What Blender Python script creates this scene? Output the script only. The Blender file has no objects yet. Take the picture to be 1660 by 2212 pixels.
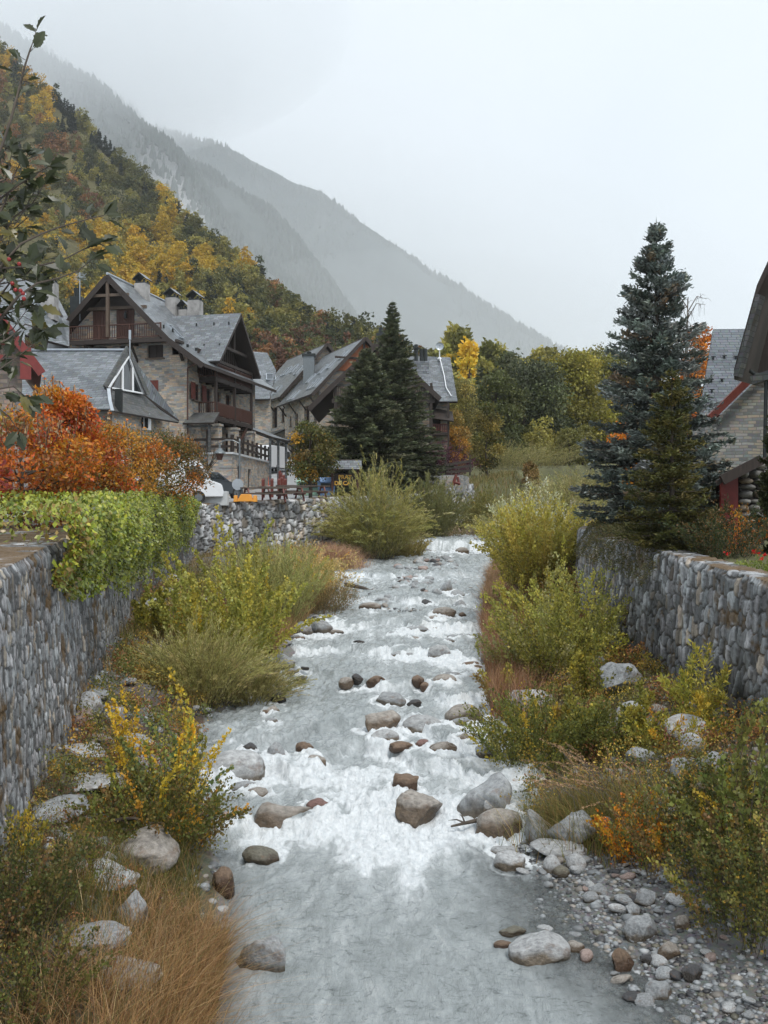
import bpy, bmesh, math, random
import numpy as np
from mathutils import Vector, Matrix, noise as mnoise

sc = bpy.context.scene
COL = sc.collection
R = math.radians
# ------------------------------------------------------------------ camera
F, CX, CY = 2150.0, 830.0, 1106.0            # survey frame of the photo (1660 x 2212), level camera at the origin
cam_d = bpy.data.cameras.new('camera'); cam = bpy.data.objects.new('camera', cam_d); COL.objects.link(cam)
cam.location = (0, 0, 0); cam.rotation_euler = (R(90), 0, 0)
cam_d.sensor_width = 36; cam_d.lens = 36 * F / 2212; cam_d.clip_start = 0.1; cam_d.clip_end = 20000
sc.camera = cam
# ------------------------------------------------------------------ world, sun, exposure
w = bpy.data.worlds.new('World'); sc.world = w; w.use_nodes = True
nt = w.node_tree; nt.nodes.clear()
def N(nt, t, **k):
    n = nt.nodes.new(t)
    for a, b in k.items():
        if a.startswith('i_'):
            n.inputs[a[2:].replace('_', ' ')].default_value = b
        else: setattr(n, a, b)
    return n
SUN_EL, SUN_AZ = R(58), R(155)
sky = N(nt, 'ShaderNodeTexSky', sky_type='NISHITA', sun_disc=False, sun_elevation=SUN_EL, sun_rotation=SUN_AZ)
hs = N(nt, 'ShaderNodeHueSaturation', i_Saturation=0.15)
nt.links.new(sky.outputs[0], hs.inputs['Color'])
tc = N(nt, 'ShaderNodeTexCoord')
nz = N(nt, 'ShaderNodeTexNoise', i_Scale=1.6, i_Detail=5, i_Roughness=0.5)
nt.links.new(tc.outputs['Generated'], nz.inputs['Vector'])
cr = N(nt, 'ShaderNodeValToRGB')
cr.color_ramp.elements[0].position = 0.3; cr.color_ramp.elements[0].color = (5.2, 5.85, 6.45, 1)
cr.color_ramp.elements[1].position = 0.7; cr.color_ramp.elements[1].color = (6.8, 7.3, 7.8, 1)
nt.links.new(nz.outputs['Fac'], cr.inputs[0])
mx = N(nt, 'ShaderNodeMix', data_type='RGBA'); mx.inputs[0].default_value = 0.9
nt.links.new(hs.outputs[0], mx.inputs[6]); nt.links.new(cr.outputs[0], mx.inputs[7])
bg = N(nt, 'ShaderNodeBackground'); bg.inputs['Strength'].default_value = 0.11
nt.links.new(mx.outputs[2], bg.inputs['Color'])
wo = N(nt, 'ShaderNodeOutputWorld'); nt.links.new(bg.outputs[0], wo.inputs[0])
sd = bpy.data.lights.new('sun', 'SUN'); sd.energy = 1.5; sd.angle = R(16); sd.color = (1, .96, .9)
so = bpy.data.objects.new('sun', sd); COL.objects.link(so)
so.rotation_euler = (R(90) - SUN_EL, 0, R(180) - SUN_AZ)     # high, from behind and to the right, diffused by cloud
sc.view_settings.view_transform = 'Standard'; sc.view_settings.look = 'None'; sc.view_settings.gamma = 1
sc.view_settings.exposure = 0.52
sc.cycles.max_bounces = 10; sc.cycles.diffuse_bounces = 2; sc.cycles.glossy_bounces = 2
sc.cycles.transmission_bounces = 2; sc.cycles.transparent_max_bounces = 6; sc.cycles.volume_bounces = 8
sc.cycles.use_denoising = True; sc.cycles.sample_clamp_indirect = 4

# ------------------------------------------------------------------ helpers
def P(px, py, D): return np.array([(px - CX) / F * D, D, (CY - py) / F * D])
def lin(c): return tuple(((x / 255 + .055) / 1.055) ** 2.4 if x > 10 else x / 255 / 12.92 for x in c)
def tag(o, label=None, cat=None, group=None, kind=None):
    if label: o['label'] = label
    if cat: o['category'] = cat
    if group: o['group'] = group
    if kind: o['kind'] = kind
    return o
def thing(name, label, cat, loc=(0, 0, 0), rz=0, group=None):
    o = bpy.data.objects.new(name, None); COL.objects.link(o); o.empty_display_size = .2
    o.location = [float(v) for v in loc]; o.rotation_euler = (0, 0, rz)
    return tag(o, label, cat, group)
def link(name, me, parent=None, loc=None):
    o = bpy.data.objects.new(name, me); COL.objects.link(o)
    if parent: o.parent = parent
    if loc is not None: o.location = [float(v) for v in loc]
    return o
def copy_tree(o, parent=None):
    c = o.copy(); COL.objects.link(c); c.parent = parent
    for ch in list(o.children): copy_tree(ch, c)
    return c

# value noise in numpy
def _h(i, j, k, s):
    n = (i * 374761393 + j * 668265263 + k * 2147483647 // 7 + s * 1274126177) & 0xffffffff
    n = ((n ^ (n >> 13)) * 1274126177) & 0xffffffff
    n = (n ^ (n >> 16)) & 0xffffffff
    return n / 4294967295.0
def vn(x, y, z=0.0, s=0):
    x, y, z = np.broadcast_arrays(np.asarray(x, float), np.asarray(y, float), np.asarray(z, float))
    i, j, k = np.floor(x).astype(np.int64), np.floor(y).astype(np.int64), np.floor(z).astype(np.int64)
    fx, fy, fz = x - i, y - j, z - k
    fx, fy, fz = [f * f * (3 - 2 * f) for f in (fx, fy, fz)]
    r = 0
    for a in (0, 1):
        for b in (0, 1):
            for c in (0, 1):
                r = r + _h(i + a, j + b, k + c, s) * (fx if a else 1 - fx) * (fy if b else 1 - fy) * (fz if c else 1 - fz)
    return r * 2 - 1
def fbm(x, y, z=0.0, s=0, o=4, g=.5):
    r, a, t = 0, 1., 0
    for q in range(o):
        r = r + a * vn(np.asarray(x) * 2 ** q, np.asarray(y) * 2 ** q, np.asarray(z) * 2 ** q, s + q); t += a; a *= g
    return r / t
def sm(t, a=0., b=1.):
    t = np.clip((np.asarray(t, float) - a) / (b - a), 0, 1); return t * t * (3 - 2 * t)

def mesh_np(name, V, Fq, cols=None, mats=(), smooth=False, midx=None, uv=None, attrs=None):
    V = np.asarray(V, dtype=np.float32); Fq = np.asarray(Fq, dtype=np.int32)
    me = bpy.data.meshes.new(name)
    k = Fq.shape[1]
    me.vertices.add(len(V)); me.vertices.foreach_set('co', V.ravel())
    me.loops.add(Fq.size); me.loops.foreach_set('vertex_index', Fq.ravel())
    me.polygons.add(len(Fq)); me.polygons.foreach_set('loop_start', np.arange(0, Fq.size, k, dtype=np.int32))
    me.polygons.foreach_set('loop_total', np.full(len(Fq), k, dtype=np.int32))
    if smooth: me.polygons.foreach_set('use_smooth', np.ones(len(Fq), dtype=bool))
    if midx is not None: me.polygons.foreach_set('material_index', np.asarray(midx, dtype=np.int32))
    if cols is not None:
        c = np.ones((len(V), 4), dtype=np.float32); c[:, :3] = cols
        at = me.color_attributes.new('Col', 'FLOAT_COLOR', 'POINT'); at.data.foreach_set('color', c.ravel())
    for an, av in (attrs or {}).items():
        at = me.attributes.new(an, 'FLOAT', 'POINT'); at.data.foreach_set('value', np.asarray(av, dtype=np.float32).ravel())
    for m in mats: me.materials.append(m)
    me.update(calc_edges=True); me.validate()
    return me
def grid_faces(nr, nc):
    i = np.arange((nr - 1) * (nc - 1)); r, c = i // (nc - 1), i % (nc - 1)
    a = r * nc + c
    return np.stack([a, a + 1, a + nc + 1, a + nc], 1)

class MB:
    """collects polygons of one part; auto UVs in metres along each face"""
    def __init__(s): s.v = []; s.f = []; s.m = []
    def poly(s, pts, m=0):
        b = len(s.v); s.v += [tuple(float(q) for q in p) for p in pts]; s.f.append(tuple(range(b, b + len(pts)))); s.m.append(m)
    def box(s, x0, y0, z0, x1, y1, z1, m=0):
        x0, x1 = min(x0, x1), max(x0, x1); y0, y1 = min(y0, y1), max(y0, y1); z0, z1 = min(z0, z1), max(z0, z1)
        s.hexa([(x0, y0, z0), (x1, y0, z0), (x1, y1, z0), (x0, y1, z0)], [(x0, y0, z1), (x1, y0, z1), (x1, y1, z1), (x0, y1, z1)], m)
    def hexa(s, lo, hi, m=0, mtop=None):
        n = len(lo)
        s.poly(lo[::-1], m); s.poly(hi, m if mtop is None else mtop)
        for i in range(n):
            j = (i + 1) % n; s.poly([lo[i], lo[j], hi[j], hi[i]], m)
    def slab(s, pts, th, m=0, mside=None):
        """panel: pts is the top face (ccw seen from above); thickness goes down along the normal"""
        q = [Vector(p) for p in pts]
        n = (q[1] - q[0]).cross(q[-1] - q[0]).normalized()
        lo = [p - n * th for p in q]
        ms = m if mside is None else mside
        s.poly(q, m); s.poly(lo[::-1], ms)
        for i in range(len(q)):
            j = (i + 1) % len(q); s.poly([q[i], lo[i], lo[j], q[j]][::1], ms)
    def beam(s, p, q, w, h, m=0, up=(0, 0, 1)):
        p, q = Vector([float(a) for a in p]), Vector([float(a) for a in q]); d = (q - p).normalized(); u = Vector(up)
        if abs(d.dot(u)) > .95: u = Vector((0, 1, 0))
        x = d.cross(u).normalized() * w / 2; y = x.cross(d).normalized() * h / 2
        s.hexa([p - x - y, p + x - y, p + x + y, p - x + y], [q - x - y, q + x - y, q + x + y, q - x + y], m)
    def cyl(s, p, q, r0, r1=None, n=10, m=0):
        p, q = Vector([float(a) for a in p]), Vector([float(a) for a in q]); r1 = r0 if r1 is None else r1
        d = (q - p).normalized(); u = Vector((0, 0, 1)) if abs(d.z) < .9 else Vector((0, 1, 0))
        x = d.cross(u).normalized(); y = d.cross(x)
        ring = lambda c, r: [c + x * math.cos(a) * r + y * math.sin(a) * r for a in [6.28319 * i / n for i in range(n)]]
        s.hexa(ring(p, r0), ring(q, max(r1, .001)), m)
    def wall(s, p, q, z0, z1, holes=(), t=.25, m=0, mr=None):
        """vertical wall from p to q (2D), outside is to the RIGHT of p->q; holes (u0,z0,u1,z1) get reveals of depth t"""
        p, q = Vector(p), Vector(q); L = (q - p).length; d = (q - p) / L; n = Vector((-d.y, d.x))   # inward
        pt = lambda u, z, k=0: (p.x + d.x * u + n.x * k, p.y + d.y * u + n.y * k, z)
        us = sorted({0, L} | {h[0] for h in holes} | {h[2] for h in holes}); zs = sorted({z0, z1} | {h[1] for h in holes} | {h[3] for h in holes})
        for a, b in zip(us, us[1:]):
            for c, e in zip(zs, zs[1:]):
                um, zm = (a + b) / 2, (c + e) / 2
                if any(h[0] < um < h[2] and h[1] < zm < h[3] for h in holes): continue
                s.poly([pt(a, c), pt(b, c), pt(b, e), pt(a, e)], m)
        for (a, c, b, e) in holes:
            k = m if mr is None else mr
            s.poly([pt(a, c), pt(a, e), pt(a, e, t), pt(a, c, t)][::-1], k); s.poly([pt(b, c), pt(b, c, t), pt(b, e, t), pt(b, e)][::-1], k)
            s.poly([pt(a, e), pt(b, e), pt(b, e, t), pt(a, e, t)][::-1], k); s.poly([pt(a, c), pt(a, c, t), pt(b, c, t), pt(b, c)][::-1], k)
    def build(s, name, mats, parent=None, smooth=False, bevel=0, loc=None):
        me = bpy.data.meshes.new(name); me.from_pydata(s.v, [], s.f)
        if not isinstance(mats, (list, tuple)): mats = [mats]
        for m in mats: me.materials.append(m)
        me.polygons.foreach_set('material_index', s.m)
        if smooth: me.polygons.foreach_set('use_smooth', [True] * len(s.f))
        uv = me.uv_layers.new(name='UVMap'); me.update()
        buf = np.zeros((len(me.loops), 2), dtype=np.float32)
        for p in me.polygons:
            n = p.normal
            t = Vector((-n.y, n.x, 0)) if abs(n.z) < .98 else Vector((1, 0, 0))
            if t.length < 1e-4: t = Vector((1, 0, 0))
            t.normalize(); b = n.cross(t)
            for li in p.loop_indices:
                c = me.vertices[me.loops[li].vertex_index].co
                buf[li] = (c.dot(t), c.dot(b))
        uv.data.foreach_set('uv', buf.ravel())
        o = link(name, me, parent, loc)
        if bevel:
            bm = bmesh.new(); bm.from_mesh(me); bmesh.ops.remove_doubles(bm, verts=bm.verts, dist=1e-4)
            bmesh.ops.bevel(bm, geom=bm.edges[:], offset=bevel, segments=2, affect='EDGES', profile=.6); bm.to_mesh(me); bm.free()
        return o

# ------------------------------------------------------------------ materials
def mat(name):
    m = bpy.data.materials.new(name); m.use_nodes = True; t = m.node_tree
    return m, t, t.nodes['Principled BSDF']
def ramp(t, fac, stops):
    r = N(t, 'ShaderNodeValToRGB'); e = r.color_ramp.elements
    while len(e) < len(stops): e.new(.5)
    for k, (p, c) in enumerate(stops): e[k].position = p; e[k].color = (*c, 1)
    t.links.new(fac, r.inputs[0]); return r
def mixc(t, f, a, b, mode='MIX'):
    n = N(t, 'ShaderNodeMix', data_type='RGBA', blend_type=mode)
    for s, v in ((0, f), (6, a), (7, b)):
        if isinstance(v, (int, float)): n.inputs[s].default_value = v
        elif isinstance(v, tuple): n.inputs[s].default_value = (*v, 1)
        else: t.links.new(v, n.inputs[s])
    return n.outputs[2]
def bump(t, b, h, strength=.5, dist=.02):
    n = N(t, 'ShaderNodeBump'); n.inputs['Strength'].default_value = strength; n.inputs['Distance'].default_value = dist
    t.links.new(h, n.inputs['Height']); t.links.new(n.outputs[0], b.inputs['Normal']); return n
def noise(t, scale, detail=4, rough=.5, vec=None):
    n = N(t, 'ShaderNodeTexNoise'); n.inputs['Scale'].default_value = scale; n.inputs['Detail'].default_value = detail; n.inputs['Roughness'].default_value = rough
    if vec is not None: t.links.new(vec, n.inputs['Vector'])
    return n
def plain(name, c, rough=.6, var=.15, scale=3, metal=0, spec=.5, coord='Object', bmp=0):
    m, t, b = mat(name); tcn = N(t, 'ShaderNodeTexCoord')
    n = noise(t, scale, 5, .6, tcn.outputs[coord])
    c2 = tuple(x * (1 - var) for x in c); c3 = tuple(min(1, x * (1 + var)) for x in c)
    r = ramp(t, n.outputs['Fac'], [(.3, c2), (.7, c3)])
    t.links.new(r.outputs[0], b.inputs['Base Color']); b.inputs['Roughness'].default_value = rough
    b.inputs['Metallic'].default_value = metal; b.inputs['Specular IOR Level'].default_value = spec
    if bmp: bump(t, b, n.outputs['Fac'], bmp)
    return m
def wood_mat(name, c, rough=.65):
    m, t, b = mat(name); uv = N(t, 'ShaderNodeTexCoord'); mp = N(t, 'ShaderNodeMapping'); mp.inputs['Scale'].default_value = (7, .8, 1)
    t.links.new(uv.outputs['UV'], mp.inputs[0]); n = noise(t, 3, 6, .65, mp.outputs[0])
    r = ramp(t, n.outputs['Fac'], [(.25, tuple(x * .55 for x in c)), (.55, c), (.8, tuple(x * 1.5 for x in c))])
    t.links.new(r.outputs[0], b.inputs['Base Color']); b.inputs['Roughness'].default_value = rough; bump(t, b, n.outputs['Fac'], .3, .01); return m
def brick_mat(name, cols, mortar, bw, bh, ms, rough, warp=.06, bmp=.6, spec=.4, stain=None, msmooth=.3):
    """coursed pieces: width, height and joint in metres, colours picked per piece"""
    m, t, b = mat(name); uv = N(t, 'ShaderNodeTexCoord')
    nw = noise(t, 1.7, 3, .5, uv.outputs['UV'])
    sub = N(t, 'ShaderNodeVectorMath', operation='SUBTRACT'); sub.inputs[1].default_value = (.5, .5, .5); t.links.new(nw.outputs['Color'], sub.inputs[0])
    scl = N(t, 'ShaderNodeVectorMath', operation='SCALE'); scl.inputs['Scale'].default_value = warp * 2; t.links.new(sub.outputs[0], scl.inputs[0])
    add = N(t, 'ShaderNodeVectorMath', operation='ADD'); t.links.new(uv.outputs['UV'], add.inputs[0]); t.links.new(scl.outputs[0], add.inputs[1])
    outs = []
    br = N(t, 'ShaderNodeTexBrick', offset=.5, offset_frequency=2, squash=1.4, squash_frequency=3)
    for k, v in (('Scale', 1), ('Mortar Size', ms), ('Mortar Smooth', msmooth), ('Brick Width', bw), ('Row Height', bh), ('Bias', 0)): br.inputs[k].default_value = v
    br.inputs['Color1'].default_value = (0, 0, 0, 1); br.inputs['Color2'].default_value = (1, 1, 1, 1); br.inputs['Mortar'].default_value = (.5, .5, .5, 1)
    t.links.new(add.outputs[0], br.inputs['Vector'])
    n = len(cols)
    r = ramp(t, br.outputs['Color'], [((k + .5) / n, c) for k, c in enumerate(cols)]); r.color_ramp.interpolation = 'CONSTANT'
    for k in range(n): r.color_ramp.elements[k].position = k / n
    n2 = noise(t, 9, 5, .6, uv.outputs['UV'])
    c = mixc(t, .55, r.outputs[0], n2.outputs['Color'], 'SOFT_LIGHT')
    hs = N(t, 'ShaderNodeHueSaturation'); hs.inputs['Saturation'].default_value = .85; t.links.new(c, hs.inputs['Color'])
    n3 = noise(t, .35, 4, .6, uv.outputs['UV']); r3 = ramp(t, n3.outputs['Fac'], [(.3, (.72, .72, .72)), (.7, (1.15, 1.15, 1.15))])
    c = mixc(t, 1., hs.outputs[0], r3.outputs[0], 'MULTIPLY')
    c = mixc(t, br.outputs['Fac'], c, mortar)
    if stain:
        n4 = noise(t, 1.1, 6, .7, uv.outputs['UV']); r4 = ramp(t, n4.outputs['Fac'], [(.52, (0, 0, 0)), (.7, (1, 1, 1))])
        c = mixc(t, r4.outputs[0], c, stain)
    t.links.new(c, b.inputs['Base Color']); b.inputs['Specular IOR Level'].default_value = spec
    rr = N(t, 'ShaderNodeMapRange'); rr.inputs['To Min'].default_value = rough - .12; rr.inputs['To Max'].default_value = rough + .12
    t.links.new(n3.outputs['Fac'], rr.inputs[0]); t.links.new(rr.outputs[0], b.inputs['Roughness'])
    inv = N(t, 'ShaderNodeMath', operation='SUBTRACT'); inv.inputs[0].default_value = 1; t.links.new(br.outputs['Fac'], inv.inputs[1])
    ad = N(t, 'ShaderNodeMath', operation='MULTIPLY_ADD'); ad.inputs[1].default_value = .4; t.links.new(n2.outputs['Fac'], ad.inputs[0]); t.links.new(inv.outputs[0], ad.inputs[2])
    bump(t, b, ad.outputs[0], bmp, .02)
    return m
def foliage_mat(name, rough=.5, trans=.3, spec=.35):
    m, t, b = mat(name); at = N(t, 'ShaderNodeAttribute', attribute_name='Col'); oi = N(t, 'ShaderNodeObjectInfo')
    c = mixc(t, 1., at.outputs['Color'], oi.outputs['Color'], 'MULTIPLY')
    t.links.new(c, b.inputs['Base Color']); b.inputs['Roughness'].default_value = rough; b.inputs['Specular IOR Level'].default_value = spec
    if trans:
        tr = N(t, 'ShaderNodeBsdfTranslucent'); t.links.new(c, tr.inputs['Color']); ms = N(t, 'ShaderNodeMixShader'); ms.inputs[0].default_value = trans
        t.links.new(b.outputs[0], ms.inputs[1]); t.links.new(tr.outputs[0], ms.inputs[2]); t.links.new(ms.outputs[0], t.nodes['Material Output'].inputs[0])
    return m
M = {}
M['leaf'] = foliage_mat('leaf'); M['needle'] = foliage_mat('needle', .6, .0, .25); M['waxleaf'] = foliage_mat('waxleaf', .32, .2, .5)
M['bark'] = plain('bark', (.07, .055, .042), .85, .4, 9, bmp=.5)
M['paletwig'] = plain('pale_twig', (.12, .10, .08), .8, .3, 9)
M['birch'] = plain('birch_bark', (.4, .38, .34), .7, .3, 6)
M['masonry'] = brick_mat('masonry', [(.42, .36, .28), (.50, .37, .25), (.31, .31, .30), (.54, .46, .36), (.24, .235, .225), (.45, .40, .34), (.55, .39, .25), (.33, .345, .345), (.42, .28, .19)], (.30, .285, .26), .36, .13, .012, .85, .13, stain=(.2, .19, .17))
M['masonry2'] = brick_mat('masonry_grey', [(.30, .31, .31), (.37, .33, .28), (.25, .265, .27), (.42, .41, .38), (.21, .215, .22), (.45, .37, .28), (.34, .355, .36)], (.20, .195, .185), .30, .105, .012, .85, .05)
M['masonry3'] = brick_mat('masonry_brown', [(.27, .20, .155), (.33, .23, .165), (.23, .215, .20), (.37, .29, .23), (.20, .165, .14)], (.18, .16, .14), .34, .17, .018, .85, .07)
M['slate'] = brick_mat('slate', [(.13, .15, .17), (.17, .19, .21), (.105, .12, .135), (.21, .23, .25), (.15, .165, .18), (.12, .13, .13)], (.035, .04, .045), .36, .19, .016, .34, .012, .45, .6)
M['slate_blue'] = brick_mat('slate_blue', [(.13, .15, .175), (.15, .175, .20), (.115, .135, .155), (.165, .19, .215)], (.05, .055, .065), .34, .15, .012, .68, .01, .6, .3)
M['slate_moss'] = brick_mat('slate_moss', [(.09, .095, .095), (.12, .12, .115), (.075, .08, .08), (.105, .11, .11)], (.03, .03, .03), .3, .15, .01, .6, .015, .5, .4, stain=(.06, .05, .025))
M['dark_wood'] = wood_mat('dark_wood', (.035, .024, .019)); M['brown_wood'] = wood_mat('brown_wood', (.075, .03, .02)); M['red_wood'] = wood_mat('red_wood', (.14, .028, .018), .5)
M['orange_wood'] = wood_mat('orange_wood', (.32, .10, .035)); M['beam_wood'] = wood_mat('beam_wood', (.12, .085, .06)); M['grey_wood'] = wood_mat('grey_wood', (.10, .075, .06))
M['red_paint'] = plain('red_paint', (.17, .02, .016), .45, .2, 4)
M['white_paint'] = plain('white_paint', (.72, .74, .76), .5, .08, 4); M['glass'] = plain('window_glass', (.015, .018, .02), .06, .2, 2, spec=.8)
M['skyglass'] = plain('roof_glass', (.05, .06, .07), .05, .2, 2, spec=1)
M['metal'] = plain('grey_metal', (.18, .2, .21), .45, .15, 6, .6); M['dark_metal'] = plain('dark_metal', (.03, .035, .035), .45, .2, 6, .5)
M['zinc'] = plain('zinc', (.42, .46, .5), .4, .1, 3, .5); M['render'] = plain('chimney_render', (.33, .32, .31), .85, .35, 1.8, bmp=.3)
M['concrete'] = plain('concrete', (.52, .54, .55), .7, .12, 2.2, bmp=.2)
# ------------------------------------------------------------------ the lie of the land (metres; camera on a bridge at the origin)
def tab(y, xs, ys): return np.interp(y, xs, ys)
STEPS = [14.6, 17.2, 19.6, 23.2, 27.6, 32.6, 38.7, 46.5]
_wy, _wz = [-5.], [-5.25 - .25]
_wy.append(13.0); _wz.append(-5.25 + .05 * 13.0 - .02)
for k, s_ in enumerate(STEPS):
    nxt = STEPS[k + 1] if k + 1 < len(STEPS) else 59.8
    zb, za = -5.25 + .05 * s_ - .10, -5.25 + .05 * s_ + .09
    _wy += [s_ - .12, s_ + .16]; _wz += [zb, za]
_wy += [59.75, 60.0, 80., 110., 400., 3000.]; _wz += [-2.35, -1.68, -1.35, -.2, 2, 2]
def water_z(y): return np.interp(y, _wy, _wz)
def XL(y): return tab(y, [0, 9.3, 11.3, 13.3, 15, 17.4, 20.5, 25, 28, 37.4, 46.7, 53.3, 62, 74, 90, 120], [-1.6, -1.56, -1.73, -2.15, -2.7, -3.2, -3.5, -3.0, -2.8, -2.1, -1.95, -.9, 2.6, 7.2, 14, 30])
def XR(y): return tab(y, [0, 8.5, 9.3, 10.25, 11.3, 12.6, 14.1, 16.1, 18.8, 22.5, 28, 37.4, 46.7, 56, 74, 90, 120], [3.3, 3.1, 2.8, 2.4, 1.95, 1.93, 1.55, 2.0, 2.05, 2.3, 2.75, 3.65, 5.0, 6.5, 10.8, 17.5, 33])
def WL(y): return tab(y, [0, 8, 12, 15, 21.5, 30, 40, 47, 49, 57, 64, 72, 76, 90, 120], [-3.2, -3.8, -4.6, -5.1, -6.1, -7.6, -8.7, -9.2, -9.4, -2.7, 1.1, 4.9, 6.7, 12, 28])
def WR(y): return tab(y, [0, 8, 14, 18, 22, 24, 27, 30, 40, 60, 90, 120], [7.3, 6.9, 6.5, 6.05, 5.75, 5.6, 5.6, 5.9, 8, 13, 24, 40])
def ZPL(y): return tab(y, [0, 12, 15, 25, 40, 49, 57, 64, 76, 100, 140, 200, 3000], [-.95, -.85, -.68, -.35, 0, .22, .68, .9, 1.95, 4.6, 7, 9, 9])
def ZPR(y): return tab(y, [0, 16, 23, 30, 45, 60, 80, 110, 140, 200, 3000], [-1.9, -1.3, -.85, -.65, -.5, .5, 1.7, 4.8, 7, 9, 9])
def ground_z(x, y, rough=True):
    x, y = np.broadcast_arrays(np.asarray(x, float), np.asarray(y, float))
    zw = water_z(y); xl, xr, wl, wr = XL(y), XR(y), WL(y), WR(y)
    tl = np.clip((xl - x) / np.maximum(xl - wl, .3), 0, 1); tr = np.clip((x - xr) / np.maximum(wr - xr, .3), 0, 1)
    near = 1 - sm(y, 27, 34); nearl = 1 - sm(y, 60, 74)
    n = (fbm(x * .9, y * .9, s=3, o=4) * .22 + fbm(x * .35, y * .35, s=9) * .18) if rough else 0
    bl = zw - .03 + (1.05 - .35 * sm(y, 25, 45)) * tl ** .75 + n * sm(tl, 0, .25)
    br = zw - .03 + (.9 * sm(tr, .12, 1) + .13 * sm(tr, 0, .2)) * near + n * sm(tr, .1, .4) * (.3 + .7 * near)
    # beyond the walls
    pl = ZPL(y) + (n * .15)
    pr = ZPR(y) + n * .25
    L = np.where(x < wl - .22, pl, np.where(y > 76, zw + (pl - zw) * sm(tl), bl))
    far_r = zw + (pr - zw) * sm((x - xr) / np.maximum(wr - xr, 3))
    Rr = np.where(x > wr + .22, pr, br * near + far_r * (1 - near))
    Rr = np.where((y > 31) & (x > wr), pr, Rr)
    d = np.minimum(x - xl, xr - x)
    bed = zw - .03 - .45 * sm(d, 0, 1.3) + (fbm(x * 1.3, y * 1.3, s=5) * .07 if rough else 0)
    return np.where(x < xl, L, np.where(x > xr, Rr, bed))
def hit(px, py, water=False, d0=6.0, d1=140.0):
    """distance at which the sight line through (px, py) meets the ground (or the water)"""
    D = np.geomspace(d0, d1, 5000); X = (px - CX) / F * D; Z = (CY - py) / F * D
    g = ground_z(X, D, False)
    if water: g = np.maximum(g, water_z(D))
    i = np.where(Z <= g)[0]
    return float(D[i[0]]) if len(i) else d1
def gz(x, y): return float(ground_z(x, y))

rows = np.concatenate([np.arange(2.5, 20, .16), np.arange(20, 50, .3), np.arange(50, 160, 1.0), np.geomspace(160, 3000, 30)])
cols_ = []
farL = -np.geomspace(.5, 900, 26)[::-1]; farR = np.geomspace(.5, 900, 26)
V = []
for y in rows:
    xl, xr, wl, wr = [float(f(y)) for f in (XL, XR, WL, WR)]
    if y > 31: wr = max(wr, xr + 3)
    V.append(np.concatenate([wl + farL, [wl - .3, wl - .12], np.linspace(wl + .02, xl, 44), np.linspace(xl, xr, 22)[1:], np.linspace(xr, wr - .02, 50)[1:], [wr + .12, wr + .3], wr + farR]))
GX = np.array(V); GY = np.repeat(rows[:, None], GX.shape[1], 1); GZ = ground_z(GX, GY)
nn = fbm(GX * 1.1, GY * 1.1, s=21, o=4); n2 = fbm(GX * .3, GY * .3, s=33, o=3)
dirt = np.array([.055, .042, .03]); grav = np.array([.17, .17, .165]); moss = np.array([.075, .075, .022]); lawn = np.array([.12, .12, .035]); pave = np.array([.20, .2, .2]); litter = np.array([.13, .06, .035])
a = sm(nn, -.2, .15)[..., None]; C = dirt * (1 - a) + grav * a
b_ = sm(n2 + nn * .6, .05, .3)[..., None]; C = C * (1 - b_ * .75) + moss * b_ * .75
d_ = sm(fbm(GX * 2.2, GY * 2.2, s=44), .2, .45)[..., None] * .55; C = C * (1 - d_) + litter * d_
inriv = ((GX > XL(GY) - .15) & (GX < XR(GY) + .1))[..., None]; C = np.where(inriv, np.array([.17, .165, .15]) * (1 + .25 * nn[..., None]), C)
gb = ((GX > XR(GY) - .1) & (GX < XR(GY) + 2.6) & (GY < 14.5))[..., None]; C = np.where(gb, grav * .8 * (1 + .2 * nn[..., None]), C)
up = (GX < WL(GY) - .2)[..., None] & (GY < 62)[..., None]; C = np.where(up, pave * (1 + .15 * nn[..., None]), C)
gr_ = (((GX < WL(GY) + 1) & (GY >= 62)) | ((GX > WR(GY) + .2)) | ((GY > 50) & ((GX < XL(GY) - 1) | (GX > XR(GY) + .5))))[..., None] & ~up
C = np.where(gr_, lawn * (1 + .35 * nn[..., None]), C)
m, t, b = mat('ground'); at = N(t, 'ShaderNodeAttribute', attribute_name='Col'); tcn = N(t, 'ShaderNodeTexCoord')
nz1 = noise(t, 14, 8, .7, tcn.outputs['Object']); c = mixc(t, .75, at.outputs['Color'], nz1.outputs['Color'], 'OVERLAY')
hs = N(t, 'ShaderNodeHueSaturation'); hs.inputs['Saturation'].default_value = .8; t.links.new(c, hs.inputs['Color'])
t.links.new(hs.outputs[0], b.inputs['Base Color']); b.inputs['Roughness'].default_value = .8; bump(t, b, nz1.outputs['Fac'], .7, .06); M['ground'] = m
nr, nc = GX.shape
me = mesh_np('ground', np.stack([GX, GY, GZ], -1).reshape(-1, 3), grid_faces(nr, nc), C.reshape(-1, 3), [M['ground']], True)
tag(link('ground', me), kind='structure')

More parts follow.
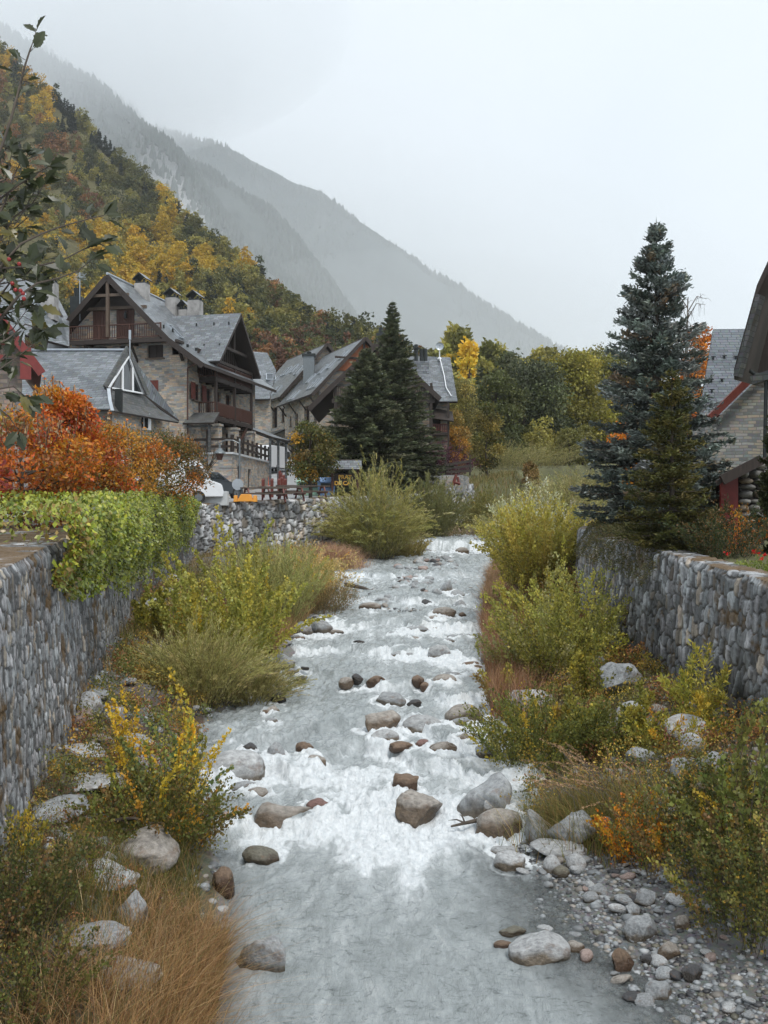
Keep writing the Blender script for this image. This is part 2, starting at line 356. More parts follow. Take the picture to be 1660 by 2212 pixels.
# ------------------------------------------------------------------ rocks
M['rock'], t, b = mat('rock'); oi = N(t, 'ShaderNodeObjectInfo'); tcn = N(t, 'ShaderNodeTexCoord'); at = N(t, 'ShaderNodeAttribute', attribute_name='Col')
n1 = noise(t, 5, 8, .68, tcn.outputs['Object']); r1 = ramp(t, n1.outputs['Fac'], [(.28, (.38, .38, .39)), (.5, (.85, .84, .83)), (.72, (1.3, 1.3, 1.3))])
n2_ = noise(t, 45, 3, .7, tcn.outputs['Object']); c = mixc(t, .5, r1.outputs[0], n2_.outputs['Color'], 'OVERLAY')
c = mixc(t, 1., c, oi.outputs['Color'], 'MULTIPLY'); 
n3_ = noise(t, 1.7, 5, .6, tcn.outputs['Object']); r3_ = ramp(t, n3_.outputs['Fac'], [(.56, (0, 0, 0)), (.68, (.55, .55, .55))])
c = mixc(t, r3_.outputs[0], c, (.16, .09, .05)); c = mixc(t, 1., c, at.outputs['Color'], 'MULTIPLY')
hs = N(t, 'ShaderNodeHueSaturation'); hs.inputs['Saturation'].default_value = .9; t.links.new(c, hs.inputs['Color'])
t.links.new(hs.outputs[0], b.inputs['Base Color']); bump(t, b, n1.outputs['Fac'], .6, .05)
sep = N(t, 'ShaderNodeSeparateColor'); t.links.new(at.outputs['Color'], sep.inputs[0]); mr = N(t, 'ShaderNodeMapRange')
for k, v in (('From Min', .4), ('From Max', 1.), ('To Min', .16), ('To Max', .62)): mr.inputs[k].default_value = v
t.links.new(sep.outputs[0], mr.inputs[0]); t.links.new(mr.outputs[0], b.inputs['Roughness'])
_ico = {}
def ico(n):
    if n not in _ico:
        bm = bmesh.new(); bmesh.ops.create_icosphere(bm, subdivisions=n, radius=1)
        _ico[n] = (np.array([v.co[:] for v in bm.verts]), np.array([[v.index for v in f.verts] for f in bm.faces])); bm.free()
    return _ico[n]
def rock_mesh(seed, sub=3, angular=.5, wet=None):
    rg = np.random.default_rng(seed); V, Fc = ico(sub); V = V.copy()
    for k in range(int(5 + 9 * angular)):                # planar fractures flatten it
        n = rg.normal(size=3); n /= np.linalg.norm(n); d = rg.uniform(.5, .86) if angular > .3 else rg.uniform(.68, .94)
        s_ = V @ n; over = np.maximum(s_ - d, 0); V -= np.outer(over * .93, n)
    nr_ = 1 - np.abs(fbm(V[:, 0] * 1.1 + 5, V[:, 1] * 1.1, V[:, 2] * 1.6, s=seed + 7, o=3)) * 2; V *= (1 + (nr_ - .5)[:, None] * .10 * angular)
    nz_ = fbm(V[:, 0] * 1.4, V[:, 1] * 1.4, V[:, 2] * 1.4, s=seed, o=4); V *= (1 + nz_ * (.14 + .16 * angular))[:, None]
    V /= np.abs(V).max(0)
    col = np.ones((len(V), 3))
    if wet is not None:                                   # waterline: the soaked stone is really darker and browner
        f = (1 - sm(V[:, 2] + nz_ * .5, wet - .15, wet + .2))[:, None]; col = col * (1 - f) + np.array([.36, .27, .18]) * f
    return mesh_np('rock', V, Fc, col, [M['rock']], True)
KC = dict(white=(.43, .445, .455), grey=(.33, .35, .365), tan=(.33, .30, .265), brown=(.20, .13, .08), dark=(.07, .07, .075), red=(.24, .13, .11), olive=(.17, .16, .12), pink=(.36, .27, .24))
_RP = {}
def rock_at(name, label, x, y, zc, wx, wy, wz, kind, seed, sub=3, angular=.5, wet=None, group=None, tilt=.12, cat='boulder'):
    rg = random.Random(seed)
    me = rock_mesh(seed, sub, angular, wet)
    o = link(name, me, None, (x, y, zc)); o.scale = (wx, wy, wz); o.rotation_euler = (rg.uniform(-tilt, tilt), rg.uniform(-tilt, tilt), rg.uniform(-.3, .3))
    k = KC[kind]; j = rg.uniform(.9, 1.1); o.color = (k[0] * j, k[1] * j, k[2] * j, 1)
    return tag(o, label, cat, group)
ROCKS = []                                                # (x, y, half width) for the water round them
def rock(cx, y1, wpx, hpx, kind, label, water=True, depth=.75, ang=.5, wet='auto', name='boulder', D=None, group=None, tilt=.12, lift=0):
    D = D or hit(cx, y1, water); p = P(cx, y1, D)
    W = wpx / F * D / 2; H = hpx / F * D
    Hh = max(.06, H * .78); x, y = p[0], D + W * depth * .8
    if wet == 'auto': wet = .38 if (water and kind in ('brown', 'tan', 'dark', 'red', 'olive')) else (.02 if water else None)
    ROCKS.append((x, y, W, H)) if water else None
    return rock_at(name, label, x, y, p[2] + H - Hh * 1.0 + lift, W * 1.02, W * depth, Hh, kind, int(cx * 7 + y1), 4 if wpx > 40 else 3, max(ang, .22), wet, group, tilt)
RL = [
 (1054, 1775, 126, 104, 'grey', 'large rounded grey boulder with a pale top and brown streaks at the right water edge', .9, .5),
 (1080, 1812, 108, 58, 'tan', 'smooth brownish egg-shaped boulder lying below the largest right bank boulder', .6, .1),
 (1165, 1824, 84, 78, 'grey', 'upright pale grey boulder between the brown egg-shaped one and the fissured one', .6, .4),
 (1247, 1833, 118, 72, 'grey', 'wide grey fissured boulder with dark drip marks beside the orange-leaved shrub', .7, .6),
 (1236, 1762, 68, 62, 'tan', 'brownish boulder half hidden behind the seed-head grass', .7, .5),
 (1107, 1878, 76, 34, 'white', 'low white boulder alone in the shallows under the right bank boulders', .6, .2),
 (1215, 1852, 130, 28, 'white', 'long flat white slab below the fissured grey boulder', .6, .4),
 (1196, 1888, 40, 38, 'white', 'round whitish stone at the corner where the gravel begins', .8, .2),
 (1247, 1880, 46, 32, 'white', 'smooth pale oval stone at the top of the gravel bar', .8, .1),
 (1214, 1898, 38, 24, 'olive', 'small olive-brown stone at the wet edge of the gravel', .8, .2),
 (1095, 1846, 66, 16, 'white', 'narrow flat pale stone in the water under the egg-shaped boulder', .5, .2),
 (1172, 2084, 138, 56, 'white', 'white speckled domed boulder alone in the shallow foreground water', .6, .1),
 (558, 2104, 126, 84, 'grey', 'long flat-topped dark-sided slab sticking out from the left bank grass', .6, .7),
 (622, 1796, 156, 62, 'tan', 'long wet boulder with an amber brown face in the midstream rapid', .5, .4),
 (690, 1762, 66, 34, 'red', 'small reddish brown wet boulder just behind the amber faced one', .6, .3),
 (560, 1868, 84, 30, 'olive', 'greenish boulder with water sliding over it near the left bank', .8, .1),
 (500, 1692, 138, 66, 'white', 'big smooth white granite boulder on the left edge of the water', .6, .1),
 (536, 1628, 38, 24, 'dark', 'small black wet stone just above the big white granite boulder', .8, .3),
 (594, 1648, 44, 42, 'grey', 'grey rounded boulder in the left side of the rapid with water pouring past', .8, .3),
 (658, 1628, 40, 24, 'brown', 'brown dark stone at the lip of the left rapid', .8, .4),
 (682, 1660, 50, 28, 'tan', 'mottled tan stone ringed by foam in midstream', .8, .3),
 (880, 1712, 66, 38, 'brown', 'dark reddish wedge of rock standing in the central rapid', .5, .8),
 (905, 1768, 104, 46, 'tan', 'tilted brown slabs under the dark wedge in the central rapid', .8, .8),
 (820, 1580, 90, 46, 'tan', 'large tilted wedge boulder with brown foot in the upper rapid', .7, .7),
 (914, 1584, 88, 36, 'white', 'broad white boulder with rust spots right of the wedge boulder', .6, .2),
 (832, 1604, 66, 26, 'white', 'low white boulder in front of the wedge boulder', .6, .1),
 (1008, 1566, 92, 42, 'tan', 'broad tan boulder against the right bank above the rapid', .6, .3),
 (866, 1622, 60, 18, 'brown', 'flat brown stone, leftmost of the row below the white boulders', .6, .3),
 (912, 1616, 36, 18, 'red', 'pinkish red flat stone in the middle of the row below the white boulders', .6, .3),
 (958, 1626, 64, 22, 'tan', 'brown grey oval stone, rightmost of the row below the white boulders', .6, .1),
 (1046, 1634, 58, 26, 'grey', 'grey slab at the right edge beside the stone cluster', .6, .4),
 (1000, 1612, 36, 28, 'tan', 'tan stone in the cluster above the grey edge slab', .8, .4),
 (1030, 1606, 30, 22, 'grey', 'small grey stone in the cluster above the grey edge slab', .8, .4),
 (1092, 1662, 40, 34, 'grey', 'speckled grey boulder half sunk beneath the right bank shrub', .8, .4),
 (842, 1522, 72, 24, 'grey', 'low grey boulder in the centre of the stream', .6, .3),
 (895, 1524, 34, 14, 'dark', 'dark jagged tail stone joined to the low centre boulder', .6, .6),
 (962, 1486, 62, 28, 'tan', 'rounded tan boulder right of the pair of brown stones', .6, .1),
 (904, 1478, 28, 20, 'brown', 'brown stone of the pair left of the rounded tan boulder', .8, .3),
 (918, 1490, 22, 16, 'brown', 'little amber stone under the brown one left of the tan boulder', .8, .2),
 (813, 1482, 44, 22, 'brown', 'amber brown stone, rightmost of the three in the white rapid', .8, .3),
 (772, 1474, 26, 18, 'dark', 'dark peaked stone, middle of the three in the white rapid', .8, .6),
 (748, 1482, 34, 18, 'tan', 'tan brown stone, leftmost of the three in the white rapid', .8, .3),
 (950, 1424, 52, 30, 'white', 'pale blocky boulder with a brown right end near the right bank', .7, .5),
 (986, 1424, 22, 12, 'brown', 'small brown stone touching the pale blocky boulder', .8, .3),
 (872, 1420, 58, 12, 'grey', 'thin grey slab barely above the long white rapid', .5, .3),
 (960, 1332, 54, 20, 'tan', 'brown oval boulder in the upper stream under the gravel island', .6, .2),
 (1000, 1332, 18, 10, 'brown', 'small brown stone right of the brown oval boulder', .8, .3),
 (800, 1316, 50, 14, 'tan', 'low tan stone in the upper stream left of centre', .6, .2),
 (900, 1364, 54, 12, 'grey', 'low grey stone above the middle rapid', .6, .2),
 (775, 1390, 26, 8, 'dark', 'small black flat stone in the smooth water', .6, .4),
 (708, 1352, 34, 10, 'grey', 'thin stone at the left edge of the smooth water', .6, .4),
 (968, 1282, 38, 28, 'grey', 'grey angular boulder at the right end of the gravel island', .7, .6),
 (992, 1290, 38, 16, 'grey', 'low grey boulder right of the angular one on the gravel island', .6, .4),
 (740, 1300, 24, 12, 'brown', 'brown stone at the left edge below the driftwood branch', .7, .4),
 (1000, 1196, 30, 14, 'tan', 'tan stone at the right foot of the small waterfall', .8, .4),
 (690, 1368, 62, 30, 'grey', 'flat topped grey boulder on the left edge under dry grass, right one', .8, .7),
 (645, 1372, 66, 28, 'grey', 'flat topped grey boulder on the left edge under dry grass, left one', .8, .7),
 (612, 1446, 66, 34, 'grey', 'slanting grey rock at the left edge below the willow', .8, .7),
 (600, 1516, 50, 22, 'dark', 'dark layered rock at the tip of the left stone cluster', .7, .7),
 (560, 1500, 44, 20, 'brown', 'dark brown rock in the middle of the left stone cluster', .8, .7),
 (535, 1510, 30, 20, 'grey', 'grey blocky rock in the left stone cluster by the saplings', .8, .7),
 (480, 1800, 50, 46, 'pink', 'pinkish boulder at the left water edge with a brown foot', .8, .4),
 (452, 1770, 40, 42, 'red', 'dark reddish boulder behind the pinkish one at the left edge', .8, .5),
 (478, 1935, 52, 58, 'brown', 'rounded brown boulder at the left edge above the dry grass', .9, .4),
 (1392, 2036, 74, 50, 'grey', 'large speckled grey boulder lying on the gravel bar', .8, .1),
 (1482, 2012, 44, 30, 'tan', 'brownish grey rounded stone at the back of the gravel bar', .8, .3),
 (1280, 1950, 38, 20, 'grey', 'round grey stone in the upper middle of the gravel bar', .8, .2),
 (1296, 1935, 44, 22, 'grey', 'angular grey stone behind the round one in the upper gravel', .8, .6),
 (1402, 1960, 54, 34, 'grey', 'bluish angular rock at the grass edge of the gravel bar', .8, .6),
 (1372, 1982, 42, 30, 'grey', 'faceted grey rock left of the large speckled gravel boulder', .8, .7),
 (1268, 2078, 34, 24, 'pink', 'pink striped stone at the lower edge of the gravel', .8, .3),
 (1246, 2058, 40, 22, 'tan', 'tan stone in the shallows beside the gravel', .8, .3),
 (1428, 2160, 60, 36, 'grey', 'round speckled grey stone at the foot of the lower gravel', .8, .2),
 (1440, 2120, 44, 26, 'grey', 'smooth grey stone in the lower gravel', .8, .2),
 (1500, 2120, 46, 30, 'dark', 'dark blue veined stone in the lower gravel', .8, .4),
 (1350, 2100, 50, 46, 'brown', 'dark brown jagged rock at the water edge of the lower gravel', .7, .8),
 (1452, 2070, 60, 30, 'tan', 'long tan grey rock pointing right on the lower gravel', .5, .4),
 (1408, 2086, 46, 20, 'dark', 'black wedge stone in the middle of the lower gravel', .6, .5),
 (1110, 2022, 60, 14, 'olive', 'submerged brownish stone breaking the right shallows', .6, .3),
 (1090, 2050, 44, 14, 'brown', 'small brown stone awash above the white domed boulder', .6, .3),
]
for (cx, y1, wp, hp, kd, lb, dp, an) in RL: rock(cx, y1, wp, hp, kd, lb, True, dp, an)
rock(1068, 1764, 46, 32, 'white', 'small white block resting against the largest right bank boulder', True, .7, .7, D=hit(1054, 1775, True) - .05, lift=.05)
BL = [
 (183, 1545, 66, 50, 'white', 'pale rounded boulder against the left wall beside the saplings', .8, .3),
 (172, 1566, 82, 32, 'pink', 'long reddish brown slab under the pale boulder by the left wall', .5, .5),
 (244, 1562, 54, 46, 'white', 'whitish boulder between the saplings and the left wall slab', .8, .4),
 (205, 1492, 40, 32, 'grey', 'grey boulder at the foot of the left wall behind the pale one', .8, .3),
 (190, 1510, 90, 18, 'grey', 'flat grey slab near the foot of the left wall', .6, .5),
 (318, 1338, 66, 48, 'grey', 'big flat grey boulder at the foot of the vine covered wall', .8, .4),
 (352, 1290, 44, 22, 'white', 'small white boulder behind the flat one below the vines', .8, .3),
 (372, 1262, 40, 20, 'white', 'pale boulder farthest along the foot of the vine covered wall', .8, .3),
 (300, 1882, 150, 62, 'tan', 'large smooth tilted boulder on the left bank under the dead branch', 1.1, .75),
 (277, 1998, 74, 68, 'grey', 'cracked pale grey boulder in the left bank grass', .8, .5),
 (232, 1872, 40, 28, 'white', 'small white stone left of the large tilted boulder', .8, .2),
 (265, 1935, 60, 24, 'grey', 'flat grey stone between the tilted and the cracked boulder', .8, .5),
 (1346, 1484, 96, 50, 'grey', 'big pale boulder in the middle of the right bank', .8, .6),
 (1288, 1412, 48, 26, 'grey', 'grey boulder under the right bank leafy shrub', .8, .3),
 (1296, 1440, 44, 24, 'grey', 'flat pale boulder just above the big right bank boulder', .8, .4),
 (1330, 1410, 50, 26, 'grey', 'slanting grey slab against the right wall foot', .6, .6),
 (1150, 1538, 112, 46, 'white', 'long white boulder poking from the right bank shrubs', .6, .2),
 (1372, 1552, 70, 34, 'white', 'pale boulder right of the dry reddish grass', .8, .3),
 (1440, 1580, 60, 30, 'grey', 'grey boulder with a pale top left of the white cracked one', .8, .3),
 (1490, 1596, 104, 46, 'white', 'white cracked boulder below the yellow fern-like shrub', .8, .4),
 (1400, 1580, 56, 30, 'grey', 'dark grey boulder in the brown undergrowth', .8, .5),
 (1560, 1692, 92, 66, 'grey', 'blue grey angular boulder near the lower right wall', .8, .8),
 (1452, 1770, 84, 70, 'grey', 'pale sloping boulder behind the orange leaves', .8, .5),
 (1392, 1652, 66, 34, 'grey', 'pale flat boulder behind the seed-head grass', .8, .4),
 (1478, 1690, 54, 50, 'grey', 'grey upright boulder between the sloping and angular ones', .8, .7),
 (1500, 1630, 60, 44, 'white', 'white boulder glimpsed between saplings on the right bank', .8, .5),
 (1382, 1742, 60, 24, 'white', 'small pale rock among the red leaves', .8, .4),
 (1305, 1820, 50, 56, 'tan', 'brown rock wedge beside the fissured grey boulder', .8, .6),
 (1330, 1600, 50, 24, 'grey', 'small flat grey rock in the right bank heath', .8, .5),
 (1230, 1640, 40, 30, 'grey', 'grey rock peeking between right bank shrubs', .8, .5),
]
for (cx, y1, wp, hp, kd, lb, dp, an) in BL: rock(cx, y1, wp, hp, kd, lb, False, dp, an)

LMK = [(1054, 1725, 'the largest boulder'), (1247, 1800, 'the fissured boulder'), (1247, 1865, 'the pale oval stone'), (1172, 2056, 'the white domed boulder'), (1392, 2012, 'the speckled gravel boulder'), (1428, 2140, 'the round stone at the foot of the gravel'), (1500, 2105, 'the dark veined stone'), (1402, 1945, 'the bluish angular rock'), (1280, 1940, 'the round upper gravel stone'), (1350, 2080, 'the dark jagged rock'), (500, 1660, 'the white granite boulder'), (300, 1830, 'the tilted bank boulder'), (277, 1965, 'the cracked bank boulder'), (183, 1520, 'the pale boulder by the left wall'), (318, 1315, 'the flat boulder under the vines'), (820, 1555, 'the wedge boulder'), (962, 1472, 'the rounded tan boulder'), (950, 1408, 'the blocky boulder'), (960, 1320, 'the brown oval boulder'), (968, 1268, 'the island boulder'), (1346, 1460, 'the big pale bank boulder'), (1490, 1575, 'the white cracked boulder'), (1560, 1660, 'the angular bank boulder'), (1150, 1520, 'the long white bank boulder'), (775, 1268, 'the driftwood'), (960, 1180, 'the small waterfall'), (655, 1360, 'the left edge slabs'), (600, 1500, 'the left stone cluster'), (1330, 1400, 'the slanting slab'), (820, 1200, 'the big willow')]
def whereis(x, y, z):
    px, py = CX + F * x / y, CY - F * z / y; d, lx, ly, nm = min((math.hypot(px - a, (py - b_)), a, b_, n) for a, b_, n in LMK); dx, dy = px - lx, py - ly
    return ('left of' if dx < 0 else 'right of') + ' ' + nm if abs(dx) > abs(dy) else ('in front of' if dy > 0 else 'behind') + ' ' + nm
KN = dict(white='whitish', grey='grey', tan='tan', dark='blackish', pink='pinkish')
whereis_ = lambda x, y: whereis(x, y, float(water_z(y)))
# more half-buried boulders packed along both banks
rgb_ = random.Random(77)
for k in range(64):
    sd_ = k % 2; y = rgb_.uniform(13.5, 31) if sd_ else rgb_.uniform(12.5, 34); u_ = rgb_.random()
    x = float(XR(y)) + .15 + (float(WR(y)) - float(XR(y)) - .5) * u_ if sd_ else float(XL(y)) - .15 - (float(XL(y)) - float(WL(y)) - .5) * u_
    r = rgb_.uniform(.14, .36); kd = rgb_.choice(['grey', 'grey', 'white', 'tan', 'grey', 'olive']); lb_ = '%s half-buried rock %s %s' % ({'olive': 'mossy', 'white': 'pale'}.get(kd, kd), 'near' if y < 18 else 'farther along', ('the right wall' if u_ > .5 else 'the right water edge') if sd_ else ('the left wall' if u_ > .5 else 'the left water edge'))
    rock_at('bank_rock', lb_, x, y, gz(x, y) + r * .12, r, r * rgb_.uniform(.6, .9), r * rgb_.uniform(.4, .65), kd, 3000 + k, 3, rgb_.uniform(.5, .9), None, 'rocks along the banks', .2, 'rock')
for k in range(34):
    y = rgb_.uniform(15, 34); x = float(XL(y)) + (float(XR(y)) - float(XL(y))) * rgb_.choice([rgb_.uniform(.02, .25), rgb_.uniform(.7, .98), rgb_.uniform(.1, .9)]); r = rgb_.uniform(.1, .26); kd = rgb_.choice(['grey', 'tan', 'brown', 'grey', 'dark'])
    ROCKS.append((x, y, r, r * .8)); rock_at('stream_rock', '%s low rock awash %s' % (kd, whereis_(x, y)), x, y, float(water_z(y)) + .01, r, r * .7, r * .5, kd, 3200 + k, 3, rgb_.uniform(.3, .9), .3, 'rocks awash in the stream', .15, 'rock')
# weathered bedrock ledges of the left bank
for k, (px, py, wx, wy, h_, lb) in enumerate(((190, 1690, .75, .9, .16, 'weathered pale rock ledge at the wall foot above the mossy slope'), (175, 1800, .7, .55, .15, 'rough grey rock ledge with moss left of the dead branch'), (215, 1905, .55, .5, .14, 'crumbling pale ledge beside the tilted left boulder'), (200, 2050, .6, .45, .15, 'low flat pale rock shelf in the left foreground'), (250, 2130, .55, .4, .13, 'pale rock shelf nearest the dry grass in the left foreground'), (120, 1740, .5, .6, .12, 'narrow mossy ledge against the foot of the left wall'), (170, 1610, .6, .7, .12, 'pale ledge under the reddish slab by the left wall'))):
    D_ = hit(px, py); x_ = (px - CX) / F * D_; rock_at('rock_ledge', lb, x_, D_, gz(x_, D_) - .02, wx * .8, wy * .8, h_, 'grey' if k % 2 else 'white', 700 + k, 5, .9, None, None, .08, 'rock ledge')
# scattered stones: countable ones singly, pebbles as gravel
rg = random.Random(5)
pro = [rock_mesh(900 + k, 2, .1 + .12 * k) for k in range(6)] + [rock_mesh(950 + k, 2, .4, -.1) for k in range(3)]
def stone(x, y, r, kd, label, group, zoff=0, cat='stone', flat=.5):
    o = link('river_stone', rg.choice(pro), None, (x, y, max(gz(x, y), -99) + r * .15 + zoff)); o.scale = (r, r * rg.uniform(.6, .95), r * rg.uniform(flat * .7, flat * 1.2))
    o.rotation_euler = (rg.uniform(-.3, .3), rg.uniform(-.3, .3), rg.uniform(0, 6.3)); k = KC[kd]; j = rg.uniform(.8, 1.15); o.color = (k[0] * j, k[1] * j, k[2] * j, 1)
    return tag(o, '%s %s stone %s' % ('small' if r * F / y < 14 else 'fist-sized' if r < .09 else 'larger', KN[kd], whereis(x, y, o.location.z)), cat, group)
kinds = ['white', 'grey', 'grey', 'tan', 'dark', 'white', 'grey', 'pink']
for k in range(78):                                       # stones of the near gravel bar
    y = rg.uniform(8.3, 13.2); x = float(XR(y)) + rg.uniform(-.15, 1.9); stone(x, y, rg.uniform(.05, .13), rg.choice(kinds), 'loose fist to head sized stone on the near gravel bar', 'loose stones of the near gravel bar', .01)
for k in range(80):                                       # island of stones below the little fall
    y = rg.uniform(36, 55); c0 = (XL(y) + XR(y)) / 2 + .2; x = float(c0) + rg.gauss(0, .28) * 2.6
    stone(x, y, rg.uniform(.09, .3), rg.choice(kinds), 'pale stone of the gravel island below the small waterfall', 'stones of the gravel island', float(water_z(y)) - gz(x, y) + .02, flat=.6)
for k in range(54):                                       # fringe stones along both edges
    y = rg.uniform(14, 56); s_ = rg.random() < .5; x = float(XL(y)) - rg.uniform(-.25, .35) if s_ else float(XR(y)) + rg.uniform(-.3, .35)
    stone(x, y, rg.uniform(.08, .2), rg.choice(kinds), 'small stone at the foot of the %s bank shrubs along the water' % ('left' if s_ else 'right'), 'small stones along the %s water edge' % ('left' if s_ else 'right'), max(0, float(water_z(y)) - gz(x, y)))
for k in range(14):                                       # stones above the fall and by the far bend
    y = rg.uniform(61, 76); x = rg.uniform(float(XL(y)), float(XR(y))); stone(x, y, rg.uniform(.12, .3), rg.choice(['white', 'grey', 'tan']), 'pale stone in the far water above the small waterfall', 'stones above the waterfall', float(water_z(y)) - gz(x, y) + .02)
for k in range(38):
    y = rg.uniform(13, 30); x = rg.uniform(float(XR(y)) + .6, float(WR(y)) - .2); stone(x, y, rg.uniform(.08, .2), rg.choice(['white', 'grey', 'tan', 'grey']), 'small grey stone in the undergrowth of the right bank', 'small stones in the right bank undergrowth')
for k in range(26):
    y = rg.uniform(9, 30); x = rg.uniform(float(WL(y)) + .3, float(XL(y)) - .3); stone(x, y, rg.uniform(.06, .18), rg.choice(['white', 'grey', 'tan', 'grey']), 'small grey stone on the left bank ledge', 'small stones on the left bank ledge')
def scatter_rocks(n, fxy, r0, r1, seed, base=None):
    g = np.random.default_rng(seed); V0, F0 = ico(1); x, y = fxy(n, g); z = ground_z(x, y) + 0.0
    if base is not None: z = np.maximum(z, water_z(y) - .01)
    r = g.uniform(0, 1, n) ** 2 * (r1 - r0) + r0; sc3 = np.stack([r, r * g.uniform(.6, 1, n), r * g.uniform(.3, .65, n)], 1)
    an = g.uniform(0, 6.28, n); VV = V0[None] * (1 + g.uniform(-.22, .22, (n, len(V0), 1))) * sc3[:, None, :]
    ca, sa = np.cos(an)[:, None], np.sin(an)[:, None]; X = VV[..., 0] * ca - VV[..., 1] * sa; Y = VV[..., 0] * sa + VV[..., 1] * ca
    VV = np.stack([X + x[:, None], Y + y[:, None], VV[..., 2] + z[:, None]], -1)
    ks = np.array([KC[k] for k in ('white', 'grey', 'grey', 'tan', 'dark', 'grey', 'grey', 'olive', 'tan', 'dark', 'grey')]); cc = ks[g.integers(0, len(ks), n)] * g.uniform(.4, .95, (n, 1))
    return VV.reshape(-1, 3), (F0[None] + (np.arange(n) * len(V0))[:, None, None]).reshape(-1, 3), np.repeat(cc, len(V0), 0)
m, t, b = mat('pebbles'); at = N(t, 'ShaderNodeAttribute', attribute_name='Col'); t.links.new(at.outputs['Color'], b.inputs['Base Color']); b.inputs['Roughness'].default_value = .5; M['pebbles'] = m
def near_bar(n, g): y = 8.0 + 6.0 * g.uniform(0, 1, n) ** 1.2; return XR(y) + g.uniform(-.5, 1, n) * 2.2 * g.uniform(.3, 1, n), y
def isl(n, g): y = g.uniform(35, 56, n); return (XL(y) + XR(y)) / 2 + .2 + g.normal(0, .95, n), y
def bankp(n, g):
    y = g.uniform(9, 34, n); s_ = g.uniform(0, 1, n) < .4; u = g.uniform(0, 1, n)
    return np.where(s_, XL(y) + (WL(y) - XL(y)) * u, XR(y) + (WR(y) - XR(y)) * u), y
for nm, fn, n, r0, r1, bs in (('gravel', near_bar, 6500, .012, .055, None), ('gravel', isl, 900, .04, .12, 1), ('gravel', bankp, 7000, .02, .09, None)):
    Vg, Fg, Cg = scatter_rocks(n, fn, r0, r1, n, bs); tag(link(nm, mesh_np(nm, Vg, Fg, Cg, [M['pebbles']])), kind='stuff')

# ------------------------------------------------------------------ the stream
Yw = [5.0]
while Yw[-1] < 82: Yw.append(Yw[-1] + max(.022, Yw[-1] * .0032))
Yw = np.array(Yw); nc = 300; u = np.linspace(0, 1, nc)
WX = (XL(Yw) - .7)[:, None] + u[None] * (XR(Yw) - XL(Yw) + 1.4)[:, None]; WY = np.repeat(Yw[:, None], nc, 1)
wob = fbm(WX * .5, WY * .16, s=71, o=3) * 3.0                       # the lip of each step wanders
zc = water_z(WY + wob * sm(WY, 10, 16) * (1 - sm(WY, 56, 59)))
calm = 1 - sm(WY + fbm(WX * .8, WY * .5, s=75, o=4) * 2.4 + 1.0 * np.exp(-((WX - .25) / .7) ** 2), 12.0, 15.2)
amp = (.014 + .05 * (1 - calm)) * (1 + .3 * sm(WY, 20, 60))
wave = fbm(WX * 3.2, WY * 1.9, s=72, o=5, g=.62) * 1.7 + fbm(WX * 1.2, WY * .6, s=73, o=3) * 1.3
rid = 1 - np.abs(fbm(WX * 4.5 + .6 * fbm(WX * 2, WY * 2, s=77, o=2), WY * 3.4, s=76, o=3, g=.6)) * 2.4
chop = fbm(WX * 2.6, WY * 1.5, s=79, o=4, g=.6)
Z = zc + amp * wave + (.010 + .02 * (1 - calm)) * rid + .05 * (1 - calm) * chop * (1 - sm(WY, 30, 60) * .5)
dst = np.full(WX.shape, 9.); 
for s_ in STEPS + [59.9]:
    q = s_ - (WY + wob * sm(WY, 10, 16) * (1 - sm(WY, 56, 59))); dst = np.where((q > -.15) & (q < dst), q, dst)   # distance below the step
fn = fbm(WX * 2.4, WY * .9, s=81, o=5, g=.6); fine = fbm(WX * 9, WY * 4, s=82, o=3, g=.6)
stg = .62 + .75 * fbm(WX * .42 + 7, WY * .1, s=91, o=2)
reach = np.where(WY < 15.2, .75 + 2.3 * np.exp(-((WX - .15) / .75) ** 2) + 1.0 * fbm(WX * 1.3, WY * .3, s=95, o=3), .9 + .05 * WY); reach = np.maximum(reach, .35)
foam = 1.2 * stg * np.exp(-(np.maximum(dst, 0) / reach) ** 1.3) + .12 * sm(WY, 14, 30) + .22 * sm(WY, 35, 60)
foam = foam * .62 + fn * .42 + fine * .12 - .05 + .03 * sm(WY, 15, 19) + .12 * (1 - calm) * np.clip(rid - .35, -1, 1) + .12 * (1 - calm) * chop
for (x, y, W, H) in ROCKS:
    dx = (WX - x); dy = (WY - y)
    if y < 13.3:
        ring = np.exp(-((np.hypot(dx / (W * 1.15), dy / (W * .95)) - 1) / .12) ** 2) * .25
    else:
        ring = np.exp(-((np.hypot(dx / (W * 1.15), dy / (W * .95)) - 1) / .18) ** 2) * .45
        wake = np.exp(-(dx / (W * 1.0)) ** 2) * np.exp(-np.clip(-dy - W * .3, 0, 9) / (W * 2.2)) * (dy < -W * .3) * .5; ring = ring + wake
        Z = Z + .045 * np.exp(-((dx / W) ** 2 + ((dy - W * .9) / (W * .6)) ** 2)) - .02 * wake
    foam = foam + ring
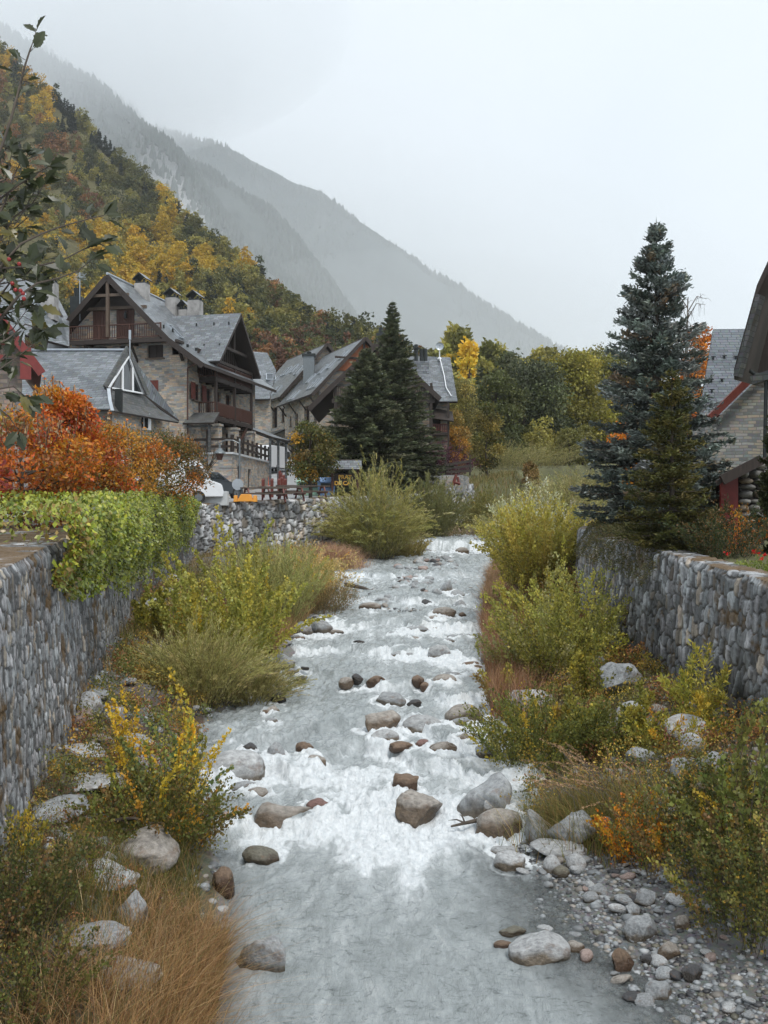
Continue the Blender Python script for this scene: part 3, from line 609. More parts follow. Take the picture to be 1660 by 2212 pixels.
# the broad white tongue of the main rapid
def blob(px, py, wx, wy, a):
    D = hit(px, py, True); x = (px - CX) / F * D; return a * np.exp(-((WX - x) / wx) ** 2 - ((WY - D) / wy) ** 2)
foam = foam + blob(900, 1800, 1.0, 1.9, .55) + blob(700, 1680, 1.5, .9, .4) + blob(760, 1745, .8, 1.1, .4) + blob(560, 1830, .6, .5, .45) + blob(690, 1900, .35, .5, .35) + blob(560, 1580, 1.2, 1.0, .35)
foam = foam - blob(500, 1745, .7, .9, .5) - blob(520, 1560, .6, .7, .3)
foam = foam - .16 * calm
Z = Z + .07 * sm(foam, .4, 1.1) * (.5 + fine) * sm(WY, 12, 15)
edge = np.minimum(WX - XL(WY), XR(WY) - WX)
shallow = sm(-(WX - XR(WY) + 1.35 + .3 * fn), -.0, 1.2); shallow = (1 - sm(XR(WY) - WX + .25 * fn, -.1, 1.15)) * (1 - sm(WY, 13, 15)) * .8 + (1 - sm(WX - XL(WY), 0, .35)) * .4
m, t, b = mat('stream_water'); af = N(t, 'ShaderNodeAttribute', attribute_name='foam'); ash = N(t, 'ShaderNodeAttribute', attribute_name='shallow'); tcn = N(t, 'ShaderNodeTexCoord')
mp = N(t, 'ShaderNodeMapping'); mp.inputs['Scale'].default_value = (1, .42, 1); t.links.new(tcn.outputs['Object'], mp.inputs[0])
n1 = noise(t, 6, 8, .62, mp.outputs[0]); n1.inputs['Distortion'].default_value = .9
ad = N(t, 'ShaderNodeMath', operation='MULTIPLY_ADD'); ad.inputs[1].default_value = .75; t.links.new(n1.outputs['Fac'], ad.inputs[0]); t.links.new(af.outputs['Fac'], ad.inputs[2])
fr = ramp(t, ad.outputs[0], [(.50, (0, 0, 0)), (.80, (.30, .30, .30)), (1.0, (1, 1, 1))]); 
n2_ = noise(t, 3.2, 7, .65, mp.outputs[0]); n2_.inputs['Distortion'].default_value = .8
wc = ramp(t, n2_.outputs['Fac'], [(.3, (.27, .30, .305)), (.55, (.385, .42, .43)), (.75, (.51, .54, .55))])
nf = noise(t, 16, 6, .75, mp.outputs[0]); rf_ = ramp(t, nf.outputs['Fac'], [(.3, (.60, .65, .68)), (.6, (.84, .87, .89))]); mp6 = N(t, 'ShaderNodeMapping'); mp6.inputs['Scale'].default_value = (1, 1.5, 1); t.links.new(tcn.outputs['Object'], mp6.inputs[0]); n6 = noise(t, 4.6, 7, .74, mp6.outputs[0]); n6.inputs['Distortion'].default_value = 1.6; r6 = ramp(t, n6.outputs['Fac'], [(.34, (.36, .38, .38)), (.405, (.80, .81, .81)), (.47, (1, 1, 1)), (1., (1, 1, 1))])
wc2 = mixc(t, .8, wc.outputs[0], r6.outputs[0], 'MULTIPLY'); c = mixc(t, fr.outputs[0], wc2, rf_.outputs[0]); t.links.new(c, b.inputs['Base Color'])  # dark ripple strokes, shading of the wavelets, multiplied into the water colour
mr = N(t, 'ShaderNodeMapRange'); mr.inputs['To Min'].default_value = .06; mr.inputs['To Max'].default_value = .75; t.links.new(fr.outputs[0], mr.inputs[0]); t.links.new(mr.outputs[0], b.inputs['Roughness'])
b.inputs['IOR'].default_value = 1.33
bp = bump(t, b, n1.outputs['Fac'], .9, .09)
n5 = noise(t, 22, 6, .7, mp.outputs[0]); n5.inputs['Distortion'].default_value = 1.5; bp2 = N(t, 'ShaderNodeBump'); bp2.inputs['Strength'].default_value = .8; bp2.inputs['Distance'].default_value = .035
t.links.new(n5.outputs['Fac'], bp2.inputs['Height']); t.links.new(bp.outputs[0], bp2.inputs['Normal']); t.links.new(bp2.outputs[0], b.inputs['Normal'])
tr = N(t, 'ShaderNodeBsdfTransparent'); tr.inputs['Color'].default_value = (.85, .88, .86, 1); ms = N(t, 'ShaderNodeMixShader')
gl = N(t, 'ShaderNodeBsdfGlossy'); gl.inputs['Roughness'].default_value = .1; t.links.new(bp2.outputs[0], gl.inputs['Normal']); fz = N(t, 'ShaderNodeFresnel'); fz.inputs['IOR'].default_value = 1.33; t.links.new(bp2.outputs[0], fz.inputs['Normal'])
ms0 = N(t, 'ShaderNodeMixShader'); t.links.new(fz.outputs[0], ms0.inputs[0]); t.links.new(tr.outputs[0], ms0.inputs[1]); t.links.new(gl.outputs[0], ms0.inputs[2])
sub = N(t, 'ShaderNodeMath', operation='SUBTRACT', use_clamp=True); t.links.new(ash.outputs['Fac'], sub.inputs[0]); t.links.new(fr.outputs[0], sub.inputs[1])
t.links.new(sub.outputs[0], ms.inputs[0]); t.links.new(b.outputs[0], ms.inputs[1]); t.links.new(ms0.outputs[0], ms.inputs[2]); t.links.new(ms.outputs[0], t.nodes['Material Output'].inputs[0]); M['water'] = m
me = mesh_np('water', np.stack([WX, WY, Z], -1).reshape(-1, 3), grid_faces(len(Yw), nc), None, [M['water']], True, attrs=dict(foam=foam, shallow=shallow))
tag(link('water', me), kind='structure')

# ------------------------------------------------------------------ rubble stone river walls
m, t, b = mat('wall_stone'); at = N(t, 'ShaderNodeAttribute', attribute_name='Col'); tcn = N(t, 'ShaderNodeTexCoord'); n1 = noise(t, 22, 7, .7, tcn.outputs['Object'])
c = mixc(t, .7, at.outputs['Color'], n1.outputs['Fac'], 'OVERLAY'); t.links.new(c, b.inputs['Base Color']); b.inputs['Roughness'].default_value = .7; bump(t, b, n1.outputs['Fac'], .5, .02); M['wall_stone'] = m
def worley(a, b, seed):
    i, j = np.floor(a).astype(np.int64), np.floor(b).astype(np.int64); f1 = np.full(a.shape, 9.); f2 = np.full(a.shape, 9.); idc = np.zeros(a.shape); ox = np.zeros(a.shape); oy = np.zeros(a.shape)
    for di in (-1, 0, 1):
        for dj in (-1, 0, 1):
            ii, jj = i + di, j + dj; px = ii + .5 + .42 * (_h(ii, jj, ii * 0, seed) * 2 - 1) + .25 * (jj % 2); py = jj + .5 + .42 * (_h(ii, jj, ii * 0, seed + 1) * 2 - 1)
            d = np.sqrt((a - px) ** 2 + (b - py) ** 2) * (.8 + .4 * _h(ii, jj, ii * 0, seed + 2)); c = _h(ii, jj, ii * 0, seed + 3)
            nearer = d < f1; f2 = np.where(nearer, f1, np.minimum(f2, d)); idc = np.where(nearer, c, idc); f1 = np.where(nearer, d, f1); ox = np.where(nearer, a - px, ox); oy = np.where(nearer, b - py, oy)
    return f1, f2, idc, ox, oy
def stone_wall(name, label, path, ztop, zbot, side, capw, cw, ch, dk, seed, mossy=.5, nv=120, bright=1.):
    """path: (X, Y) of the stream face; side +1 when the stream is to the right (+X) of it"""
    pts = np.array(path, float); seg = np.hypot(*np.diff(pts, axis=0).T); L = np.concatenate([[0], np.cumsum(seg)])
    us = [0.]
    while us[-1] < L[-1]:
        y = np.interp(us[-1], L, pts[:, 1]); us.append(us[-1] + max(.02, dk * y))
    us = np.array(us); us[-1] = L[-1]
    X, Y = np.interp(us, L, pts[:, 0]), np.interp(us, L, pts[:, 1])
    tx, ty = np.gradient(X, us), np.gradient(Y, us); l = np.hypot(tx, ty); tx /= l; ty /= l
    nx, ny = (ty * side, -tx * side)                                  # towards the stream
    zt, zb = ztop(Y), zbot(X, Y); H = (zt - zb)
    ncap = max(8, int(capw / (H.mean() / nv))); vv = np.concatenate([np.linspace(0, 1, nv), 1 + np.linspace(0, 1, ncap + 1)[1:]])
    U, Vv = np.meshgrid(us, vv, indexing='ij'); face = np.minimum(Vv, 1); cap = np.maximum(Vv - 1, 0)
    m_v = zb[:, None] + face * H[:, None] + cap * capw                 # metric height coordinate
    wu = U + fbm(U * .8, m_v * .8, s=seed, o=2) * .12; wv = m_v + fbm(U * .8, m_v * .8, s=seed + 5, o=2) * .15
    f1, f2, idc, ox, oy = worley(wu / cw, wv / ch, seed)
    g1, g2, idg, _a, _b = worley(wu / (cw * .45), wv / (ch * .35), seed + 50)   # small chinking stones
    e = f2 - f1; small = sm(e, .16, .06); e2 = (g2 - g1)
    joint = (1 - sm(e, .02, .16)) * (1 - .0 * small)
    pr_ = sm(e, .03, .17) * (.05 + .035 * idc + (ox * ((idc * 91) % 1 - .5) + oy * ((idc * 53) % 1 - .5)) * .07) * (cw / .15) * .8 + .012 * sm(e2, .05, .3) * small + .008 * fbm(U * 9, m_v * 9, s=seed + 9, o=3)
    batter = (1 - face) * .12 * H[:, None] * .5
    out = np.where(cap > 0, -cap * capw, batter) + np.where(cap > 0, 0, pr_)
    lift = np.where(cap > 0, pr_ * .5, 0)
    out = out - .05 * sm(face, .97, 1) * (cap == 0); 
    Xp = X[:, None] + nx[:, None] * out; Yp = Y[:, None] + ny[:, None] * out; Zp = zb[:, None] + face * H[:, None] + lift
    tone = (.12 + .40 * idc ** 1.4) * bright
    base = np.stack([tone * (.98 + .08 * (_h((idc * 9999).astype(np.int64), np.zeros_like(idc, dtype=np.int64), np.zeros_like(idc, dtype=np.int64), 4) - .5)), tone, tone * 1.03], -1)
    warm = ((idc * 37) % 1 < .16)[..., None]; base = np.where(warm, base * np.array([1.2, 1.02, .82]), base)
    streak = fbm(U * 14 + idc * 50, m_v * 3.2, s=seed + 20, o=4)[..., None]; base = base * (1 + .75 * streak)
    mort = np.array([.06, .052, .042]); jj = joint[..., None]; c = base * (1 - jj) + mort * jj
    stain = sm(fbm(U * .5, m_v * .9, s=seed + 30, o=4), .0, .35)[..., None]; c = c * (1 - .5 * stain)
    mo = sm(fbm(U * 2.2, m_v * 2.2, s=seed + 40, o=4) + .25 * joint + np.where(cap > 0, .40, -.02) + .18 * sm(face, .9, 1) - (1 - mossy) * .3, .2, .4)[..., None]
    c = c * (1 - mo * .85) + np.array([.11, .062, .018]) * mo * .85
    n_u, n_v = U.shape
    me = mesh_np(name, np.stack([Xp, Yp, Zp], -1).reshape(-1, 3), grid_faces(n_u, n_v), np.clip(c, .01, .7).reshape(-1, 3), [M['wall_stone']], True)
    o = link(name, me); tag(o, label, 'stone wall')
    return o
pth = lambda f, ys: [(float(f(y)), y) for y in ys]
stone_wall('retaining_wall', 'tall left river wall of upright grey cobbles, mossy cap, draped with green vine', pth(WL, [5, 8, 12, 15, 18, 21.5, 26, 30, 35, 40, 44, 47, 49]), lambda y: ZPL(y) + .13, lambda x, y: ground_z(x + .1, y, False) - .35, 1, 2.6, .10, .20, .0015, 11, .75, 130, .74)
stone_wall('retaining_wall', 'distant pale cobble river wall below the parking place and picnic tables', pth(WL, [49, 51, 53, 55, 57, 60, 64, 68, 72, 76.3]), lambda y: ZPL(y) + .14, lambda x, y: ground_z(x + .4, y, False) - .5, 1, .55, .26, .40, .0016, 23, .3, 80, 1.45)
stone_wall('retaining_wall', 'right river wall of upright grey stones with a flat mossy slab top', pth(WR, [7, 10, 12, 14, 16, 18, 20, 22, 24, 27, 30, 31.5]), lambda y: tab(y, [7, 16.6, 22, 30, 32], [-1.9, -1.12, -.78, -.5, -.45]), lambda x, y: ground_z(x - .1, y, False) - .35, -1, .62, .15, .28, .0017, 37, .35, 120, .74)
# ------------------------------------------------------------------ building helpers (local frame: x right, y away)
def roof_profile(mb, prof, y0, y1, th=.22, over_board=True):
    """prof: (x, z) points of the top surface, left to right; y0, y1 either floats or (front, back); slate on top, dark wood below"""
    n = len(prof); lo = [(x, z - th) for x, z in prof]
    for i in range(n - 1):
        (xa, za), (xb, zb) = prof[i], prof[i + 1]; (la, ka), (lb, kb) = lo[i], lo[i + 1]
        mb.poly([(xa, y0, za), (xb, y0, zb), (xb, y1, zb), (xa, y1, za)], 0)
        mb.poly([(la, y0, ka), (la, y1, ka), (lb, y1, kb), (lb, y0, kb)], 1)
        mb.poly([(xa, y0, za), (la, y0, ka), (lb, y0, kb), (xb, y0, zb)], 1); mb.poly([(xa, y1, za), (xb, y1, zb), (lb, y1, kb), (la, y1, ka)], 1)
    for (x, z), (l, k), s in ((prof[0], lo[0], 0), (prof[-1], lo[-1], 1)):
        q = [(x, y0, z), (x, y1, z), (l, y1, k), (l, y0, k)]; mb.poly(q if s == 0 else q[::-1], 1)
def window(parent, x0, x1, z0, z1, y, face='front', frame='brown_wood', pane='glass', mull=1, name='window', sill=True, shut=None):
    """window set at depth y in a wall facing -y ('front'), facing -x ('left') or +x ('right'); x is then the run along the wall"""
    f = MB(); g = MB(); w_ = .07
    def T(u, d, z): return {'front': (u, d, z), 'left': (d, u, z), 'right': (-d, u, z)}[face]
    def bx(mb, u0, d0, z0_, u1, d1, z1_, m=0):
        a_, b__ = T(u0, d0, z0_), T(u1, d1, z1_); mb.box(*a_, *b__, m)
    bx(f, x0, y, z0, x0 + w_, y + .08, z1); bx(f, x1 - w_, y, z0, x1, y + .08, z1); bx(f, x0 + w_, y, z1 - w_, x1 - w_, y + .08, z1); bx(f, x0 + w_, y, z0, x1 - w_, y + .08, z0 + w_)
    for k in range(mull): c_ = x0 + (x1 - x0) * (k + 1) / (mull + 1); bx(f, c_ - .03, y + .005, z0 + w_, c_ + .03, y + .075, z1 - w_)
    if z1 - z0 > .9 and pane == 'glass': c_ = z0 + (z1 - z0) * .6; bx(f, x0 + w_, y + .01, c_ - .02, x1 - w_, y + .07, c_ + .02)
    o = f.build(name, M[frame], parent); bx(g, x0 + .03, y + .05, z0 + .03, x1 - .03, y + .062, z1 - .03); g.build('pane', M[pane], o)
    if sill:
        s_ = MB(); bx(s_, x0 - .1, y - .3, z0 - .09, x1 + .1, y + .02, z0 - .005); s_.build('sill', M['beam_wood'], o)
    if shut:
        for (a_, b__) in ((x0 - (x1 - x0) * .5 - .02, x0 - .02), (x1 + .02, x1 + (x1 - x0) * .5 + .02)):
            s_ = MB(); bx(s_, a_, y - .34, z0, b__, y - .29, z1)
            for zz in (z0 + .15, z1 - .25): bx(s_, a_ + .03, y - .37, zz, b__ - .03, y - .34, zz + .1)
            s_.build('shutter', M[shut], o)
    return o
def boards(parent, name, x0, x1, z0, z1, y, face='front', m='brown_wood', planks=4, th=.05):
    """panel of upright boards with narrow gaps"""
    b_ = MB(); n = max(1, planks)
    for k in range(n):
        a_, c_ = x0 + (x1 - x0) * k / n + .006, x0 + (x1 - x0) * (k + 1) / n - .006; dd = .006 * (k % 2)
        if face == 'front': b_.box(a_, y + dd, z0, c_, y + th, z1)
        elif face == 'left': b_.box(y + dd, a_, z0, y + th, c_, z1)
        else: b_.box(-y - th, a_, z0, -y - dd, c_, z1)
    return b_.build(name, M[m], parent)
def railing(parent, p, q, z0, z1, m='brown_wood', gap=.13, name='railing', solid=False, thick=.035):
    b_ = MB(); p, q = Vector(p), Vector(q); L = (q - p).length
    b_.beam((*p, z1), (*q, z1), .09, .07); b_.beam((*p, z0 + .08), (*q, z0 + .08), .07, .06)
    n = max(2, int(L / gap))
    for k in range(1, n):
        c_ = p.lerp(q, k / n); b_.beam((*c_, z0 + .1), (*c_, z1 - .03), thick if not solid else gap * .93, thick, up=(q - p).normalized().to_3d())
    for k in range(int(L / 1.9) + 1):
        c_ = p.lerp(q, k / max(1, int(L / 1.9))); b_.beam((*c_, z0), (*c_, z1 + .05), .1, .1, up=(q - p).normalized().to_3d())
    return b_.build(name, M[m], parent)
def chimney(parent, x, y, z0, z1, w_=.7, m='render', cap='slate'):
    c_ = MB(); c_.box(x - w_ / 2, y - w_ / 2, z0, x + w_ / 2, y + w_ / 2, z1); o = c_.build('chimney', M[m], parent)
    k = MB(); e = w_ / 2 + .12
    for sx in (-1, 1):
        for sy in (-1, 1): k.box(x + sx * (w_ / 2 - .12) - .06, y + sy * (w_ / 2 - .12) - .06, z1 + .002, x + sx * (w_ / 2 - .12) + .06, y + sy * (w_ / 2 - .12) + .06, z1 + .28, 1)
    k.slab([(x - e, y - e, z1 + .28), (x, y - e, z1 + .72), (x, y + e, z1 + .72), (x - e, y + e, z1 + .28)][::1], .06, 0, 1); k.slab([(x, y - e, z1 + .72), (x + e, y - e, z1 + .28), (x + e, y + e, z1 + .28), (x, y + e, z1 + .72)], .06, 0, 1)
    k.box(x - w_ / 2 + .05, y - w_ / 2 + .05, z1 + .004, x + w_ / 2 - .05, y + w_ / 2 - .05, z1 + .1, 1)
    k.build('chimney_cap', [M[cap], M['dark_metal']], o); return o
def skylight(parent, c, ux, uy, w_=.8, h=1.2):
    """c centre on the roof, ux along the eave, uy up the slope"""
    c, ux, uy = Vector(c), Vector(ux).normalized(), Vector(uy).normalized(); n = ux.cross(uy); f = MB(); c = c + n * .06
    for a_, b__, l, k in ((-1, 0, .07, h), (1, 0, .07, h)): p = c + ux * a_ * w_ / 2; f.beam(p - uy * h / 2, p + uy * h / 2, .08, .14, up=n)
    for s_ in (-1, 1): p = c + uy * s_ * h / 2; f.beam(p - ux * (w_ / 2 + .04), p + ux * (w_ / 2 + .04), .08, .13, up=n)
    o = f.build('skylight', M['zinc'], parent); g = MB(); q = [c - ux * w_ / 2 - uy * h / 2, c + ux * w_ / 2 - uy * h / 2, c + ux * w_ / 2 + uy * h / 2, c - ux * w_ / 2 + uy * h / 2]
    g.slab([p + n * .03 for p in q], .04); g.build('pane', M['skyglass'], o); return o
def gable_tri(mb, x0, x1, xa, z0, za, y, t=.25, m=0):
    mb.hexa([(x0, y, z0), (x1, y, z0), (xa, y, za)], [(x0, y + t, z0), (x1, y + t, z0), (xa, y + t, za)], m)

# ================================================================== the big chalet
TH = -math.atan(.2195); OX, OY = -12.85, 65.0
ch = thing('stone_chalet', 'big stone chalet with steep slate roof, dark timber gable balconies and three roof chimneys', 'chalet', (OX, OY, 0), TH)
LY = Vector((-math.sin(TH), math.cos(TH))); LX = Vector((math.cos(TH), math.sin(TH)))
def loc_a(px, s):        # local x of the sight line through column px at local depth s
    k = (px - CX) / F; return (k * (OY + LY.y * s) - OX - LY.x * s) / (LX.x - k * LX.y)
def loc_s(px, a):        # local y of the sight line through column px on the plane x = a
    k = (px - CX) / F; return (k * (OY + LX.y * a) - OX - LX.x * a) / (LY.x - k * LY.y)
def loc_z(py, a, s): return (CY - py) / F * (OY + LX.y * a + LY.y * s)
W0 = -10.3; EZ = 9.75
aa = [(loc_a(a_, 0), loc_a(b__, 0)) for a_, b__ in ((141, 172), (200, 231), (258, 288), (319, 353))]
fz0, fz1 = loc_z(775, -4, 0), loc_z(737, -4, 0)
sw = (loc_a(306, 0), loc_a(320, 0)); swz = (loc_z(857, -2, 0), loc_z(822, -2, 0))
holes = [(a_ - W0, max(fz0, 8), b__ - W0, fz1) for a_, b__ in aa] + [(sw[0] - W0, swz[0], sw[1] - W0, swz[1])]
wl_ = MB(); wl_.wall((-9.3, 0), (-1.05, 0), -.3, 11.0, [(a_ - 1.0, b__, c_ - 1.0, d_) for a_, b__, c_, d_ in holes]); wl_.wall((W0, 0), (-9.3, 0), -.3, 10.3); wl_.wall((-1.05, 0), (0, 0), -.3, 10.3)
ws = (loc_s(415, 0), loc_s(434, 0)); wsz = (loc_z(864, 0, 1.2), loc_z(828, 0, 1.2))
s1, s2 = 1.9, 8.9
ho = [(ws[0] + .15, wsz[0], ws[1] - .1, wsz[1])]
for (z0_, z1_) in ((9.12, 11.1), (6.5, 8.5), (3.88, 5.7)):
    for (a_, b__) in ((3.2, 4.2), (5.0, 5.9), (6.8, 7.9)): ho.append((a_, z0_, b__, z1_))
wl_.wall((0, 0), (0, 13), -.3, 10.3, [h_ if h_[3] < 10.3 else (h_[0], h_[1], h_[2], 10.25) for h_ in ho]); wl_.wall((0, 13), (W0, 13), -.3, 10.3); wl_.wall((W0, 13), (W0, 0), -.3, 10.3)
gable_tri(wl_, -9.3, -1.05, -5.15, 11.001, 15.15, .002); gable_tri(wl_, W0 + .1, -.1, -5.15, 10.3, 15.1, 12.7)
wl_.build('wall', [M['masonry']], ch)
for (a_, b__) in aa: window(ch, a_, b__, max(fz0, 8), fz1, .14, pane='dark_wood', mull=1, frame='dark_wood')
window(ch, sw[0], sw[1], swz[0], swz[1], .14, mull=0); boards(ch, 'shutter', sw[1] + .02, sw[1] + .75, swz[0] - .02, swz[1] + .02, -.06, m='red_wood', planks=3); boards(ch, 'shutter', sw[0] - .7, sw[0] - .02, swz[0] - .02, swz[1] + .02, -.06, m='brown_wood', planks=3)
window(ch, ho[0][0], ho[0][2], ho[0][1], ho[0][3], .14, 'right', mull=0, shut='red_wood')
for (a_, z0_, b__, z1_) in ho[1:]: window(ch, a_, b__, z0_, min(z1_, 10.25), .16, 'right', mull=1, frame='brown_wood', sill=False)
rf = MB(); prof = [(-11.85, 9.54), (-9.4, 11.3), (-5.15, 15.56), (-.9, 11.3), (1.55, 9.54)]
roof_profile(rf, prof, -1.05, 13.6); rf.cyl((-5.15, -1.06, 15.6), (-5.15, 13.6, 15.6), .09, n=8, m=2)
roof = rf.build('roof', [M['slate'], M['dark_wood'], M['zinc']], ch)
# cross gable over the balconies
cg = MB(); sA, sM, sB = 1.5, 5.3, 9.2
for (ya, za, yb, zb) in ((sA - .25, 10.0, sM, 13.95), (sM, 13.95, sB + .25, 10.0)):
    xr_a = -4.3 if za > 12 else .55; xr_b = -4.3 if zb > 12 else .55
    if za < zb: q = [(xr_a, ya, za), (1.75, ya, za), (1.75, yb, zb), (xr_b, yb, zb)]
    else: q = [(xr_a, ya, za), (1.75, ya, za), (1.75, yb, zb), (xr_b, yb, zb)]
    cg.slab(q, .2, 0, 1)
cg.build('cross_gable_roof', [M['slate'], M['dark_wood']], ch)
cb = MB(); cb.poly([(.32, sA + .1, 9.95), (.32, sB - .1, 9.95), (.32, sM, 13.6)]); cb.poly([(0.02, sA + .1, 9.3), (.02, sB - .1, 9.3), (.02, sB - .1, 11), (.02, sA + .1, 11)])
for k in range(1, 20):
    y_ = sA + (sB - sA) * k / 20; h_ = 13.5 - abs(y_ - sM) * 1.02 * .93; cb.box(.33, y_ - .012, 9.95, .36, y_ + .012, h_)
cb.beam((1.2, sA + 1.3, 11.3), (1.2, sB - 1.3, 11.3), .16, .2); cb.beam((1.2, sM, 11.4), (1.2, sM, 13.3), .15, .15, up=(0, 1, 0)); cb.beam((.3, sM, 13.4), (1.6, sM, 13.4), .15, .2)
cb.build('gable_boarding', M['dark_wood'], ch)
# attic front: loggia in the gable, doors, beams, balcony
at_ = MB(); yb_ = -.02
at_.hexa([(-6.75, -.08, 13.5), (-3.55, -.08, 13.5), (-5.15, -.08, 15.2)], [(-6.75, -.005, 13.5), (-3.55, -.005, 13.5), (-5.15, -.005, 15.2)])
at_.build('gable_boarding', M['dark_wood'], ch)
bm_ = MB(); bm_.beam((-7.5, -.16, 13.5), (-2.8, -.16, 13.5), .18, .2); bm_.beam((-6.6, -.9, 14.2), (-3.7, -.9, 14.2), .16, .18); bm_.beam((-5.15, -.95, 11.45), (-5.15, -.95, 15.2), .2, .2, up=(0, 1, 0)); bm_.build('beam', M['beam_wood'], ch)
for (pa, pb) in ((202, 236), (253, 291)):
    a_, b__ = loc_a(pa, 0), loc_a(pb, 0); d_ = boards(ch, 'door', a_, b__, 11.45, 13.4, -.07, m='brown_wood', planks=6)
bal = MB(); a0, a1 = loc_a(150, -1), loc_a(347, -1); bal.box(a0, -1.0, 11.12, a1, -.02, 11.3); bal.beam((a0 - .6, -1.02, 11.1), (a1 + .4, -1.02, 11.1), .16, .2)
for a_ in np.linspace(W0 + .3, -.3, 4): bal.beam((a_, -.05, 9.9), (a_, -1.0, 11.0), .16, .16, up=(1, 0, 0)); bal.box(a_ - .1, -1.05, 10.95, a_ + .1, -.01, 11.12)
bal.build('balcony_floor', M['dark_wood'], ch); railing(ch, (a0, -.98), (a1, -.98), 11.3, 12.22, gap=.16)
# verge boards
vb = MB()
for (p, q) in zip(prof, prof[1:]): vb.beam((p[0], -1.09, p[1] - .2), (q[0], -1.09, q[1] - .2), .05, .36)
vb.build('verge_board', M['dark_wood'], ch)
# side balconies with posts
for k, (z0_, zr, nm) in enumerate(((9.05, 9.95, 0), (6.42, 7.35, 1))):
    s_ = MB(); s_.box(.01, s1, z0_ - .2, 1.25, s2, z0_); s_.beam((1.2, s1 - .1, z0_ - .15), (1.2, s2 + .1, z0_ - .15), .16, .26)
    for y_ in np.linspace(s1 + .1, s2 - .1, 7): s_.beam((0, y_, z0_ - .28), (1.3, y_, z0_ - .28), .12, .14)
    s_.build('balcony_floor', M['dark_wood'], ch); railing(ch, (1.2, s1), (1.2, s2), z0_, zr, gap=.15, solid=(k == 1), thick=.05); railing(ch, (.02, s1), (1.15, s1), z0_, zr, gap=.15)
ps = MB()
for y_ in (s1 + .05, 5.4, s2 - .05): ps.beam((1.2, y_, 5.9), (1.2, y_, 10.2), .17, .17, up=(0, 1, 0))
ps.beam((1.2, s1 - .2, 10.15), (1.2, s2 + .2, 10.15), .18, .2); ps.build('balcony_post', M['dark_wood'], ch)
gp = MB(); gp.cyl((.08, -.12, 3.9), (.08, -.12, 9.4), .05, n=8); gp.cyl((.08, -.12, 9.4), (1.0, -.3, 9.75), .05, n=8); gp.build('downpipe', M['brown_wood'], ch)
for (px, py0, py1, a_) in ((293, 596, 622, None), (350, 612, 655, None), (412, 638, 688, None)):
    pass
chimney(ch, -4.6, 2.9, 14.2, 15.75, .8); chimney(ch, -4.2, 7.0, 13.6, 15.6, .8); chimney(ch, -3.4, 7.2, 13.0, 14.75, .6); chimney(ch, -2.0, 6.0, 12.0, 15.1, .85)
skylight(ch, (-1.75, 1.9, 12.15), (0, 1, 0), (-1, 0, 1), .7, 1.3)
# snow hooks
sh = MB()
for y_ in np.arange(2.2, 9, 1.3):
    pass
for x_ in (-1.2, .1, 1.2):
    for t_ in (.3, .75): sh.box(x_ - .03, sA + (sM - sA) * t_ - .1, 10.05 + 3.95 * t_ - .05, x_ + .03, sA + (sM - sA) * t_ + .05, 10.05 + 3.95 * t_ + .16)
for y_ in (0, 1.4): sh.box(-.05, y_ - .03, 10.75, .1, y_ + .03, 10.95); sh.box(-1.7, y_ - .03, 12.05, -1.6, y_ + .03, 12.3)
sh.build('snow_hook', M['dark_metal'], ch)
# porch roof on the left end of the terrace
pr = MB(); pr.slab([(-.02, -.7, 5.75), (2.1, -.7, 5.75), (1.75, 1.2, 6.6), (-.02, 1.2, 6.6)], .12, 0, 1); pr.beam((1.7, -.4, 3.9), (1.7, -.4, 5.7), .15, .15, up=(0, 1, 0)); pr.beam((.15, -.4, 5.55), (1.9, -.4, 5.55), .14, .14); pr.build('porch_roof', [M['slate_moss'], M['dark_wood']], ch)
# podium with terrace
pd_ = MB(); pA, pB, pC, pD = (0.02, -.02), (3.1, -.02), (1.55, 11.9), (0.02, 11.9); Lr = math.dist(pB, pC)
pd_.wall(pA, pB, -.3, 3.75); dr = [(1.6, .95, 2.75, 3.1), (4.7, 1.45, 5.6, 3.0)]
pd_.wall(pB, pC, -.3, 3.75, dr, t=.3); pd_.wall(pC, pD, 1, 3.75); pd_.build('wall', [M['masonry']], ch)
d2 = Vector((pC[0] - pB[0], pC[1] - pB[1])).normalized(); n2d = Vector((-d2.y, d2.x))
def PP(u, z, k=0): return (pB[0] + d2.x * u + n2d.x * k, pB[1] + d2.y * u + n2d.y * k, z)
q = MB(); q.hexa([PP(1.62, .95, .2), PP(2.73, .95, .2), PP(2.73, .95, .26), PP(1.62, .95, .26)], [PP(1.62, 3.08, .2), PP(2.73, 3.08, .2), PP(2.73, 3.08, .26), PP(1.62, 3.08, .26)]); q.build('door', M['brown_wood'], ch)
q = MB(); q.hexa([PP(4.72, 1.47, .2), PP(5.58, 1.47, .2), PP(5.58, 1.47, .24), PP(4.72, 1.47, .24)], [PP(4.72, 2.98, .2), PP(5.58, 2.98, .2), PP(5.58, 2.98, .24), PP(4.72, 2.98, .24)]); wn = q.build('window', M['glass'], ch)
q = MB()
for u_ in (4.72, 5.0, 5.3, 5.56): q.beam(PP(u_, 1.47, .16), PP(u_, 2.98, .16), .05, .05, up=(0, 1, 0))
q.beam(PP(4.7, 2.2, .15), PP(5.6, 2.2, .15), .05, .05); q.build('frame', M['dark_wood'], wn)
q = MB(); q.hexa([(-.05, -.1, 3.75), (3.25, -.12, 3.75), (1.68, 12, 3.75), (-.05, 12, 3.75)], [(-.05, -.1, 3.87), (3.25, -.12, 3.87), (1.68, 12, 3.87), (-.05, 12, 3.87)]); q.build('terrace', M['concrete'], ch)
q = MB()
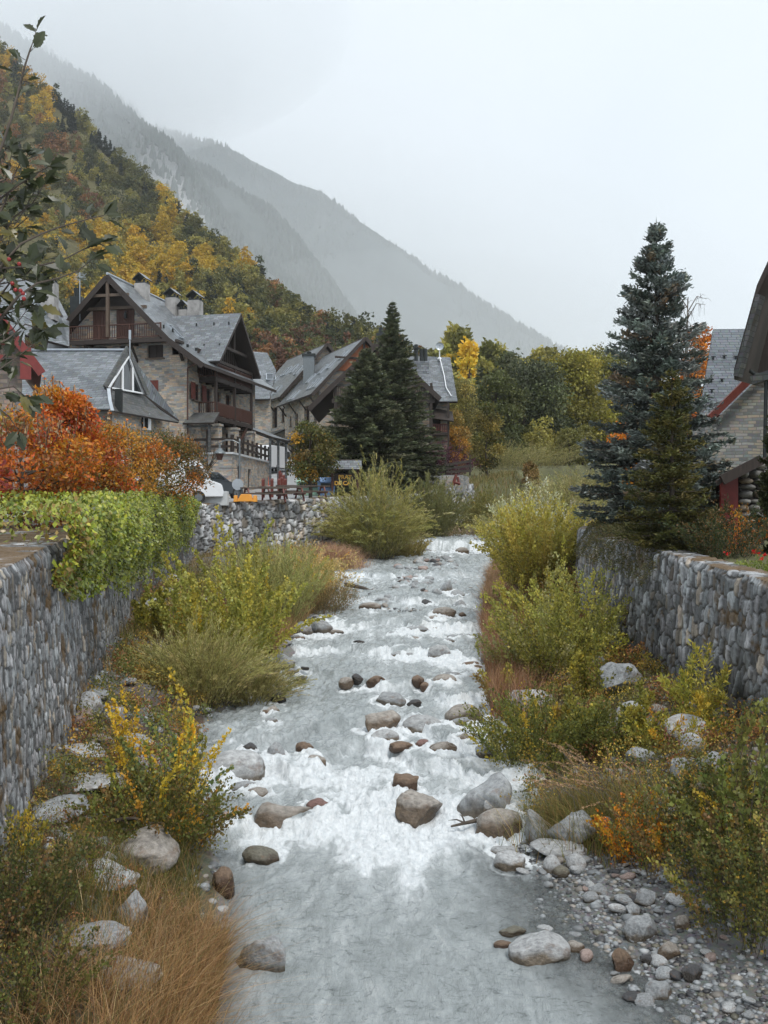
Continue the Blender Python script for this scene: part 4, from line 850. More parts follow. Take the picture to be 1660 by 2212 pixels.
for (p_, r_) in ((pA, pB), (pB, pC)):
    for z_ in (4.25, 4.72): q.beam((p_[0], p_[1] + .12, z_), (r_[0] - .05, r_[1], z_), .07, .16)
    n_ = max(2, int(math.dist(p_, r_) / 1.5))
    for k in range(n_ + 1): t_ = k / n_; x_, y_ = p_[0] + (r_[0] - .1 - p_[0]) * t_, p_[1] + .12 + (r_[1] - p_[1]) * t_; q.beam((x_, y_ + .06, 3.87), (x_, y_ + .06, 5.0), .13, .13, up=(0, 1, 0))
q.build('terrace_rail', M['dark_wood'], ch)
for y_ in (2.0, 5.2, 8.4):
    q = MB(); q.box(.9, y_ - .3, 3.88, 1.5, y_ + .3, 5.75); q.box(.82, y_ - .38, 5.75, 1.58, y_ + .38, 5.9); q.build('pillar', M['masonry'], ch)
q = MB()                                                       # outside stair under the balcony
for k in range(9): q.box(.5, 5.7 + k * .28, 4.0 + k * .26, 1.15, 6.05 + k * .28, 4.06 + k * .26)
q.beam((.5, 5.7, 4.0), (.5, 8.2, 6.35), .06, .25); q.beam((1.15, 5.7, 4.0), (1.15, 8.2, 6.35), .06, .25); q.build('stair', M['brown_wood'], ch)
q = MB(); q.slab([(-.1, 9.4, 6.6), (2.7, 9.4, 5.55), (2.7, 13.6, 5.55), (-.1, 13.6, 6.6)], .13, 0, 1)
for y_ in (9.6, 11.5, 13.4): q.beam((2.4, y_, 2.0), (2.4, y_, 5.5), .15, .15, up=(0, 1, 0)); q.beam((0, y_, 6.35), (2.6, y_, 5.4), .12, .14)
q.build('porch_roof', [M['slate'], M['dark_wood']], ch)
q = MB(); q.cyl((-4.2, -.35, 13.2), (-4.2, -.35, 13.0), .05, .12, 6); q.cyl((-4.2, -.35, 13.0), (-4.2, -.35, 12.75), .12, .09, 6); q.beam((-4.2, -.02, 13.25), (-4.2, -.35, 13.25), .03, .03); q.build('wall_lamp', M['dark_metal'], ch)

# ================================================================== low slate-roofed house in front of it (points surveyed at their own distances)
D0 = 50.0
root = thing('slate_roof_house', 'low stone house with a broad grey slate roof and white triangular end window', 'house', P(240, 1090, D0 + 2), 0)
b0 = Vector(root.location)
def Q(px, py, D): return Vector(P(px, py, D)) - b0
RR, RLn = Q(276, 757, 53.2), Q(60, 757, 55.5)
ER, EL = Q(240, 884, 48.6), Q(40, 884, 50.5)                     # near eave
KR, KL = Q(236, 868, 49.2), Q(38, 868, 51.1)
W1_, W2_, W3_ = Q(234, 838, 50.0), Q(276, 771, 53.0), Q(308, 851, 53.6)
q = MB(); q.slab([KL, KR, Q(240, 838, 50.02), RR, RLn], .14, 0, 1); q.slab([EL, ER, KR, KL], .14, 0, 1)
BR = Q(366, 898, 57.0); B2 = Q(388, 911, 56.6)
back = [RLn, RR, Q(309, 851, 53.9), Q(388, 911, 57.2), Q(40, 911, 61)]
q.slab([RLn, RR, Q(310, 850, 54.2), Q(388, 908, 57.6), Q(60, 900, 62)], .14, 0, 1)
r1 = q.build('roof', [M['slate'], M['dark_wood']], root)
q = MB(); q.slab([Q(245, 887, 48.8), Q(388, 912, 56.5), Q(345, 884, 55.4), Q(240, 866, 49.4)], .12, 0, 1); q.slab([Q(240, 866, 49.4), Q(345, 884, 55.4), Q(309, 852, 53.9), Q(234, 838, 50.0)], .12, 0, 1); q.build('end_roof', [M['slate_moss'], M['dark_wood']], root)
q = MB(); q.beam(RR + Vector((0, 0, .04)), RLn + Vector((0, 0, .04)), .22, .1); q.beam(Q(235, 840, 49.7), Q(238, 866, 49.15), .16, .05); q.beam(Q(238, 866, 49.1), Q(243, 887, 48.6), .16, .05); q.build('ridge_flashing', M['zinc'], root)
q = MB()                                                         # the triangular end window
q.slab([W1_, W3_, W2_], .06); tw = q.build('end_window', M['glass'], root)
q = MB(); nrm = (W3_ - W1_).cross(W2_ - W1_).normalized()
for a_, b__ in ((W1_, W3_), (W3_, W2_), (W2_, W1_)): q.beam(a_ + nrm * .06, b__ + nrm * .06, .075, .09, up=nrm)
for t_ in (.38, .68):
    base = W1_.lerp(W3_, t_); top = W2_.lerp(W1_, max(0, (.55 - t_) / .55)) if t_ < .55 else W2_.lerp(W3_, (t_ - .55) / .45); q.beam(base + nrm * .06, top + nrm * .06, .08, .08, up=nrm)
q.build('window_frame', M['white_paint'], tw)
q = MB()
for a_, b__ in ((W1_ + Vector((-.12, 0, -.05)), RR + Vector((.05, 0, .06))), (RR + Vector((.05, 0, .06)), W3_ + Vector((.3, 0, -.05)))): q.beam(a_, b__, .42, .1, up=nrm)
q.build('verge', M['slate_moss'], root)
q = MB(); zb = -6; A, B_, C_, Dd = Q(46, 884, 51.2), Q(243, 884, 49.6), Q(366, 890, 57.0), Q(60, 900, 61)
for p_, r_ in ((A, B_), (B_, C_), (C_, Dd)): q.wall((p_.x, p_.y), (r_.x, r_.y), -1.5, 4.8 if p_ is not B_ else 4.75)
q.build('wall', [M['masonry']], root)
q = MB(); q.box(*(Q(257, 884, 49.6) + Vector((-.16, -.16, -.1))), *(Q(257, 884, 49.6) + Vector((.16, .16, 1.0)))); q.build('vent_pipe', M['dark_metal'], root)
wq = Q(306, 925, 53.4); q = MB(); q.box(wq.x - .1, wq.y - .25, wq.z - .1, wq.x + .5, wq.y + .1, wq.z + .75); fr_ = q.build('window', M['white_paint'], root)
q = MB(); q.box(wq.x - .02, wq.y - .27, wq.z - .02, wq.x + .17, wq.y - .2, wq.z + .67); q.box(wq.x + .23, wq.y - .27, wq.z - .02, wq.x + .42, wq.y - .2, wq.z + .67); q.build('pane', M['glass'], fr_)
mast = MB(); pm = Q(281, 778, 53); mast.cyl(pm, pm + Vector((0, 0, 1.6)), .03, n=6); mast.box(pm.x - .05, pm.y - .05, pm.z + 1.1, pm.x + .06, pm.y + .05, pm.z + 1.6)
mo = mast.build('antenna_mast', M['zinc']); mo.location = b0; tag(mo, 'thin white mast standing at the right end of the low slate ridge', 'mast')

# ================================================================== red-trimmed house at the left edge
root = thing('red_trim_house', 'stone house with red painted verge boards at the left picture edge', 'house', P(-20, 1090, 40), R(20)); b0 = Vector(root.location)
D1 = 40.
q = MB(); q.slab([Q(-90, 700, D1 - .8), Q(-90, 620, D1 - .8), Q(40, 700, D1 - .8), Q(104, 790, D1 - .8)][::-1], .02, 0, 1) if 0 else None
q = MB(); q.slab([Q(-20, 622, D1 - 1), Q(46, 706, D1 - 1), Q(46, 706, D1 + 7) + Vector((0, 0, 0)), Q(-20, 622, D1 - 1) + Vector((0, 8, 0))], .16, 0, 1)
za, zb_ = Q(-20, 622, D1 - 1), Q(104, 790, D1 - 1); zm_ = Q(40, 706, D1 - 1)
q = MB(); prof2 = [(2 * za.x - zb_.x, zb_.z), (za.x, za.z), (zb_.x, zb_.z)]
roof_profile(q, prof2, za.y, za.y + 9, .15); q.build('roof', [M['slate'], M['red_wood']], root)
q = MB(); q.beam((za.x, za.y - .05, za.z - .18), (zb_.x, za.y - .05, zb_.z - .18), .07, .34); q.beam((za.x, za.y - .05, za.z - .18), (2 * za.x - zb_.x, za.y - .05, zb_.z - .18), .07, .34)
q.beam((Q(72, 1000, D1 - .9).x, za.y - .0, Q(0, 815, D1 - .9).z), (Q(72, 1000, D1 - .9).x, za.y, Q(0, 745, D1 - .9).z), .42, .2, up=(0, 1, 0)); q.beam((Q(10, 0, D1).x, za.y + .3, Q(0, 776, D1).z), (Q(44, 0, D1).x, za.y + .3, Q(0, 776, D1).z), .25, .25)
q.build('verge_board', M['red_paint'], root)
q = MB(); xw0, xw1 = 2 * za.x - Q(82, 0, D1).x, Q(82, 0, D1).x
wh = [(Q(2, 0, D1).x - xw0 - .9, Q(0, 800, D1).z, Q(12, 0, D1).x - xw0, Q(0, 735, D1).z)]
q.wall((xw0, za.y + .9), (xw1, za.y + .9), -2, Q(0, 778, D1).z + 0, wh); q.wall((xw1, za.y + .9), (xw1, za.y + 8.5), -2, Q(0, 775, D1).z); zt_ = Q(0, 778, D1).z
gable_tri(q, xw0 + .02, xw1 - .02, za.x, zt_, za.z - .25, za.y + .92); q.build('wall', [M['masonry3']], root)
h_ = wh[0]; window(root, xw0 + h_[0], xw0 + h_[2], h_[1], h_[3], za.y + 1.05, pane='glass', frame='red_paint', mull=1)
q = MB(); q.box(Q(-8, 0, D1).x, za.y + .78, -.3, Q(62, 0, D1).x, za.y + .88, 1.9); q.build('door', M['red_paint'], root)
q = MB(); p0 = Q(-5, 735, 39.5); q.slab([p0, Q(78, 735, 39.5), Q(78, 735, 39.5) + Vector((0, 2.2, 1.1)), p0 + Vector((0, 2.2, 1.1))], .12, 0, 1); 
q.build('lower_roof', [M['slate'], M['red_wood']], root)

root.location.x -= .75
# slate roofs behind, left
root = thing('slate_roof_house', 'slate-roofed house behind the red trimmed one with two skylights and a tall dark chimney', 'house', P(90, 1080, 62), 0); b0 = Vector(root.location)
q = MB(); A = Q(44, 610, 62); B_ = Q(112, 622, 70); C_ = Q(165, 690, 66.5); E_ = Q(60, 760, 58.0)
q.slab([Q(-30, 700, 57), Q(150, 748, 60), Q(150, 690, 66), Q(118, 628, 72), Q(40, 600, 64), Q(-30, 605, 60)], .16, 0, 1); q.build('roof', [M['slate'], M['dark_wood']], root)
q = MB(); q.slab([Q(88, 800, 58.5), Q(150, 800, 57.5), Q(150, 738, 61), Q(105, 740, 62)], .14, 0, 1); q.build('lower_roof', [M['slate'], M['dark_wood']], root)
q = MB(); q.wall((Q(-30, 0, 58).x, Q(0, 0, 58.2).y), (Q(150, 0, 61).x, Q(0, 0, 61.2).y), -1, 8.3); q.build('wall', [M['masonry']], root)
ux = Q(150, 748, 60) - Q(-30, 700, 57); uy = Q(40, 600, 64) - Q(-30, 700, 57)
nrm = ux.cross(uy).normalized(); uy2 = nrm.cross(ux)
def onplane(px, py):
    d = Vector(((px - CX) / F, 1, (CY - py) / F)); o_ = Vector(P(-30, 700, 57)); t_ = o_.dot(nrm) / d.dot(nrm); return d * t_ - b0
for (px, py) in ((72, 655), (87, 661)): skylight(root, onplane(px, py), ux, uy2, .8, 1.5)
cpt = onplane(108, 672); chimney(root, cpt.x, cpt.y, cpt.z - .6, cpt.z + 1.75, .85, 'render', 'dark_metal')
c2 = Q(168, 655, 68); q = MB(); q.box(c2.x - .4, c2.y - .4, c2.z - 2, c2.x + .4, c2.y + .4, c2.z + .4); q.cyl((c2.x, c2.y, c2.z + .4), (c2.x, c2.y, c2.z + 1.0), .2, .28, 8); q.build('chimney', M['dark_metal'], root)
pm = P(173, 660, 66); q = MB(); q.cyl((0, 0, -1), (0, 0, 2.2), .03, n=6)
for k in range(5): q.beam((-.45 + .05 * k, 0, 1.7 + .11 * k), (.45 - .05 * k, 0, 1.75 + .1 * k), .02, .02)
q.beam((0, -.4, 1.9), (0, .5, 2.0), .03, .03); q.beam((-.35, .3, 1.6), (.35, .3, 2.2), .02, .02)
o = q.build('television_antenna', M['zinc'], None, loc=pm); tag(o, 'pale comb-shaped television antenna on a pole left of the big chalet gable', 'antenna')

# ================================================================== the stepped row of stone houses up the street
def row_house(label, ex, ey, ez, ang, L, half, rise, z_base, skl, name='row_house', gable=None):
    """(ex, ey, ez): right (near) end of the street eave; ang: the way the street runs; half: eave to ridge"""
    t_ = thing(name, label, 'house', (ex, ey, 0), ang)
    q = MB(); o_ = .45                                             # local x: away from the street
    q.slab([(0, L, ez), (0, 0, ez), (half, 0, ez + rise), (half, L, ez + rise)], .2, 0, 1); q.slab([(half, 0, ez + rise), (2 * half, 0, ez), (2 * half, L, ez), (half, L, ez + rise)], .2, 0, 1)
    q.build('roof', [M['slate'], M['dark_wood']], t_)
    hs_ = []; zf = ez - .9
    hs_ += [(L * .12, zf - 1.55, L * .12 + .8, zf - .1), (L * .30, zf - 2.0, L * .30 + 1.7, zf + .25), (L * .62, zf - 1.5, L * .62 + .85, zf - .2), (L * .80, zf - 1.3, L * .80 + .55, zf - .3)]
    hs_ += [(L * .15, zf - 4.7, L * .15 + .9, zf - 3.2), (L * .42, zf - 5.6, L * .42 + 1.9, zf - 3.1), (L * .74, zf - 4.8, L * .74 + .8, zf - 3.4)]
    hl = [(L - b_ - .5, z0_, L - a_ - .5, z1_) for (a_, z0_, b_, z1_) in hs_]      # wall runs far -> near so the street is outside
    q = MB(); q.wall((.9, L - .1), (.9, .6), z_base - 1, ez + .4, [(L - .1 - b_, z0_, L - .1 - a_, z1_) for (a_, z0_, b_, z1_) in hs_], t=.3)
    q.wall((.9, .6), (2 * half - .9, .6), z_base - 1, ez + .4); gable_tri(q, .9, 2 * half - .9, half, ez + .4, ez + rise - .35, .62)
    q.build('wall', [M['masonry']], t_)
    for k, (a_, z0_, b_, z1_) in enumerate(hs_):
        big = (b_ - a_) > 1.5
        window(t_, a_, b_, z0_, z1_, 1.08 if not big else 1.16, 'left', frame='brown_wood', pane='brown_wood' if k in (0, 2, 5) else 'glass', mull=1, sill=not big)
    # timber pent roof over the ground floor on struts
    q = MB(); q.slab([(-.7, L * .92, zf - 3.05), (-.7, .7, zf - 3.05), (.9, .7, zf - 2.35), (.9, L * .92, zf - 2.35)], .13, 0, 1)
    for y_ in np.linspace(1, L * .9, 6): q.beam((.88, y_, zf - 4.1), (-.5, y_, zf - 3.2), .12, .12, up=(0, 1, 0))
    q.build('pent_roof', [M['slate_moss'], M['dark_wood']], t_)
    q = MB()
    for y_ in np.linspace(1.2, L - .6, 4): q.beam((.88, y_, ez - 1.1), (.15, y_, ez - .15), .12, .12, up=(0, 1, 0))
    q.build('eave_strut', M['dark_wood'], t_)
    ux_, uy_ = Vector((0, -1, 0)), Vector((half, 0, rise))
    for (f_, g_) in skl: skylight(t_, (half * g_, L * f_, ez + rise * g_), ux_, uy_, .75, 1.25)
    if gable:
        q = MB(); w_ = half * .55
        q.hexa([(half - w_, .45, ez + rise * .42), (half + w_, .45, ez + rise * .42), (half, .45, ez + rise * .93)], [(half - w_, .6, ez + rise * .42), (half + w_, .6, ez + rise * .42), (half, .6, ez + rise * .93)]); gb_ = q.build('gable_boarding', M['orange_wood'], t_)
        q = MB(); q.box(half - .75, .36, ez + rise * .46, half + .75, .44, ez + rise * .62); q.build('window', M['white_paint'], gb_)
        q = MB()
        q.beam((half, .38, ez + rise * .62), (half, .38, ez + rise * .95), .2, .12, up=(0, 1, 0)); q.beam((half - w_, .38, ez + rise * .64), (half + w_, .38, ez + rise * .64), .12, .18); q.build('beam', M['dark_wood'], t_)
    q = MB(); q.beam((0, -.05, ez - .12), (half, -.05, ez + rise - .12), .08, .32); q.beam((half, -.05, ez + rise - .12), (2 * half, -.05, ez - .12), .08, .32); q.build('verge_board', M['dark_wood'], t_)
    return t_
sk1 = [(.16, .52), (.38, .62), (.55, .62), (.62, .62), (.7, .5), (.30, .18), (.42, .18), (.78, .15), (.86, .15)]
sk2 = [(.16, .72), (.30, .60), (.45, .55), (.60, .42), (.14, .22), (.22, .22), (.30, .22), (.62, .12), (.70, .12)]
row_house('farthest house of the stepped stone row, slate roof with many skylights and a metal flue', -10.7, 103.2, 12.0, R(25), 12.5, 5.2, 5.9, 5.0, sk1)
R2 = row_house('middle house of the stepped stone row with orange boarded gable and skylights', -6.65, 92.0, 10.95, R(22), 12.0, 5.3, 5.6, 4.0, sk2, gable=True)
fl = thing('roof_flue', 'tall grey metal-clad chimney between the two skylit roofs of the row', 'chimney', P(668, 790, 101)); q = MB(); q.box(-.55, -.5, -2.8, .55, .5, .9); q.build('shaft', M['metal'], fl); q = MB(); q.box(-.68, -.62, .9, .68, .62, 1.15); q.cyl((0, 0, 1.15), (0, 0, 1.4), .2, .25, 8); q.build('cap', M['dark_metal'], fl)
# roof beyond the chalet, between it and the row
root = thing('slate_roof_house', 'house with a plain steep slate roof and two skylights just right of the chalet balconies', 'house', P(560, 1000, 100)); b0 = Vector(root.location)
q = MB(); q.slab([Q(520, 862, 96), Q(583, 862, 96), Q(597, 800, 99.5), Q(578, 762, 103), Q(520, 757, 103)], .18, 0, 1); q.build('roof', [M['slate'], M['dark_wood']], root)
q = MB(); q.wall((Q(520, 0, 97).x, Q(0, 0, 97).y), (Q(585, 0, 97).x, Q(0, 0, 97).y), -1, Q(0, 858, 97).z); q.build('wall', [M['masonry']], root)
ux = Q(583, 862, 96) - Q(520, 862, 96); uy = Q(520, 757, 103) - Q(520, 862, 96)
for (px, py, D_) in ((553, 812, 99.3), (586, 815, 99.1)): skylight(root, Q(px, py, D_ - .1), ux, uy, .9, 1.1)

# ---- gabled house behind the conifers, with wing
root = thing('gabled_stone_house', 'gabled stone house behind the two dark conifers with slate wing and red balcony', 'house', P(822, 1030, 82)); b0 = Vector(root.location)
D2 = 80.0
ap, lf, rt = Q(823, 733, D2), Q(668, 880, D2), Q(951, 858, D2)
lk, rk = Q(716, 832, D2), Q(905, 815, D2)
q = MB(); roof_profile(q, [(lf.x, lf.z), (lk.x, lk.z), (ap.x, ap.z), (rk.x, rk.z), (rt.x, rt.z)], ap.y - .2, ap.y + 12, .2); q.build('roof', [M['slate'], M['dark_wood']], root)
q = MB()
for p_, r_ in ((lf, lk), (lk, ap), (ap, rk), (rk, rt)): q.beam((p_.x, ap.y - .25, p_.z - .2), (r_.x, ap.y - .25, r_.z - .2), .07, .4)
q.build('verge_board', M['dark_wood'], root)
yw = ap.y + 1.3; x0_, x1_ = Q(724, 0, D2 + 1.3).x, Q(928, 0, D2 + 1.3).x; zt_ = Q(0, 835, D2 + 1.3).z
q = MB(); q.wall((x0_, yw), (x1_, yw), -1, zt_, [(Q(880, 0, D2).x - x0_, zt_ - 5, Q(905, 0, D2).x - x0_, zt_ - 3)]); q.wall((x0_ - .3, yw + 11), (x0_, yw), -1, zt_ - .6, [(2, zt_ - 3.3, 3.2, zt_ - 1.2), (7.5, zt_ - 3.6, 9.3, zt_ - .9), (6, zt_ - 3.2, 6.6, zt_ - 1.4)])
gable_tri(q, x0_ + .02, x1_ - .02, ap.x, zt_ + .002, ap.z - .4, yw + .02); q.build('wall', [M['masonry']], root)
q = MB(); q.box(x0_ + .05, yw + .35, 0, x1_ - .05, yw + .4, zt_ - .05); q.box(x0_ + .4, yw + .5, 0, x0_ + .45, yw + 10, zt_ - .8); q.build('window', M['glass'], root)
q = MB(); q.hexa([(ap.x - 2.9, yw - .1, ap.z - 3.2), (ap.x + 2.9, yw - .1, ap.z - 3.2), (ap.x + 2.2, yw - .1, ap.z - 2.5), (ap.x - 2.2, yw - .1, ap.z - 2.5)], [(ap.x - 2.9, yw, ap.z - 3.2), (ap.x + 2.9, yw, ap.z - 3.2), (ap.x + 2.2, yw, ap.z - 2.5), (ap.x - 2.2, yw, ap.z - 2.5)]); q.build('gable_panel', M['white_paint'], root)
q = MB(); zb1 = Q(0, 862, D2).z; q.box(x0_ - .1, yw - 1.2, zb1 - .2, x1_ + .3, yw - .01, zb1); q.beam((x0_ - .2, yw - 1.2, zb1 - .15), (x1_ + .4, yw - 1.2, zb1 - .15), .14, .3)
for x_ in (x0_ + .1, x1_ + .1): q.beam((x_, yw - 1.15, zb1 - 6.5), (x_, yw - 1.15, zb1 + 1.3), .2, .2, up=(0, 1, 0))
q.build('balcony_floor', M['dark_wood'], root); railing(root, (x0_, yw - 1.2), (x1_ + .2, yw - 1.2), zb1, zb1 + 1.0, gap=.17, m='grey_wood', thick=.07)
q = MB(); q.slab([(lf.x + .2, ap.y + 11, zt_ - 4.3), (lf.x + .2, ap.y + .2, zt_ - 4.6), (x0_ + .1, ap.y + 1.2, zt_ - 3.5), (x0_ + .1, ap.y + 11, zt_ - 3.2)], .13, 0, 1)
for y_ in (1.5, 3.5, 5.5, 7.5, 9.5): q.beam((x0_ - .1, ap.y + y_, zt_ - 5.6), (lf.x + .5, ap.y + y_, zt_ - 4.6), .13, .13, up=(0, 1, 0))
q.build('pent_roof', [M['slate_moss'], M['dark_wood']], root)
# wing
q = MB(); q.slab([Q(905, 867, 86), Q(989, 867, 86), Q(973, 772, 91), Q(878, 768, 91)], .2, 0, 1); q.slab([Q(878, 768, 91), Q(973, 772, 91), Q(985, 850, 97), Q(880, 850, 97)], .2, 0, 1); q.build('wing_roof', [M['slate'], M['dark_wood']], root)
q = MB(); a_ = Q(905, 0, 87.2); c_ = Q(968, 0, 87.2); zt2 = Q(0, 866, 87).z; q.wall((a_.x, a_.y), (c_.x, c_.y), -1, zt2 - .1); q.wall((c_.x, c_.y), (c_.x + .1, c_.y + 8), -1, zt2 + .4)
q.poly([(c_.x + .02, c_.y, zt2 + .3), (c_.x + .12, c_.y + 8, zt2 + .3), (c_.x + .07, c_.y + 4, zt2 + 3.6)]); q.build('wall', [M['masonry']], root)
q = MB(); zr_ = Q(0, 917, 86).z; zf_ = Q(0, 935, 86).z; xa, xb = Q(926, 0, 86).x, Q(970, 0, 86).x; q.box(xa, a_.y - 1.4, zf_ - .2, xb, a_.y - .01, zf_)
for x_ in (xa + .05, xb - .05): q.beam((x_, a_.y - 1.35, -1), (x_, a_.y - 1.35, zt2 - .3), .18, .18, up=(0, 1, 0))
q.slab([(xa - .1, a_.y - 1.8, zt2 - 1.6), (xb + .4, a_.y - 1.8, zt2 - 1.9), (xb + .4, a_.y, zt2 - .9), (xa - .1, a_.y, zt2 - .5)], .12); q.box(xa + .3, a_.y - .05, zf_, xa + 1.1, a_.y - .02, zf_ + 1.9)
q.build('balcony_floor', M['dark_wood'], root); railing(root, (xa, a_.y - 1.35), (xb, a_.y - 1.35), zf_, zr_, m='red_wood', gap=.17, thick=.09)
q = MB(); c_ = Q(909, 790, 89.5); q.box(c_.x - .75, c_.y - .5, c_.z - 1, c_.x + .75, c_.y + .6, c_.z + .35); cm = q.build('chimney', M['slate'], root)
q = MB()
for dx in (-.4, .1, .45): q.cyl((c_.x + dx, c_.y, c_.z + .36), (c_.x + dx, c_.y, c_.z + (1.9 if dx < 0 else 1.5)), .17, n=8)
q.box(c_.x - .7, c_.y - .3, c_.z + 1.5, c_.x - .1, c_.y + .3, c_.z + 1.6); q.build('flue', M['dark_metal'], cm)
q = MB(); c_ = Q(826, 733, 85); q.box(c_.x - .5, c_.y - .4, c_.z - 1.2, c_.x + .4, c_.y + .4, c_.z + .5); q.cyl((c_.x - .1, c_.y, c_.z + .5), (c_.x - .1, c_.y, c_.z + 1.0), .2, n=8); q.build('chimney', M['dark_metal'], root)
dish = thing('satellite_dish', 'round pale satellite dish on a short mast above the slate wing roof', 'satellite dish', P(950, 772, 90.4)); q = MB(); q.cyl((0, 0, -.3), (0, 0, 1.0), .05, n=6); q.cyl((0, 0, -.15), (0, 0, 0), .22, .12, 8); q.build('mast', M['white_paint'], dish)
q = MB()
ring = lambda r, y_, z_: [(r * math.cos(i * .3927), y_, z_ + r * math.sin(i * .3927)) for i in range(16)]
r0_, r1_, r2_ = ring(.08, -.02, 1.0), ring(.24, -.05, 1.0), ring(.37, -.12, 1.0)
for A_, B2_ in ((r0_, r1_), (r1_, r2_)):
    for i in range(16): j = (i + 1) % 16; q.poly([A_[i], A_[j], B2_[j], B2_[i]]); q.poly([B2_[i], B2_[j], (A_[j][0], A_[j][1] + .03, A_[j][2]), (A_[i][0], A_[i][1] + .03, A_[i][2])])
q.poly(r0_); q.build('reflector', M['zinc'], dish); q = MB(); q.beam((0, -.1, .65), (0, -.45, .98), .03, .03); q.box(-.05, -.52, .94, .05, -.42, 1.04); q.build('receiver_arm', M['metal'], dish)
cbl = MB(); pts = [P(950, 774, 90.2), P(960, 815, 88.7), P(964, 840, 87.3), P(975, 858, 86.5)]
for a_, b__ in zip(pts, pts[1:]): cbl.beam(a_ + [0, -.15, .1], b__ + [0, -.15, .1], .07, .05)
o = cbl.build('cable', M['white_paint']); tag(o, 'white cable running down the slate wing roof from the dish', 'cable')

# ================================================================== houses at the right edge
root = thing('brick_house', 'tall house of coursed grey stone with blue slate roof and rust-red verge at the right', 'house', P(1600, 1120, 35)); b0 = Vector(root.location)
q = MB(); q.slab([Q(1510, 897, 36.5), Q(1560, 880, 34.6), Q(1645, 790, 36.2), Q(1720, 700, 39.5), Q(1537, 713, 40)], .18, 0, 1) if 0 else None
q.slab([Q(1511, 896, 35.0), Q(1740, 896, 35.0), Q(1740, 709, 38.2), Q(1541, 711, 38.2)], .18, 0, 1); q.build('roof', [M['slate_blue'], M['dark_wood']], root)
q = MB(); A_, B2_, C2_ = Q(1534, 903, 33.8), Q(1645, 797, 33.8), Q(1700, 740, 33.8); q.beam(A_, C2_, .22, .24); q.build('verge_board', M['red_wood'], root)
q = MB(); xa = Q(1550, 0, 34.3); xb = Q(1745, 0, 34.3); zt_ = Q(0, 903, 34.3).z
q.wall((xa.x, xa.y), (xb.x, xb.y), -1.8, zt_); q.poly([(xa.x, xa.y, zt_), (xb.x, xa.y, zt_), (xb.x, xb.y, Q(0, 716, 34.3).z), (xa.x + .05, xa.y, zt_ + .05)])
q.wall((Q(1513, 0, 36.5).x, Q(0, 0, 36.5).y), (Q(1555, 0, 36.5).x, Q(0, 0, 36.5).y), -1.8, Q(0, 905, 36.5).z); q.wall((xa.x, xa.y + 3), (xa.x, xa.y), -1.8, zt_); q.build('wall', [M['masonry2']], root)
q = MB(); q.beam(Q(1510, 905, 34.9), Q(1550, 907, 34.0), .12, .12); q.cyl(Q(1553, 903, 34.1), Q(1553, 918, 34.2), .05, n=8); q.build('gutter', M['dark_metal'], root)
q = MB()
for (px, py) in ((1541, 774), (1565, 772), (1590, 773), (1537, 823), (1560, 822), (1530, 866), (1538, 845)):
    t_ = (py - 896) / (712 - 896); D_ = 35.0 + 3.2 * t_; c_ = Q(px, py, D_ - .12); q.box(c_.x - .02, c_.y - .05, c_.z - .05, c_.x + .02, c_.y + .05, c_.z + .07); q.box(c_.x - .08, c_.y - .05, c_.z + .04, c_.x + .08, c_.y, c_.z + .07)
q.build('snow_hook', M['dark_metal'], root)
root = thing('gabled_stone_house', 'corner of the nearest right-hand house with overhanging dark timber gable and downpipe', 'house', P(1660, 1120, 28), R(-40)); b0 = Vector(root.location)
q = MB(); q.slab([Q(1612, 792, 27.5), Q(1660, 625, 27.5), Q(1900, 230, 27.5), Q(1900, 230, 34), Q(1690, 625, 34), Q(1660, 792, 33)], .02, 0, 1) if 0 else None
a_, c_ = Q(1614, 790, 27.5), Q(1664, 612, 27.5); e_ = Q(1720, 450, 27.5)
q = MB(); roof_profile(q, [(a_.x, a_.z), (c_.x, c_.z), (e_.x + .3, e_.z)], a_.y, a_.y + 8, .3); q.beam((a_.x + .1, a_.y + .02, a_.z - .22), (c_.x + .1, a_.y + .02, c_.z - .3), .12, .4); q.beam((a_.x + .3, a_.y + .6, a_.z - .3), (c_.x + 1.2, a_.y + .6, a_.z + .1), .2, .25); q.build('roof', [M['slate_moss'], M['dark_wood']], root)
q = MB(); x0_ = Q(1647, 0, 28.4).x; q.wall((x0_, Q(0, 0, 28.4).y), (x0_ + 4, Q(0, 0, 28.4).y), -2, a_.z - .1); q.build('wall', [M['masonry2']], root)
q = MB(); q.poly([(a_.x + .3, a_.y + .85, a_.z - .25), (x0_ + 4, a_.y + .85, a_.z - .25), (x0_ + 4, a_.y + .85, e_.z + 2), (c_.x + .3, a_.y + .85, c_.z)]); q.build('gable_boarding', M['dark_wood'], root)
q = MB(); p_ = [Q(1620, 797, 28), Q(1626, 806, 28.1), Q(1645, 812, 28.2), Q(1644, 840, 28.2), Q(1641, 1010, 28.2)]
for u_, v_ in zip(p_, p_[1:]): q.cyl(u_, v_, .055, n=8)
q.build('downpipe', M['dark_metal'], root)
